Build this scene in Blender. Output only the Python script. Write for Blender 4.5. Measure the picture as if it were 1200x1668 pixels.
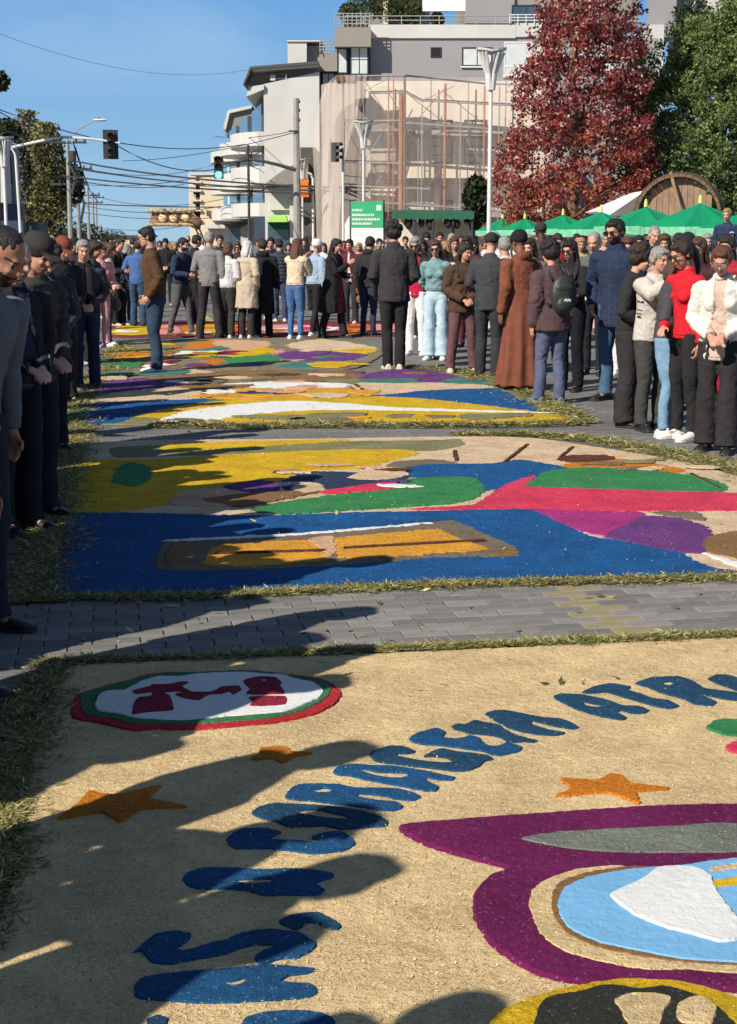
import bpy, bmesh, math, random
import numpy as np
from mathutils import Vector, Matrix
from mathutils.geometry import delaunay_2d_cdt
from math import sin, cos, pi, radians, atan2, tan, sqrt
for o in list(bpy.data.objects): bpy.data.objects.remove(o)
C = bpy.context.scene.collection
SC = bpy.context.scene
RND = random.Random(7)
# ---------------------------------------------------------------- camera
F, CX, CY, CAMH = 2470.0, 600.0, 834.0, 1.65
PITCH = math.atan(442 / F)
cam = bpy.data.cameras.new('camera'); co = bpy.data.objects.new('camera', cam); C.objects.link(co)
cam.sensor_fit = 'VERTICAL'; cam.sensor_height = 36; cam.sensor_width = 36 * 1200 / 1668
cam.lens = F / 1668 * 36; cam.clip_start = .1; cam.clip_end = 5000
co.location = (0, 0, CAMH); co.rotation_euler = (pi / 2 - PITCH, 0, 0); SC.camera = co
# ---------------------------------------------------------------- light
SUN_EL = radians(37); SUN_AZ = atan2(-.695, -.72)     # bearing of the sun, from +Y towards +X
sunv = Vector((sin(SUN_AZ) * cos(SUN_EL), cos(SUN_AZ) * cos(SUN_EL), sin(SUN_EL)))
w = bpy.data.worlds.new('World'); SC.world = w; w.use_nodes = True
nt = w.node_tree; bg = nt.nodes['Background']; sk = nt.nodes.new('ShaderNodeTexSky')
sk.sky_type = 'NISHITA'; sk.sun_disc = False; sk.sun_elevation = SUN_EL; sk.sun_rotation = SUN_AZ % (2 * pi)
sk.altitude = 600; sk.air_density = 1.0; sk.dust_density = .25; sk.ozone_density = 3.0
# blue-white air low over the horizon all round, thin streaks of high cloud
tcw = nt.nodes.new('ShaderNodeTexCoord'); sp_ = nt.nodes.new('ShaderNodeSeparateXYZ'); nt.links.new(tcw.outputs['Generated'], sp_.inputs[0])
mr = nt.nodes.new('ShaderNodeMapRange'); mr.inputs[1].default_value = 0; mr.inputs[2].default_value = .28; mr.inputs[3].default_value = 1; mr.inputs[4].default_value = .25; nt.links.new(sp_.outputs['Z'], mr.inputs[0])
cr = nt.nodes.new('ShaderNodeValToRGB'); nt.links.new(sp_.outputs['Z'], cr.inputs[0]); el = cr.color_ramp.elements
el[0].position = 0; el[0].color = (3.1, 4.9, 6.3, 1); el[1].position = .7; el[1].color = (.22, .62, 1.7, 1); e_ = el.new(.06); e_.color = (2.0, 3.95, 6.2, 1); e_ = el.new(.16); e_.color = (1.05, 3.0, 6.1, 1); e_ = el.new(.34); e_.color = (.5, 1.35, 3.3, 1)
mxw = nt.nodes.new('ShaderNodeMix'); mxw.data_type = 'RGBA'; nt.links.new(mr.outputs[0], mxw.inputs['Factor']); nt.links.new(sk.outputs[0], mxw.inputs['A']); nt.links.new(cr.outputs[0], mxw.inputs['B'])
mr.inputs[3].default_value = .97; mr.inputs[4].default_value = .9
nzw = nt.nodes.new('ShaderNodeTexNoise'); nzw.inputs['Scale'].default_value = 2.2; nzw.inputs['Detail'].default_value = 8; nzw.inputs['Distortion'].default_value = .6
mpw = nt.nodes.new('ShaderNodeMapping'); mpw.inputs['Scale'].default_value = (1.2, 1.2, 5); mpw.inputs['Rotation'].default_value = (0, .5, 0); nt.links.new(tcw.outputs['Generated'], mpw.inputs[0]); nt.links.new(mpw.outputs[0], nzw.inputs['Vector'])
mr2 = nt.nodes.new('ShaderNodeMapRange'); mr2.inputs[1].default_value = .44; mr2.inputs[2].default_value = .72; mr2.inputs[3].default_value = .02; mr2.inputs[4].default_value = .38; nt.links.new(nzw.outputs['Fac'], mr2.inputs[0])
mxc = nt.nodes.new('ShaderNodeMix'); mxc.data_type = 'RGBA'; mxc.inputs['B'].default_value = (5.2, 6.3, 7.6, 1); nt.links.new(mr2.outputs[0], mxc.inputs['Factor']); nt.links.new(mxw.outputs['Result'], mxc.inputs['A'])
nt.links.new(mxc.outputs['Result'], bg.inputs[0]); bg.inputs[1].default_value = .085
sl = bpy.data.lights.new('sun', 'SUN'); sl.energy = 5.0; sl.angle = radians(.55); sl.color = (1, .93, .82)
so = bpy.data.objects.new('sun', sl); C.objects.link(so); so.rotation_euler = sunv.to_track_quat('Z', 'Y').to_euler()
so.location = (-20, -20, 30)
v = SC.view_settings; v.view_transform = 'Standard'; v.look = 'None'; v.exposure = .5; v.gamma = 1
v.use_curve_mapping = False
SC.cycles.max_bounces = 5; SC.cycles.transparent_max_bounces = 12
# ---------------------------------------------------------------- picture -> place (tracing aid: rays onto the ground or a depth)
def ray(px, py):
    a, b = (px - CX) / F, (CY - py) / F
    return Vector((a, cos(PITCH) + b * sin(PITCH), -sin(PITCH) + b * cos(PITCH)))
def G(px, py, z=0.):
    d = ray(px, py); t = (z - CAMH) / d.z
    return Vector((d.x * t, d.y * t))
def P(px, py, Y):
    d = ray(px, py); t = Y / d.y
    return Vector((d.x * t, Y, CAMH + d.z * t))
ST = radians(9.72)
def S(a, b):                      # street frame: a across (to the right), b along
    return Vector((a * cos(ST) - b * sin(ST), a * sin(ST) + b * cos(ST)))
# ---------------------------------------------------------------- materials
_m = {}
def new_mat(key):
    m = bpy.data.materials.new(key); m.use_nodes = True
    return m, m.node_tree, m.node_tree.nodes['Principled BSDF']
def lin(c):
    return tuple(x for x in c) + (1,)
def mat(name, col, rough=.8, metal=0., var=.12, scale=6., bump=0., bscale=60., emit=0, spec=.3, detail=4):
    key = (name, tuple(round(c, 3) for c in col), rough, var, scale, bump)
    if key in _m: return _m[key]
    m, t, b = new_mat(name)
    N = t.nodes.new; L = t.links.new
    b.inputs['Roughness'].default_value = rough; b.inputs['Metallic'].default_value = metal
    b.inputs['Specular IOR Level'].default_value = spec
    tc = N('ShaderNodeTexCoord')
    if var > 0:
        n = N('ShaderNodeTexNoise'); n.inputs['Scale'].default_value = scale; n.inputs['Detail'].default_value = detail
        L(tc.outputs['Object'], n.inputs['Vector'])
        r = N('ShaderNodeMapRange'); r.inputs[1].default_value = .25; r.inputs[2].default_value = .75
        r.inputs[3].default_value = 1 - var; r.inputs[4].default_value = 1 + var
        L(n.outputs['Fac'], r.inputs[0])
        x = N('ShaderNodeVectorMath'); x.operation = 'SCALE'; x.inputs[0].default_value = col[:3]
        L(r.outputs[0], x.inputs['Scale']); L(x.outputs[0], b.inputs['Base Color'])
    else: b.inputs['Base Color'].default_value = lin(col)
    if bump > 0:
        n2 = N('ShaderNodeTexNoise'); n2.inputs['Scale'].default_value = bscale; n2.inputs['Detail'].default_value = 3
        L(tc.outputs['Object'], n2.inputs['Vector'])
        bp = N('ShaderNodeBump'); bp.inputs['Strength'].default_value = 1; bp.inputs['Distance'].default_value = bump
        L(n2.outputs['Fac'], bp.inputs['Height']); L(bp.outputs[0], b.inputs['Normal'])
    if emit:
        b.inputs['Emission Color'].default_value = lin(col); b.inputs['Emission Strength'].default_value = emit
    _m[key] = m; return m
def sawdust(col, chalk=False):
    key = ('sd', tuple(col), chalk)
    if key in _m: return _m[key]
    m, t, b = new_mat('dyed_sawdust'); N = t.nodes.new; L = t.links.new
    b.inputs['Roughness'].default_value = .95; b.inputs['Specular IOR Level'].default_value = .15
    tc = N('ShaderNodeTexCoord')
    g = N('ShaderNodeTexNoise'); g.inputs['Scale'].default_value = 170; g.inputs['Detail'].default_value = 4; g.inputs['Roughness'].default_value = .7
    g2 = N('ShaderNodeTexNoise'); g2.inputs['Scale'].default_value = 3.5; g2.inputs['Detail'].default_value = 6; g2.inputs['Roughness'].default_value = .65
    vo = N('ShaderNodeTexVoronoi'); vo.inputs['Scale'].default_value = 210
    mid = N('ShaderNodeTexNoise'); mid.inputs['Scale'].default_value = 34; mid.inputs['Detail'].default_value = 3
    for q in (g, g2, vo, mid): L(tc.outputs['Object'], q.inputs['Vector'])
    r = N('ShaderNodeMapRange'); r.inputs[1].default_value = .3; r.inputs[2].default_value = .7
    r.inputs[3].default_value = .78 if not chalk else .93; r.inputs[4].default_value = 1.2 if not chalk else 1.04; L(g.outputs['Fac'], r.inputs[0])
    r2 = N('ShaderNodeMapRange'); r2.inputs[1].default_value = .3; r2.inputs[2].default_value = .7
    r2.inputs[3].default_value = .74 if not chalk else .92; r2.inputs[4].default_value = 1.2 if not chalk else 1.06; L(g2.outputs['Fac'], r2.inputs[0])
    mu0 = N('ShaderNodeMath'); mu0.operation = 'MULTIPLY'; L(r.outputs[0], mu0.inputs[0]); L(r2.outputs[0], mu0.inputs[1])
    g3 = N('ShaderNodeTexNoise'); g3.inputs['Scale'].default_value = 13; g3.inputs['Detail'].default_value = 7; g3.inputs['Roughness'].default_value = .7; g3.inputs['Distortion'].default_value = 1.2; L(tc.outputs['Object'], g3.inputs['Vector'])
    r3 = N('ShaderNodeMapRange'); r3.inputs[1].default_value = .3; r3.inputs[2].default_value = .7; r3.inputs[3].default_value = .84 if not chalk else .95; r3.inputs[4].default_value = 1.14 if not chalk else 1.03; L(g3.outputs['Fac'], r3.inputs[0])
    mu = N('ShaderNodeMath'); mu.operation = 'MULTIPLY'; L(mu0.outputs[0], mu.inputs[0]); L(r3.outputs[0], mu.inputs[1])
    # undyed, pale chips and dark chips mixed in
    sp = N('ShaderNodeSeparateColor'); L(vo.outputs['Color'], sp.inputs[0])
    gt = N('ShaderNodeMath'); gt.operation = 'GREATER_THAN'; gt.inputs[1].default_value = .972 if not chalk else 2; L(sp.outputs[0], gt.inputs[0])
    x = N('ShaderNodeVectorMath'); x.operation = 'SCALE'; x.inputs[0].default_value = col[:3]; L(mu.outputs[0], x.inputs['Scale'])
    mx = N('ShaderNodeMix'); mx.data_type = 'RGBA'; mx.inputs['B'].default_value = lin([min(.8, c * 1.3 + .06) for c in col])
    L(gt.outputs[0], mx.inputs['Factor']); L(x.outputs[0], mx.inputs['A'])
    lt = N('ShaderNodeMath'); lt.operation = 'GREATER_THAN'; lt.inputs[1].default_value = .93 if not chalk else 2; L(sp.outputs[1], lt.inputs[0])
    mx2 = N('ShaderNodeMix'); mx2.data_type = 'RGBA'; mx2.inputs['B'].default_value = lin([c * .55 for c in col])
    L(lt.outputs[0], mx2.inputs['Factor']); L(mx.outputs['Result'], mx2.inputs['A']); L(mx2.outputs['Result'], b.inputs['Base Color'])
    ad = N('ShaderNodeMath'); ad.operation = 'MULTIPLY_ADD'; ad.inputs[1].default_value = 1.6; L(mid.outputs['Fac'], ad.inputs[0]); L(g.outputs['Fac'], ad.inputs[2])
    bp = N('ShaderNodeBump'); bp.inputs['Distance'].default_value = .009 if not chalk else .004; bp.inputs['Strength'].default_value = .8
    L(ad.outputs[0], bp.inputs['Height']); L(bp.outputs[0], b.inputs['Normal'])
    _m[key] = m; return m
# ---------------------------------------------------------------- mesh builders
def me_from(name, V, Fs, mats=(), idx=None, smooth=False):
    me = bpy.data.meshes.new(name); me.from_pydata([tuple(v) for v in V], [], Fs)
    for m in mats: me.materials.append(m)
    if idx is not None: me.polygons.foreach_set('material_index', idx)
    if smooth: me.polygons.foreach_set('use_smooth', [True] * len(me.polygons))
    me.update(); return me
def obj(name, me, parent=None, loc=None, rot=None, **p):
    o = bpy.data.objects.new(name, me); C.objects.link(o)
    if parent is not None: o.parent = parent
    if loc is not None: o.location = loc
    if rot is not None: o.rotation_euler = rot if hasattr(rot, '__len__') else (0, 0, rot)
    for k, val in p.items():
        if val is not None: o[{'cat': 'category'}.get(k, k)] = val
    return o
def thing(name, label, cat, loc=(0, 0, 0), rz=0, group=None, me=None):
    return obj(name, me, None, loc, rz, label=label, cat=cat, group=group)
class MB:
    def __init__(s): s.V = []; s.F = []; s.I = []; s.mi = 0
    def add(s, V, Fs):
        n = len(s.V); s.V += [tuple(v) for v in V]; s.F += [tuple(i + n for i in f) for f in Fs]; s.I += [s.mi] * len(Fs); return s
    def box(s, a, b, M=None):
        x0, y0, z0 = a; x1, y1, z1 = b
        V = [(x0, y0, z0), (x1, y0, z0), (x1, y1, z0), (x0, y1, z0), (x0, y0, z1), (x1, y0, z1), (x1, y1, z1), (x0, y1, z1)]
        if M is not None: V = [M @ Vector(q) for q in V]
        return s.add(V, [(0, 3, 2, 1), (4, 5, 6, 7), (0, 1, 5, 4), (1, 2, 6, 5), (2, 3, 7, 6), (3, 0, 4, 7)])
    def tube(s, pts, r, n=8, cap=True):
        pts = [Vector(p) for p in pts]; k = len(pts)
        if not isinstance(r, (list, tuple)): r = [r] * k
        V = []; Fs = []
        for i, p in enumerate(pts):
            t = (pts[min(i + 1, k - 1)] - pts[max(i - 1, 0)]).normalized()
            ref = Vector((0, 1, 0)) if abs(t.y) < .9 else Vector((1, 0, 0))
            a = t.cross(ref).normalized(); b = a.cross(t)
            ra, rb = r[i] if isinstance(r[i], (tuple, list)) else (r[i], r[i])
            for j in range(n):
                q = 2 * pi * j / n; V.append(p + a * cos(q) * ra + b * sin(q) * rb)
        for i in range(k - 1):
            for j in range(n):
                Fs.append((i * n + j, i * n + (j + 1) % n, (i + 1) * n + (j + 1) % n, (i + 1) * n + j))
        if cap: Fs.append(tuple(range(n - 1, -1, -1))); Fs.append(tuple((k - 1) * n + j for j in range(n)))
        return s.add(V, Fs)
    def ell(s, c, r, n=14, m=9, M=None):
        V = [Vector((0, 0, 1))]
        for i in range(1, m):
            th = pi * i / m
            for j in range(n): V.append(Vector((sin(th) * cos(2 * pi * j / n), sin(th) * sin(2 * pi * j / n), cos(th))))
        V.append(Vector((0, 0, -1)))
        Fs = [(0, 1 + j, 1 + (j + 1) % n) for j in range(n)]
        for i in range(m - 2):
            for j in range(n):
                a = 1 + i * n; Fs.append((a + j, a + n + j, a + n + (j + 1) % n, a + (j + 1) % n))
        e = len(V) - 1; a = 1 + (m - 2) * n
        Fs += [(e, a + (j + 1) % n, a + j) for j in range(n)]
        V = [Vector((q.x * r[0], q.y * r[1], q.z * r[2])) for q in V]
        if M is not None: V = [M @ q for q in V]
        c = Vector(c); return s.add([q + c for q in V], Fs)
    def prism(s, poly, d0, d1, ax='y'):          # polygon in (x,z), extruded along y
        n = len(poly)
        V = [(p[0], d0, p[1]) for p in poly] + [(p[0], d1, p[1]) for p in poly]
        return s.add(V, [tuple(range(n)), tuple(range(2 * n - 1, n - 1, -1))] + [(i, i + n, (i + 1) % n + n, (i + 1) % n) for i in range(n)])
    def me(s, name='mesh', mats=(), smooth=False): return me_from(name, s.V, s.F, mats, s.I, smooth)
    def obj(s, name, m, parent=None, smooth=False, **p):
        if not isinstance(m, (list, tuple)): m = [m]
        return obj(name, s.me(name, m, smooth), parent, **p)
def add_props(o, **p):
    for k, val in p.items(): o[{'cat': 'category'}.get(k, k)] = val
    return o
# ---------------------------------------------------------------- sky shell stays the World; ground
M_road = None
def road_mat():
    m, t, b = new_mat('concrete_block_paving'); N = t.nodes.new; L = t.links.new
    b.inputs['Roughness'].default_value = .85; b.inputs['Specular IOR Level'].default_value = .3
    tc = N('ShaderNodeTexCoord'); mp = N('ShaderNodeMapping'); mp.inputs['Rotation'].default_value = (0, 0, -ST)
    L(tc.outputs['Object'], mp.inputs['Vector'])
    br = N('ShaderNodeTexBrick'); br.inputs['Scale'].default_value = 1; br.inputs['Brick Width'].default_value = .2; br.inputs['Row Height'].default_value = .1
    br.inputs['Mortar Size'].default_value = .004; br.inputs['Color1'].default_value = (.125, .12, .113, 1); br.inputs['Color2'].default_value = (.17, .163, .152, 1)
    br.inputs['Mortar'].default_value = (.07, .066, .06, 1); br.inputs['Bias'].default_value = 0
    L(mp.outputs[0], br.inputs['Vector'])
    n = N('ShaderNodeTexNoise'); n.inputs['Scale'].default_value = .7; n.inputs['Detail'].default_value = 8; L(tc.outputs['Object'], n.inputs['Vector'])
    r = N('ShaderNodeMapRange'); r.inputs[1].default_value = .3; r.inputs[2].default_value = .7; r.inputs[3].default_value = .8; r.inputs[4].default_value = 1.2; L(n.outputs['Fac'], r.inputs[0])
    x = N('ShaderNodeVectorMath'); x.operation = 'SCALE'; L(br.outputs['Color'], x.inputs[0]); L(r.outputs[0], x.inputs['Scale']); L(x.outputs[0], b.inputs['Base Color'])
    n3 = N('ShaderNodeTexNoise'); n3.inputs['Scale'].default_value = 120; n3.inputs['Detail'].default_value = 3; L(tc.outputs['Object'], n3.inputs['Vector'])
    bp = N('ShaderNodeBump'); bp.inputs['Distance'].default_value = .003; L(n3.outputs['Fac'], bp.inputs['Height']); L(bp.outputs[0], b.inputs['Normal'])
    return m
M_road = road_mat()
obj('ground', me_from('ground', [(-3000, -60, -.03), (3000, -60, -.03), (3000, 4000, -.03), (-3000, 4000, -.03)], [(0, 1, 2, 3)], [mat('dry_earth', (.16, .15, .12), scale=.2)]), kind='structure')
q = [S(-7, -14), S(13, -14), S(13, 400), S(-7, 400)]
ROAD = obj('road', me_from('road', [(p.x, p.y, -.006) for p in q], [(0, 1, 2, 3)], [M_road]), kind='structure')
# single paving blocks where they can be told apart (gap between the two nearest carpets)
def pm(c): return mat('concrete_paver', c, rough=.85, var=.14, scale=14, bump=.0016, bscale=160)
PAV = [pm(c) for c in ((.155, .146, .132), (.175, .165, .15), (.135, .128, .116), (.20, .19, .172), (.16, .148, .132))]
YEL = pm((.23, .195, .115))
mb = MB()
x0, x1, y0, y1, c = -.0975, .0975, -.0475, .0475, .004
mb.V = [(x0, y0, -.006), (x1, y0, -.006), (x1, y1, -.006), (x0, y1, -.006), (x0, y0, -.001), (x1, y0, -.001), (x1, y1, -.001), (x0, y1, -.001),
        (x0 + c, y0 + c, .002), (x1 - c, y0 + c, .002), (x1 - c, y1 - c, .002), (x0 + c, y1 - c, .002)]
mb.F = [(8, 9, 10, 11)] + [(i, (i + 1) % 4, (i + 1) % 4 + 4, i + 4) for i in range(4)] + [(i + 4, (i + 1) % 4 + 4, (i + 1) % 4 + 8, i + 8) for i in range(4)]
mb.I = [0] * 9
pav_me = [mb.me('paver', [m]) for m in PAV]; pav_y = mb.me('paver', [YEL])
npav = 0
for j in range(55, 79):
    b_ = j * .1 + .05
    a0 = -.9 if j > 60 else -.55
    for i in range(-6, 22):
        a_ = i * .2 + (.1 if j % 2 else 0)
        p = S(a_, b_)
        pxx = CX + F * p.x / (p.y * cos(PITCH) + CAMH * sin(PITCH))
        # the line of the gap between the carpets
        lo, hi = 5.72 + .05 * a_, 7.62 - .02 * a_
        if not (-60 < pxx < 1260) or p.y < 5.72 + .02 or p.y > 7.45: continue
        if npav >= 298: break
        yel = 2.02 < a_ - .0 < 2.3
        o = obj('paver', (pav_y if yel else RND.choice(pav_me)), ROAD, (p.x, p.y, RND.uniform(-.0012, .0012)), (RND.uniform(-.008, .008), RND.uniform(-.006, .006), ST + RND.uniform(-.012, .012)))
        npav += 1
# yellow road line further on
for (b0, b1) in ((15.6, 18.6), (28, 40)):
    q = [S(2.05, b0), S(2.2, b0), S(2.2, b1), S(2.05, b1)]
    obj('road_marking', me_from('road_marking', [(p.x, p.y, -.001) for p in q], [(0, 1, 2, 3)], [mat('worn_yellow_paint', (.42, .33, .1), var=.3, scale=20)]), kind='structure')
# kerbs and pavements on both sides
for sgn, nm in ((-1, 'pavement'), (1, 'pavement')):
    a0, a1 = (-15, -7.0) if sgn < 0 else (13.0, 34)
    q = [S(a0, -14), S(a1, -14), S(a1, 300), S(a0, 300)]
    V = [(p.x, p.y, .12) for p in q] + [(p.x, p.y, -.02) for p in q]
    obj(nm, me_from(nm, V, [(0, 1, 2, 3), (0, 4, 5, 1), (1, 5, 6, 2), (3, 2, 6, 7), (0, 3, 7, 4)], [mat('pavement_concrete', (.26, .25, .23), var=.15, scale=1.5, bump=.004)]), kind='structure')
# ---------------------------------------------------------------- carpets of dyed sawdust
def jit(pts, step, amp, seed, closed=True):
    """resample an outline (catmull-rom smoothed) and roughen it like a loose edge"""
    n = len(pts); out = []
    R = random.Random(seed)
    for i in range(n):
        p0, p1, p2, p3 = pts[(i - 1) % n], pts[i], pts[(i + 1) % n], pts[(i + 2) % n]
        L = (p2 - p1).length; k = max(1, min(200, int(L / step)))
        for j in range(k):
            t = j / k
            q = .5 * ((2 * p1) + (p2 - p0) * t + (2 * p0 - 5 * p1 + 4 * p2 - p3) * t * t + (3 * p1 - p0 - 3 * p2 + p3) * t ** 3)
            q = q.lerp(p1.lerp(p2, t), .45)
            out.append(q + Vector((R.gauss(0, amp), R.gauss(0, amp))))
    return out
PZ = [0]
def patch(name, pts, m, parent, z0, h, px=True, holes=(), amp=None, step=None, **p):
    PZ[0] += 1; h += (PZ[0] % 8) * .00018
    loops = [[(G(*q) if px else Vector(q)) for q in L] for L in [pts] + list(holes)]
    c = sum(loops[0], Vector((0, 0))) / len(loops[0])
    d = max(3., c.y)
    amp = amp if amp is not None else .0009 * d / 4 + .0006
    step = step or max(.011, .0032 * d)
    V = []; E = []; rings = []
    for li, L in enumerate(loops):
        L = jit(L, step, amp, PZ[0] * 13 + li)
        n0 = len(V); V += L; E += [(n0 + i, n0 + (i + 1) % len(L)) for i in range(len(L))]; rings.append((n0, len(L)))
    r = delaunay_2d_cdt(V, E, [], 1, 1e-7)
    vo, fo = r[0], r[2]
    if len(rings) > 1:                      # drop the triangles that fall inside a hole
        def inside(q, P_):
            c_ = False; j = len(P_) - 1
            for i in range(len(P_)):
                if (P_[i].y > q.y) != (P_[j].y > q.y) and q.x < (P_[j].x - P_[i].x) * (q.y - P_[i].y) / (P_[j].y - P_[i].y) + P_[i].x: c_ = not c_
                j = i
            return c_
        HL = [V[n0:n0 + k_] for n0, k_ in rings[1:]]
        fo = [f for f in fo if not any(inside((vo[f[0]] + vo[f[1]] + vo[f[2]]) / 3, H_) for H_ in HL)]
    top = [(q.x, q.y, z0 + h) for q in vo]
    Fs = [tuple(f) for f in fo]
    # keep winding up
    a = Fs[0]; A, B, D = (Vector(top[i]) for i in a[:3])
    if (B - A).cross(D - A).z < 0: Fs = [tuple(reversed(f)) for f in Fs]
    cnt = {}
    for f in Fs:
        for i in range(len(f)):
            e = (f[i], f[(i + 1) % len(f)])
            if (e[1], e[0]) in cnt: del cnt[(e[1], e[0])]
            else: cnt[e] = 1
    # sloping skirt down to what lies below
    nrm = {}
    for (i, j) in cnt:
        t = vo[j] - vo[i]; nn = Vector((t.y, -t.x)); nn.normalize()
        for k in (i, j): nrm[k] = nrm.get(k, Vector((0, 0))) + nn
    new = {}
    for k, nn in nrm.items():
        if nn.length > 0: nn.normalize()
        new[k] = len(top); top.append((vo[k].x + nn.x * h * .7, vo[k].y + nn.y * h * .7, z0 - .002))
    Fs += [(j, i, new[i], new[j]) for (i, j) in cnt]
    return obj(name, me_from(name, top, Fs, [m]), parent, **p)
def zc(scale, ox, oy, L): return [(ox + x / scale, oy + y / scale) for x, y in L]
BEI = sawdust((.62, .455, .235)); BLU = sawdust((.012, .075, .18)); BLD = sawdust((.014, .06, .115)); PUR = sawdust((.13, .010, .068)); GRY = sawdust((.17, .185, .15))
BRN = sawdust((.22, .12, .05)); SKY = sawdust((.16, .38, .60), True); WHT = sawdust((.64, .64, .62), True); YLW = sawdust((.56, .35, .012)); BLK = sawdust((.03, .03, .025))
ORG = sawdust((.50, .16, .012)); RED = sawdust((.42, .025, .03)); GRN = sawdust((.035, .20, .065)); DRD = sawdust((.24, .015, .035)); LIV = sawdust((.045, .17, .07))
BL2 = sawdust((.008, .08, .23)); CRI = sawdust((.58, .04, .085)); VIO = sawdust((.13, .04, .17)); MAG = sawdust((.34, .03, .17)); TAN = sawdust((.58, .43, .27)); PNK = sawdust((.62, .24, .25))
NVY = sawdust((.025, .04, .085)); OLV = sawdust((.20, .19, .09)); TEA = sawdust((.05, .17, .14)); GBR = sawdust((.17, .135, .09)); PEA = sawdust((.55, .33, .2)); DBR = sawdust((.09, .035, .018)); ORY = sawdust((.6, .28, .03))
# carpet 1 -------------------------------------------------------
def carpet_base(label, pts, m, z=.012, px=True, amp=.004):
    L = [(G(*q) if px else Vector(q)) for q in pts]
    c = sum(L, Vector((0, 0))) / len(L)
    t = patch('sawdust_carpet', L, m, None, 0, z, px=False, amp=amp, step=.03 if c.y < 12 else .08)
    return add_props(t, label=label, category='sawdust carpet', group='coloured sawdust carpets laid along the street')
c1 = [G(112, 1090), G(330, 1078), G(600, 1070), G(900, 1056), G(1200, 1043), G(1600, 1028), S(4.15, 6.5), S(4.15, 1.2), S(-.32, 1.2), S(-.29, 2.6), G(0, 1510), G(42, 1390), G(45, 1290), G(62, 1200), G(90, 1130)]
CA = carpet_base('large beige sawdust carpet in front with blue lettering and a purple figure', c1, BEI, px=False)
Z = .012
k = 0
def lay(L, m, h=.007, z=Z, name='sawdust_patch', holes=(), **p): return patch(name, L, m, CA, z, h, holes=holes, **p)
lay([(118, 1154), (119, 1176), (150, 1182), (180, 1188), (220, 1197), (250, 1194), (290, 1195), (340, 1194), (400, 1188), (440, 1185), (480, 1178), (512, 1170), (534, 1160), (550, 1148), (554, 1134), (546, 1124), (528, 1115), (500, 1109), (480, 1107), (440, 1102), (400, 1099), (320, 1102), (280, 1102), (240, 1106), (210, 1115), (180, 1122), (150, 1131), (128, 1138)], RED, name='emblem_ring', label='red outer ring of the oval emblem')
lay([(132, 1140), (134, 1164), (142, 1173), (180, 1178), (220, 1188), (260, 1188), (340, 1187), (400, 1182), (440, 1179), (480, 1170), (510, 1158), (530, 1146), (539, 1132), (535, 1122), (520, 1117), (480, 1110), (440, 1104), (400, 1101), (320, 1104), (280, 1104), (240, 1109), (210, 1118), (180, 1125), (150, 1134)], LIV, .003, Z + .007, 'emblem_ring', label='green inner ring of the oval emblem')
lay([(156, 1158), (160, 1168), (186, 1171), (220, 1179), (260, 1182), (300, 1183), (330, 1181), (380, 1176), (432, 1172), (468, 1168), (496, 1157), (520, 1146), (526, 1137), (520, 1128), (508, 1121), (480, 1116), (460, 1109), (432, 1108), (400, 1105), (360, 1106), (320, 1108), (296, 1112), (260, 1112), (236, 1118), (220, 1126), (204, 1134), (176, 1136), (162, 1142)], WHT, .004, Z + .010, 'emblem_field')
ZE = Z + .014
lay([(216, 1137), (244, 1130), (248, 1127), (276, 1126), (296, 1122), (307, 1123), (296, 1130), (312, 1139), (286, 1138), (264, 1140), (276, 1145), (282, 1162), (280, 1169), (240, 1172), (216, 1175), (220, 1154), (228, 1148), (246, 1146), (248, 1139), (222, 1142)], DRD, .003, ZE, 'emblem_letter', amp=.0006)
lay([(286, 1142), (310, 1139), (340, 1139.5), (352, 1136), (360, 1131), (388, 1129), (393, 1135), (380, 1143), (374, 1138), (360, 1142), (340, 1143), (324, 1152), (306, 1150), (292, 1146)], DRD, .003, ZE, 'emblem_letter', amp=.0006)
lay([(397, 1120), (420, 1114), (448, 1115), (458, 1123), (456, 1128), (463, 1138), (462, 1142), (412, 1143), (401, 1141), (408, 1134), (400, 1126)], DRD, .003, ZE, 'emblem_letter', holes=[[(418, 1119), (430, 1117.5), (441, 1119.5), (430, 1121)]], amp=.0006)
lay([(406, 1147), (464, 1146), (464, 1159), (424, 1162), (407, 1161), (412, 1155)], DRD, .003, ZE, 'emblem_letter', amp=.0006)
for L in ([(95, 1342), (130, 1315), (145, 1297), (185, 1303), (262, 1288), (243, 1308), (303, 1322), (230, 1326), (197, 1347), (165, 1330)],
          [(425, 1226), (465, 1224), (474, 1232), (508, 1234), (478, 1240), (462, 1250), (445, 1243), (408, 1244), (424, 1236)],
          [(912, 1276), (932, 1291), (906, 1305), (950, 1301), (988, 1299), (1020, 1308), (1042, 1317), (1036, 1298), (1090, 1292), (1032, 1285), (1012, 1272), (995, 1268), (975, 1279), (945, 1278)]):
    lay(L, ORG, name='star')
a1 = (3, 200, 1480); a2 = (3, 280, 1340); a3 = (3.529, 360, 1260); a4 = (3.75, 500, 1200); a5 = (3.75, 640, 1140); a6 = (3.75, 880, 1090)
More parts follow.
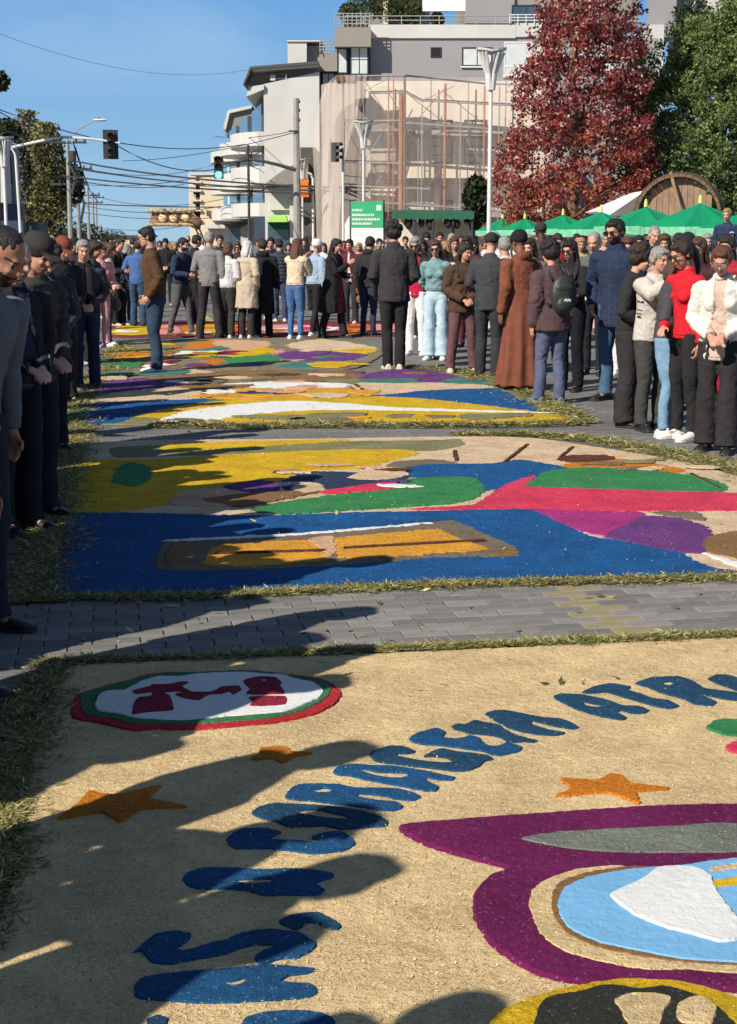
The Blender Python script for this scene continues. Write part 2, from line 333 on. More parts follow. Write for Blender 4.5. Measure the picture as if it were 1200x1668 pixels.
LET = [
 (a1, [(60,240),(100,200),(160,155),(250,138),(330,150),(320,175),(290,205),(250,220),(290,235),(350,225),(420,200),(510,180),(570,150),(660,135),(740,130),(820,140),(860,145),(900,170),(945,200),(920,235),(860,265),(780,270),(720,290),(680,305),(650,270),(660,250),(700,230),(760,205),(640,205),(560,225),(480,255),(380,270),(300,285),(240,298),(150,292),(120,265),(90,235)], None),
 (a1, [(765,90),(820,60),(900,50),(960,48),(1030,85),(1065,110),(1045,130),(990,118),(950,95),(900,95),(850,130),(800,115)], None),
 (a1, [(65,400),(100,370),(200,350),(350,335),(480,325),(590,315),(700,305),(800,310),(935,325),(900,345),(810,355),(770,385),(840,395),(920,400),(945,430),(930,455),(830,470),(740,475),(560,485),(400,490),(250,480),(110,470),(65,455)], [(340,400),(430,392),(520,385),(600,368),(620,380),(560,405),(470,402)]),
 (a1, [(600,570),(690,540),(850,530),(990,548),(1020,600),(600,640)], None),
 (a1, [(120,572),(180,551),(215,562),(205,610),(130,610)], None),
 (a2, [(55,295),(90,265),(150,248),(250,245),(350,250),(450,255),(560,250),(700,258),(790,275),(780,295),(700,320),(745,355),(700,380),(560,378),(440,380),(380,360),(280,350),(120,348),(70,325)], [(300,310),(380,302),(490,300),(480,318),(380,325)]),
 (a2, [(270,105),(300,75),(350,55),(440,50),(530,70),(480,95),(470,105),(560,110),(650,115),(700,125),(735,118),(680,95),(760,70),(830,68),(880,100),(890,130),(840,160),(700,175),(600,165),(480,150),(370,150),(310,150),(280,130)], None),
 (a3, [(180,245),(230,215),(330,198),(450,205),(560,210),(700,225),(820,245),(900,270),(955,300),(945,330),(860,335),(740,345),(700,350),(600,330),(480,330),(400,335),(320,305),(250,290),(190,265)], [(425,250),(520,235),(600,245),(760,285),(680,290),(550,275)]),
 (a3, [(370,160),(400,115),(450,90),(560,86),(680,90),(780,110),(900,110),(1020,116),(1100,135),(1145,160),(1100,182),(1000,170),(900,150),(790,143),(785,160),(900,182),(1000,190),(1045,215),(1000,240),(900,236),(780,214),(650,200),(520,184),(400,174)], [(520,122),(600,110),(640,120),(620,135),(560,137)]),
 (a4, [(160,240),(200,205),(300,195),(400,205),(500,205),(600,217),(720,237),(830,262),(900,277),(880,292),(800,290),(740,280),(715,290),(800,335),(780,360),(700,355),(600,335),(450,308),(350,288),(260,265),(190,262)], [(305,230),(350,225),(430,243),(600,250),(612,270),(560,282),(430,268)]),
 (a4, [(385,130),(430,105),(500,85),(580,85),(660,115),(620,130),(550,130),(540,142),(600,157),(680,172),(780,184),(860,187),(900,180),(850,155),(780,148),(715,150),(750,125),(820,100),(900,117),(1000,127),(1100,142),(1135,165),(1080,177),(1050,205),(980,235),(900,236),(780,221),(640,206),(520,191),(430,178),(400,160)], None),
 (a5, [(100,265),(150,230),(260,200),(320,225),(300,255),(380,265),(440,255),(470,245),(530,260),(545,285),(580,305),(640,310),(690,290),(690,285),(740,300),(790,320),(750,345),(650,365),(600,358),(560,342),(450,326),(300,306),(160,295)], None),
 (a5, [(360,185),(400,170),(440,175),(500,150),(560,160),(650,178),(690,210),(760,242),(830,262),(880,275),(860,285),(800,280),(740,284),(690,272),(640,250),(560,238),(480,232),(420,215),(380,205)], None),
 (a5, [(565,110),(620,90),(700,90),(800,110),(900,130),(1020,140),(1090,165),(1130,190),(1100,203),(1000,190),(920,170),(850,152),(845,172),(900,192),(960,210),(1050,225),(1000,243),(900,238),(800,222),(710,196),(640,160)], None),
 (a6, [(80,190),(130,175),(250,180),(400,210),(500,245),(600,250),(660,275),(630,295),(560,295),(490,275),(470,290),(525,320),(500,335),(430,325),(300,295),(180,250),(110,215)], [(260,222),(300,232),(400,252),(320,256),(275,243)]),
 (a6, [(255,165),(330,130),(430,112),(550,130),(530,150),(600,170),(680,200),(780,215),(845,250),(780,265),(680,245),(560,210),(480,185),(400,163),(320,172)], None),
 (a6, [(580,110),(680,75),(840,68),(930,95),(1000,140),(1100,155),(1200,168),(1280,190),(1200,215),(1120,205),(1020,185),(950,172),(1000,190),(1075,225),(1040,248),(940,235),(880,205),(760,175),(660,135)], [(738,112),(780,98),(822,110),(780,124)]),
 (a6, [(1025,80),(1080,58),(1150,60),(1210,80),(1300,110),(1320,165),(1220,160),(1130,128),(1060,100)], None)]
for i, (a, L, Hh) in enumerate(LET):
    lay(zc(*a, L), BLU if i < 12 and i % 3 != 1 else BLD, .0045, name='letter', step=.009, amp=.0011, holes=[zc(*a, Hh)] if Hh else ())
lay(zc(3.75, 880, 1090, [(1020,385),(1060,345),(1130,335),(1260,345),(1360,390),(1260,430),(1140,430),(1080,410)]), GRN)
lay(zc(3.75, 880, 1090, [(1135,500),(1180,475),(1260,480),(1290,510),(1250,540),(1180,535),(1145,525)]), CRI)
o2 = (2, 600, 1250)
lay(zc(*o2, [(105,212),(330,190),(600,170),(900,150),(1200,142),(1700,150),(1900,400),(1700,700),(1400,745),(1200,748),(1000,730),(860,722),(700,722),(560,695),(460,640),(400,590),(350,500),(350,430),(400,375),(470,350),(400,330),(290,300),(180,265)]), PUR, .012, name='purple_figure')
lay(zc(*o2, [(500,260),(620,240),(800,230),(1000,220),(1150,210),(1300,225),(1500,260),(1300,300),(1000,305),(800,303),(650,290)]), GRY, .004, Z + .012)
lay(zc(*o2, [(525,480),(535,430),(580,395),(680,362),(800,350),(870,358),(1000,354),(1200,327),(1500,333),(1600,500),(1500,680),(1200,702),(1050,690),(900,690),(760,665),(640,630),(560,570)]), BEI, .003, Z + .012)
lay(zc(*o2, [(598,450),(620,410),(700,380),(830,358),(1000,356),(1200,330),(1450,338),(1500,500),(1400,670),(1200,682),(1000,668),(850,645),(740,620),(650,575),(605,520)]), BRN, .003, Z + .015, name='brown_ring')
lay(zc(*o2, [(618,480),(640,430),(720,395),(860,370),(1000,360),(1200,334),(1440,342),(1480,500),(1380,660),(1200,676),(1000,660),(850,630),(740,605),(660,565),(630,530)]), SKY, .004, Z + .018, name='sky_blue_oval')
lay(zc(*o2, [(790,458),(850,430),(890,410),(950,370),(1050,368),(1110,395),(1120,430),(1160,490),(1200,540),(1230,570),(1200,605),(1140,612),(1060,590),(950,560),(870,525),(820,490)]), WHT, .006, Z + .022, name='white_dove')
lay(zc(*o2, [(1115,368),(1200,355),(1300,352),(1300,364),(1200,368),(1120,382)]), TAN, .003, Z + .022)
lay(zc(*o2, [(1120,415),(1200,400),(1300,400),(1300,422),(1200,424),(1125,432)]), YLW, .003, Z + .022)
lay(zc(*o2, [(400,860),(500,800),(600,765),(740,735),(860,724),(1000,732),(1100,752),(1200,790),(1400,900),(1400,1100),(360,1100)]), YLW, .016, name='yellow_halo')
lay(zc(*o2, [(555,830),(580,795),(620,785),(700,770),(760,752),(830,755),(880,765),(960,755),(1040,775),(1100,800),(1150,836),(1200,900),(1200,1050),(520,1050)]), BLK, .005, Z + .016, name='dark_hair')
lay(zc(*o2, [(800,805),(860,785),(930,785),(985,800),(960,836),(940,900),(860,900),(820,836)]), BEI, .004, Z + .021)
lay(zc(*o2, [(1000,840),(1020,810),(1080,795),(1130,830),(1110,880),(1020,880)]), BEI, .004, Z + .021)
# loose shavings and crumbs over the near carpet, some dyed
def flakes(parent, n, region, mats, z, s0, s1, name='wood_shaving', seed=3, wts=None, stand=.5, w0=.15, w1=.5):
    R = np.random.RandomState(seed)
    pts = region(R, n); n = len(pts)
    yaw = R.rand(n) * 2 * pi; L = R.uniform(s0, s1, n); W = L * R.uniform(w0, w1, n)
    tilt = R.normal(0, stand, n)
    d = np.stack([np.cos(yaw) * np.cos(tilt), np.sin(yaw) * np.cos(tilt), np.abs(np.sin(tilt))], 1)
    s = np.stack([-np.sin(yaw), np.cos(yaw), R.normal(0, .35, n)], 1)
    c = np.concatenate([pts, np.full((n, 1), z)], 1) + np.array([0, 0, .001])
    c[:, 2] += R.rand(n) * .002
    V = np.empty((n, 4, 3)); V[:, 0] = c; V[:, 1] = c + s * W[:, None] * .5 + d * L[:, None] * .5; V[:, 2] = c + d * L[:, None]; V[:, 3] = c - s * W[:, None] * .5 + d * L[:, None] * .45
    me = bpy.data.meshes.new(name); me.vertices.add(4 * n); me.vertices.foreach_set('co', V.ravel())
    me.loops.add(4 * n); me.loops.foreach_set('vertex_index', np.arange(4 * n)); me.polygons.add(n)
    me.polygons.foreach_set('loop_start', np.arange(n) * 4)
    me.polygons.foreach_set('material_index', R.choice(len(mats), n, p=wts))
    for m in mats: me.materials.append(m)
    me.update(calc_edges=True); me.validate()
    return obj(name, me, parent, kind='stuff')
def inquad(R, n):
    y = 2.4 + 3.25 * R.rand(n) ** 1.15; x = -.27 * y - .1 + R.rand(n) * (.54 * y + .2)
    a = x * cos(ST) + y * sin(ST)
    return np.stack([x, y], 1)[a > -.1]
fm = [mat('wood_shaving', c, var=.1) for c in ((.6, .46, .27), (.50, .36, .18), (.40, .27, .13))]
flakes(CA, 26000, inquad, fm, Z + .0, .004, .011, stand=.35, wts=[.45, .4, .15])
# carpet 2 -------------------------------------------------------
c2 = [(95, 966), (100, 900), (115, 842), (122, 780), (132, 726), (270, 719), (500, 717), (745, 713), (870, 716), (1000, 735), (1100, 752), (1200, 778), (1330, 820), (1520, 900), (1600, 925), (1400, 930), (1200, 935), (1000, 940), (700, 948), (480, 958), (300, 964)]
CA2 = carpet_base('second sawdust carpet with big blue field, green and red stripes and orange cross', c2, TAN)
T2 = [(OLV, [(190,731),(400,724),(700,720),(748,718),(754,728),(700,737),(560,739),(300,745),(190,748)], 0), (YLW, [(268,729),(400,722),(570,720),(400,732),(275,738)], 1),
 (YLW, [(108,838),(112,800),(124,755),(250,752),(350,745),(500,737),(640,735),(686,741),(640,752),(600,765),(500,770),(458,788),(400,790),(370,797),(310,800),(275,825),(200,836)], 0),
 (GRN, [(182,790),(190,765),(215,757),(245,765),(246,785),(220,797)], 1), (PEA, [(275,825),(300,803),(400,803),(418,812),(410,826),(340,829)], 1),
 (VIO, [(365,797),(380,792),(400,790),(420,786),(455,792),(450,803),(420,808),(400,805)], 2), (BRN, [(330,818),(400,809),(480,804),(520,805),(440,822),(390,830)], 2),
 (NVY, [(455,790),(500,772),(570,773),(665,778),(640,793),(540,800),(475,805)], 1), (TAN, [(568,782),(600,767),(640,767),(667,777),(640,784),(600,786)], 2), (TAN, [(473,800),(495,790),(522,793),(528,802),(495,808)], 2),
 (CRI, [(520,806),(560,799),(640,789),(642,800),(560,808)], 2), (GRN, [(412,836),(440,825),(560,808),(640,800),(660,785),(720,780),(775,783),(789,800),(775,815),(730,825),(560,836),(470,842),(430,839)], 1),
 (BL2, [(648,768),(690,759),(800,758),(850,752),(932,767),(900,777),(840,792),(790,803),(770,788),(700,782),(662,780)], 0), (DBR, [(905,752),(930,745),(990,745),(1000,752),(940,757)], 1),
 (GBR, [(628,762),(650,755),(700,752),(745,757),(690,760),(650,766)], 1),
 (ORG, [(920,759),(1000,750),(1060,757),(1120,770),(1060,777),(980,774),(930,768)], 0), (GRN, [(866,788),(890,772),(950,765),(1060,770),(1150,782),(1182,795),(1176,804),(1100,804),(1000,801),(862,796)], 1),
 (CRI, [(660,833),(770,826),(802,806),(830,790),(872,777),(866,795),(1000,799),(1180,806),(1450,822),(1460,842),(1200,836),(1000,836),(760,835)], 0),
 (BL2, [(95,967),(100,900),(115,843),(200,839),(430,844),(560,839),(800,834),(870,834),(900,848),(960,877),(1020,887),(1100,902),(1150,926),(1200,935),(1230,938),(1000,942),(700,950),(480,960),(300,966)], 0),
 (MAG, [(872,834),(960,837),(1040,838),(1052,846),(1010,868),(985,877),(940,867),(900,850)], 1), (VIO, [(1052,845),(1100,848),(1150,862),(1162,880),(1146,905),(1090,902),(1000,882),(985,877),(1012,862)], 1),
 (BRN, [(1150,882),(1200,870),(1300,880),(1300,915),(1200,913),(1150,902)], 1),
 (GBR, [(256,932),(274,886),(400,878),(500,874),(700,856),(735,852),(780,870),(840,898),(842,910),(780,912),(700,914),(560,926),(400,933)], 1),
 (ORY, [(330,922),(345,902),(375,891),(505,886),(538,905),(528,919),(400,928),(335,927)], 2), (ORY, [(540,884),(600,877),(710,868),(738,880),(792,900),(700,908),(600,914),(552,914),(544,895)], 2),
 (PEA, [(505,885),(540,880),(546,905),(532,918),(528,905)], 3), (BRN, [(268,926),(282,890),(312,889),(300,925)], 2), (BRN, [(800,905),(838,900),(842,910),(805,912)], 2),  # far-left brown block has shadow put into its colour
 (WHT, [(276,885),(500,873),(700,856),(702,858),(500,876),(276,888)], 2), (OLV, [(1000,770),(1060,762),(1090,770),(1040,774)], 0), (GBR, [(1060,838),(1130,838),(1148,852),(1100,848)], 1), (WHT,[(1146,905),(1200,920),(1290,928),(1290,934),(1200,928)],1)]
for m, L, lv in T2: patch('sawdust_patch', L, m, CA2, .012 + .003 * lv, .0035, amp=.009, step=.022)
for a, b in (((740, 737), (743, 754)), ((858, 727), (820, 757)), ((932, 731), (912, 748)), ((1125,775),(1175,800)), ((560,899),(790,886)), ((350,908),(530,903))):
    patch('dark_line', [(a[0] - 2, a[1]), (a[0] + 3, a[1]), (b[0] + 3, b[1]), (b[0] - 2, b[1])] if abs(a[0] - b[0]) < 60 else [(a[0], a[1]), (b[0], b[1]), (b[0], b[1] + 1.6), (a[0], a[1] + 1.6)], DBR, CA2, .016 if a[0] > 600 or a[1] < 800 else .026, .005, amp=.003)
# carpet 3
CA3 = carpet_base('third sawdust carpet with yellow band, white streak and blue corners', [(128, 691), (134, 655), (150, 628), (240, 612), (400, 604), (570, 604), (640, 602), (760, 612), (830, 634), (880, 662), (935, 685), (800, 690), (500, 691)], OLV)
T3 = [(YLW, [(375,680),(640,676),(900,677),(934,684),(900,689),(600,690),(375,691)], 0), (YLW, [(225,680),(300,662),(400,652),(500,651),(640,648),(800,660),(865,674),(760,676),(620,676),(440,680),(330,686)], 0),
 (WHT, [(262,685),(330,668),(440,657),(520,657),(640,666),(760,670),(905,675),(760,673),(640,671),(520,670),(430,676),(350,686),(280,690)], 1), (BL2, [(128,691),(135,660),(250,655),(330,650),(350,653),(240,673),(190,691)], 0),
 (TAN, [(135,656),(200,640),(310,628),(328,640),(336,651),(220,656)], 1), (BL2, [(600,646),(700,638),(790,634),(822,641),(878,671),(840,669),(760,659),(680,651)], 1), (TAN, [(572,628),(620,624),(760,627),(806,634),(700,638),(620,646),(590,640)], 1),
 (VIO, [(584,613),(640,604),(700,606),(750,617),(720,625),(640,625),(590,620)], 1), (TEA, [(715,626),(745,617),(790,620),(800,628)], 1), (BRN, [(250,613),(400,605),(570,605),(582,618),(400,621),(250,620)], 1),
 (WHT, [(320,631),(440,624),(560,627),(562,633),(450,636),(330,638)], 1), (ORY, [(330,640),(450,636),(560,634),(602,646),(480,651),(345,652)], 1), (VIO, [(140,642),(152,626),(300,612),(312,627),(200,640)], 1), (DBR, [(322,630),(330,630),(344,651),(336,651)], 2), (NVY,[(380,643),(440,637),(500,641),(440,646)],2), (DBR,[(575,628),(580,628),(604,645),(598,645)],2)]
for m, L, lv in T3: patch('sawdust_patch', L, m, CA3, .012 + .003 * lv, .003, amp=.02, step=.045)
CA4 = carpet_base('fourth sawdust carpet with orange leaf shapes and purple oval', [(180, 608), (190, 580), (215, 562), (300, 553), (520, 552), (600, 560), (625, 575), (600, 592), (560, 603), (350, 605)], sawdust((.20, .17, .11)))
T4 = [(ORG, [(290,564),(350,555),(354,570),(300,571)], 0), (PEA, [(350,555),(436,557),(434,570),(380,578),(352,570)], 0), (YLW, [(372,579),(430,567),(450,576),(380,583)], 1), (WHT, [(278,581),(300,572),(365,573),(372,580),(300,584)], 0),
 (ORG, [(300,602),(340,586),(360,582),(369,590),(310,604)], 0), (GRN, [(365,585),(440,580),(560,592),(560,597),(450,592),(380,594)], 0), (TAN, [(468,562),(520,554),(570,559),(612,568),(600,574),(540,572),(480,569)], 0), (YLW, [(540,573),(600,569),(615,572),(598,577)], 1),
 (VIO, [(448,583),(470,574),(540,575),(592,580),(570,589),(500,590)], 1), (TEA, [(440,592),(480,585),(570,591),(540,599),(460,601)], 0), (OLV, [(368,598),(450,591),(472,595),(380,604)], 0), (BRN, [(186,600),(195,577),(285,572),(275,590),(290,600)], 0), (PNK, [(430,575),(455,571),(470,574),(450,580)], 1)]
for m, L, lv in T4: patch('sawdust_patch', L, m, CA4, .012 + .003 * lv, .003, amp=.035, step=.08)
CA5 = carpet_base('far pink and red sawdust carpet across the street behind the standing group', [(178, 549), (185, 528), (300, 524), (660, 524), (665, 546), (540, 549), (300, 549)], sawdust((.16, .035, .03)))
T5 = [(YLW, [(185,546),(190,533),(245,532),(240,546)]), (PNK, [(255,545),(255,532),(290,532),(290,545)]), (ORG, [(300,545),(302,531),(330,531),(330,545)]), (YLW, [(333,545),(335,530),(385,530),(380,545)]), (RED, [(385,545),(386,529),(400,529),(400,545)]),
 (PNK, [(405,540),(440,530),(520,531),(560,536),(520,542),(430,544)]), (WHT, [(430,537),(500,534),(505,537),(440,540)]), (ORG, [(560,545),(570,530),(600,530),(605,545)]), (PNK, [(607,545),(606,530),(655,530),(650,545)]), (PNK, [(580,540),(650,535),(650,540),(590,543)])]
for m, L in T5: patch('sawdust_patch', L, m, CA5, .012, .003, amp=.05, step=.1)

# small, ragged secondary shapes that break up the further pictures
RS = random.Random(21)
def scraps(C_, n, x0, x1, y0, y1, w0, w1, cols, lv, amp):
    for _ in range(n):
        x, y = RS.uniform(x0, x1), RS.uniform(y0, y1); wd = RS.uniform(w0, w1) * (y - 392) / 250; ht = wd * RS.uniform(.05, .13); sl = RS.uniform(-.06, .03)
        L_ = []
        for i in range(9):
            a_ = 2 * pi * i / 9; r_ = RS.uniform(.55, 1.15); L_.append((x + wd * r_ * cos(a_), y + ht * r_ * sin(a_) + sl * wd * cos(a_)))
        patch('sawdust_patch', L_, RS.choice(cols), C_, .012 + .003 * lv, .0035, amp=amp, step=amp * 2.5)
scraps(CA3, 16, 300, 620, 622, 650, 16, 46, [TAN, ORY, NVY, WHT, YLW, BRN, PEA, GBR], 3, .02)
scraps(CA3, 14, 180, 780, 606, 624, 18, 60, [BRN, OLV, VIO, TAN, DBR, TEA], 3, .02)
scraps(CA3, 12, 300, 860, 680, 689, 20, 60, [OLV, YLW, GBR, ORY], 3, .015)
scraps(CA4, 26, 200, 590, 558, 600, 18, 60, [ORG, TAN, YLW, GRN, TEA, BRN, WHT, VIO, PEA, DRD, OLV], 3, .03)
scraps(CA5, 14, 195, 640, 529, 545, 25, 60, [PNK, YLW, ORG, WHT, RED, TAN, CRI], 3, .05)
scraps(CA2, 7, 440, 690, 762, 806, 10, 26, [NVY, TAN, PEA, VIO, DBR, WHT], 4, .01)
scraps(CA2, 6, 960, 1190, 745, 776, 12, 30, [TAN, PEA, GBR, OLV], 4, .01)
# crumbs of every dye strewn over the further carpets
def strewn(y0, y1):
    def f(R, n):
        y = y0 + (y1 - y0) * R.rand(n); a = R.uniform(-.25, 4.2, n); x = (a - y * sin(ST)) / cos(ST)
        return np.stack([x, y], 1)
    return f
dm = [mat('dyed_shaving', c, var=.1) for c in ((.5, .36, .18), (.02, .09, .2), (.5, .3, .02), (.04, .2, .07), (.4, .03, .06), (.12, .08, .05), (.6, .58, .55))]
flakes(CA2, 5000, strewn(7.4, 13.2), dm, .026, .005, .014, name='dyed_shaving', seed=12, stand=.25)
flakes(CA3, 4000, strewn(13.7, 19.6), dm, .026, .008, .025, name='dyed_shaving', seed=13, stand=.2)
# ---------------------------------------------------------------- cut grass heaped round the carpets
GM = [mat('cut_grass', c, rough=.7, var=.15) for c in ((.12, .125, .035), (.20, .18, .055), (.36, .30, .11), (.07, .075, .025), (.48, .42, .19))]
soil = mat('grass_litter', (.13, .13, .05), var=.5, scale=60, bump=.01, bscale=90)
def strip(label, pts, width, n, blade, seed=1, px=True, hgt=.02, fring=.5):
    L = [(G(*q) if px else Vector(q)) for q in pts]
    R = np.random.RandomState(seed)
    seg = [(L[i + 1] - L[i]).length for i in range(len(L) - 1)]; tot = sum(seg)
    ws = width if isinstance(width, (list, tuple)) else [width] * len(L)
    # low mound
    V = []; Fs = []; K = max(4, int(tot / .12)); M = 5
    ring = []
    for i in range(K + 1):
        d = tot * i / K; j = 0
        while j < len(seg) - 1 and d > seg[j]: d -= seg[j]; j += 1
        t = d / seg[j]; p = L[j].lerp(L[j + 1], t); T = (L[j + 1] - L[j]).normalized(); nn = Vector((-T.y, T.x)); wd = (ws[j] * (1 - t) + ws[j + 1] * t) * R.uniform(.75, 1.15)
        for k in range(M):
            u = k / (M - 1) * 2 - 1
            q = p + nn * (u * wd / 2 * .9)
            V.append((q.x, q.y, max(-.003, hgt * (1 - u * u) * R.uniform(.5, 1) - .002)))
    for i in range(K):
        for k in range(M - 1): Fs.append((i * M + k, i * M + k + 1, (i + 1) * M + k + 1, (i + 1) * M + k))
    a = Vector(V[0]); b = Vector(V[1]); c = Vector(V[M])
    root = obj('cut_grass', me_from('cut_grass', V, Fs, [soil], smooth=True), kind='stuff', label=label, cat='cut grass')
    cum = np.cumsum([0] + seg)
    def reg(R, n):
        d = R.rand(n) * tot; j = np.clip(np.searchsorted(cum, d) - 1, 0, len(seg) - 1)
        A = np.array([tuple(q) for q in L]); W = np.array(ws)
        t = ((d - cum[j]) / np.array(seg)[j])[:, None]; p = A[j] * (1 - t) + A[j + 1] * t
        T = A[j + 1] - A[j]; T /= np.linalg.norm(T, axis=1)[:, None]; wd = W[j] * (1 - t[:, 0]) + W[j + 1] * t[:, 0]
        # clumpy
        wob = 1 + .35 * np.sin(d * 9 + 1.3 * seed) * np.sin(d * 4.1) + .2 * np.sin(d * 31)
        u = (R.normal(0, fring * .5, n)) * wob
        return p + np.stack([-T[:, 1], T[:, 0]], 1) * (u * wd)[:, None]
    wts = [.28, .3, .2, .12, .10]
    for z, f in ((.004, .45), (hgt * .8, .55)):
        o = flakes(root, int(n * f), reg, GM, z, blade * .5, blade * 1.3, 'grass_blade', seed, wts, .2, .05, .13)
    return root
strip('cut grass strip edging the front beige carpet beside the paving gap', [(120, 1080), (330, 1075), (600, 1062), (900, 1050), (1200, 1036), (1500, 1024)], .10, 30000, .04, 1, hgt=.014)
strip('wide shaded cut grass strip left of the front beige carpet', [(95, 1078), (60, 1130), (34, 1200), (14, 1290), (0, 1400), (-50, 1540), (-130, 1700)], [.14, .24, .24, .2, .16, .14, .14], 22000, .045, 2, hgt=.014)
strip('cut grass strip below the blue field of the second carpet', [(90, 975), (300, 974), (480, 966), (700, 955), (1000, 948), (1200, 941), (1500, 932)], .15, 30000, .042, 3, hgt=.014)
strip('cut grass strip running up the left side of the second carpet', [(55, 985), (70, 920), (92, 850), (108, 780), (120, 715), (126, 695)], .34, 34000, .05, 4, hgt=.02)
strip('cut grass strip above and right of the second carpet', [(740, 709), (870, 709), (960, 716), (1060, 733), (1200, 765), (1330, 808), (1500, 880)], [.2, .25, .3, .4, .45, .4, .4], 16000, .07, 5)
strip('cut grass strip on the near side of the third carpet', [(250, 694), (400, 695), (600, 694), (800, 694), (950, 690)], .28, 10000, .08, 6)
strip('cut grass strip curving round the right side of the third carpet', [(650, 597), (760, 606), (830, 628), (890, 658), (950, 690)], [.3, .35, .4, .5, .4], 9000, .08, 7)
strip('cut grass strip on the left side of the third carpet', [(124, 693), (130, 655), (148, 622), (175, 600), (190, 575), (205, 560)], .42, 9000, .09, 8)
# a few stray stalks on the paving
def stray(R, n):
    y = 5.2 + R.rand(n) * 8; x = (-.27 + .52 * R.rand(n)) * y
    return np.stack([x, y], 1)
gs = flakes(None, 500, stray, GM, .004, .02, .07, 'stray_grass', 9, [.3, .3, .2, .1, .1], .25)
# ================================================================ PEOPLE
def cloth(c, var=.16): return mat('woven_cloth', c, rough=.9, var=var, scale=9, bump=.004, bscale=45, spec=.2)
def leather(c): return mat('leather', c, rough=.5, var=.15, scale=9, bump=.002, bscale=60, spec=.4)
SKIN = {k: mat('skin', c, rough=.55, var=.08, scale=12, bump=.0012, bscale=60, spec=.35) for k, c in dict(pale=(.50, .27, .19), light=(.44, .225, .15), tan=(.33, .16, .10), brown=(.16, .075, .045), dark=(.06, .032, .022)).items()}
LIP = mat('lips', (.28, .08, .065), rough=.5, var=0); EYE = mat('eye', (.03, .02, .016), rough=.3, var=0); EYW = mat('eye_white', (.22, .15, .12), rough=.3, var=0)
HAIR = {k: mat('hair', c, rough=.55, var=.4, scale=30, bump=.008, bscale=70, spec=.35) for k, c in dict(black=(.012, .010, .009), dark=(.028, .017, .012), brown=(.07, .036, .02), grey=(.24, .225, .21), white=(.5, .49, .47), blond=(.30, .19, .09), chestnut=(.09, .035, .02)).items()}
BLKP = mat('black_plastic', (.01, .01, .011), rough=.15, var=0, spec=.6); PHN = mat('phone_glass', (.02, .02, .025), rough=.1, var=0)
for hm_ in HAIR.values():          # strands: stretch the relief along the hair
    t_ = hm_.node_tree; bp_ = next(n for n in t_.nodes if n.type == 'BUMP'); nz_ = bp_.inputs['Height'].links[0].from_node
    mp_ = t_.nodes.new('ShaderNodeMapping'); mp_.inputs['Scale'].default_value = (3.2, 2.6, .35); tc_ = next(n for n in t_.nodes if n.type == 'TEX_COORD')
    t_.links.new(tc_.outputs['Object'], mp_.inputs[0])
    for n in t_.nodes:
        if n.type == 'TEX_NOISE': t_.links.new(mp_.outputs[0], n.inputs['Vector'])
RUB = {'w': mat('shoe_white', (.66, .65, .62), rough=.6, var=.1), 'k': mat('shoe_black', (.015, .015, .017), rough=.45, var=.2), 'b': leather((.11, .05, .025)), 'c': mat('shoe_cream', (.55, .47, .36), rough=.6, var=.1), 'g': cloth((.12, .12, .13))}
SOLE = mat('shoe_sole', (.5, .49, .46), rough=.7, var=.1); SOLK = mat('dark_shoe_sole', (.03, .03, .03), rough=.7, var=.1)
JOBS = []
def job(mb, vox, smooth=2, deci=None):
    o = bpy.data.objects.new('tmp', mb.me('tmp')); C.objects.link(o)
    m = o.modifiers.new('r', 'REMESH'); m.mode = 'VOXEL'; m.voxel_size = vox; m.use_smooth_shade = True
    if smooth: s = o.modifiers.new('s', 'SMOOTH'); s.factor = .5; s.iterations = smooth
    if deci: d = o.modifiers.new('d', 'DECIMATE'); d.ratio = deci
    J = dict(o=o, me=None); JOBS.append(J); return J
def bake():
    dg = bpy.context.evaluated_depsgraph_get(); dg.update()
    for J in JOBS:
        if J['me'] is None:
            J['me'] = bpy.data.meshes.new_from_object(J['o'].evaluated_get(dg)); J['me'].name = 'mesh'
    for J in JOBS: 
        if J['o']: bpy.data.objects.remove(J['o']); J['o'] = None
def getV(me):
    a = np.empty(len(me.vertices) * 3, np.float32); me.vertices.foreach_get('co', a); return a.reshape(-1, 3).astype(np.float64)
def setV(me, a): me.vertices.foreach_set('co', a.astype(np.float32).ravel()); me.update()
def getN(me):
    a = np.empty(len(me.vertices) * 3, np.float32); me.vertices.foreach_get('normal', a); return a.reshape(-1, 3)
def wob(p, freq, seed):
    R = np.random.RandomState(seed); o = np.zeros(len(p))
    for f, am in ((1, 1), (1.9, .6), (3.7, .35)):
        for _ in range(3):
            k = R.normal(0, 1, 3) * freq * f; o += am * np.sin(p @ k + R.rand() * 6.3 + 1.5 * np.sin(p @ (R.normal(0, 1, 3) * freq * f * .7)))
    return o / 5
def bend(me, ang):                 # lean forward from the hips
    if not ang: return
    a = getV(me); wv = np.clip((a[:, 2] - .86) / .30, 0, 1); wv = wv * wv * (3 - 2 * wv); A = ang * wv
    lowarm = (np.abs(a[:, 0]) > .2) & (a[:, 2] < 1.16); A[lowarm] = ang
    y, z = a[:, 1], a[:, 2] - .98; setV(me, np.stack([a[:, 0], y * np.cos(A) - z * np.sin(A), z * np.cos(A) + y * np.sin(A) + .98], 1))
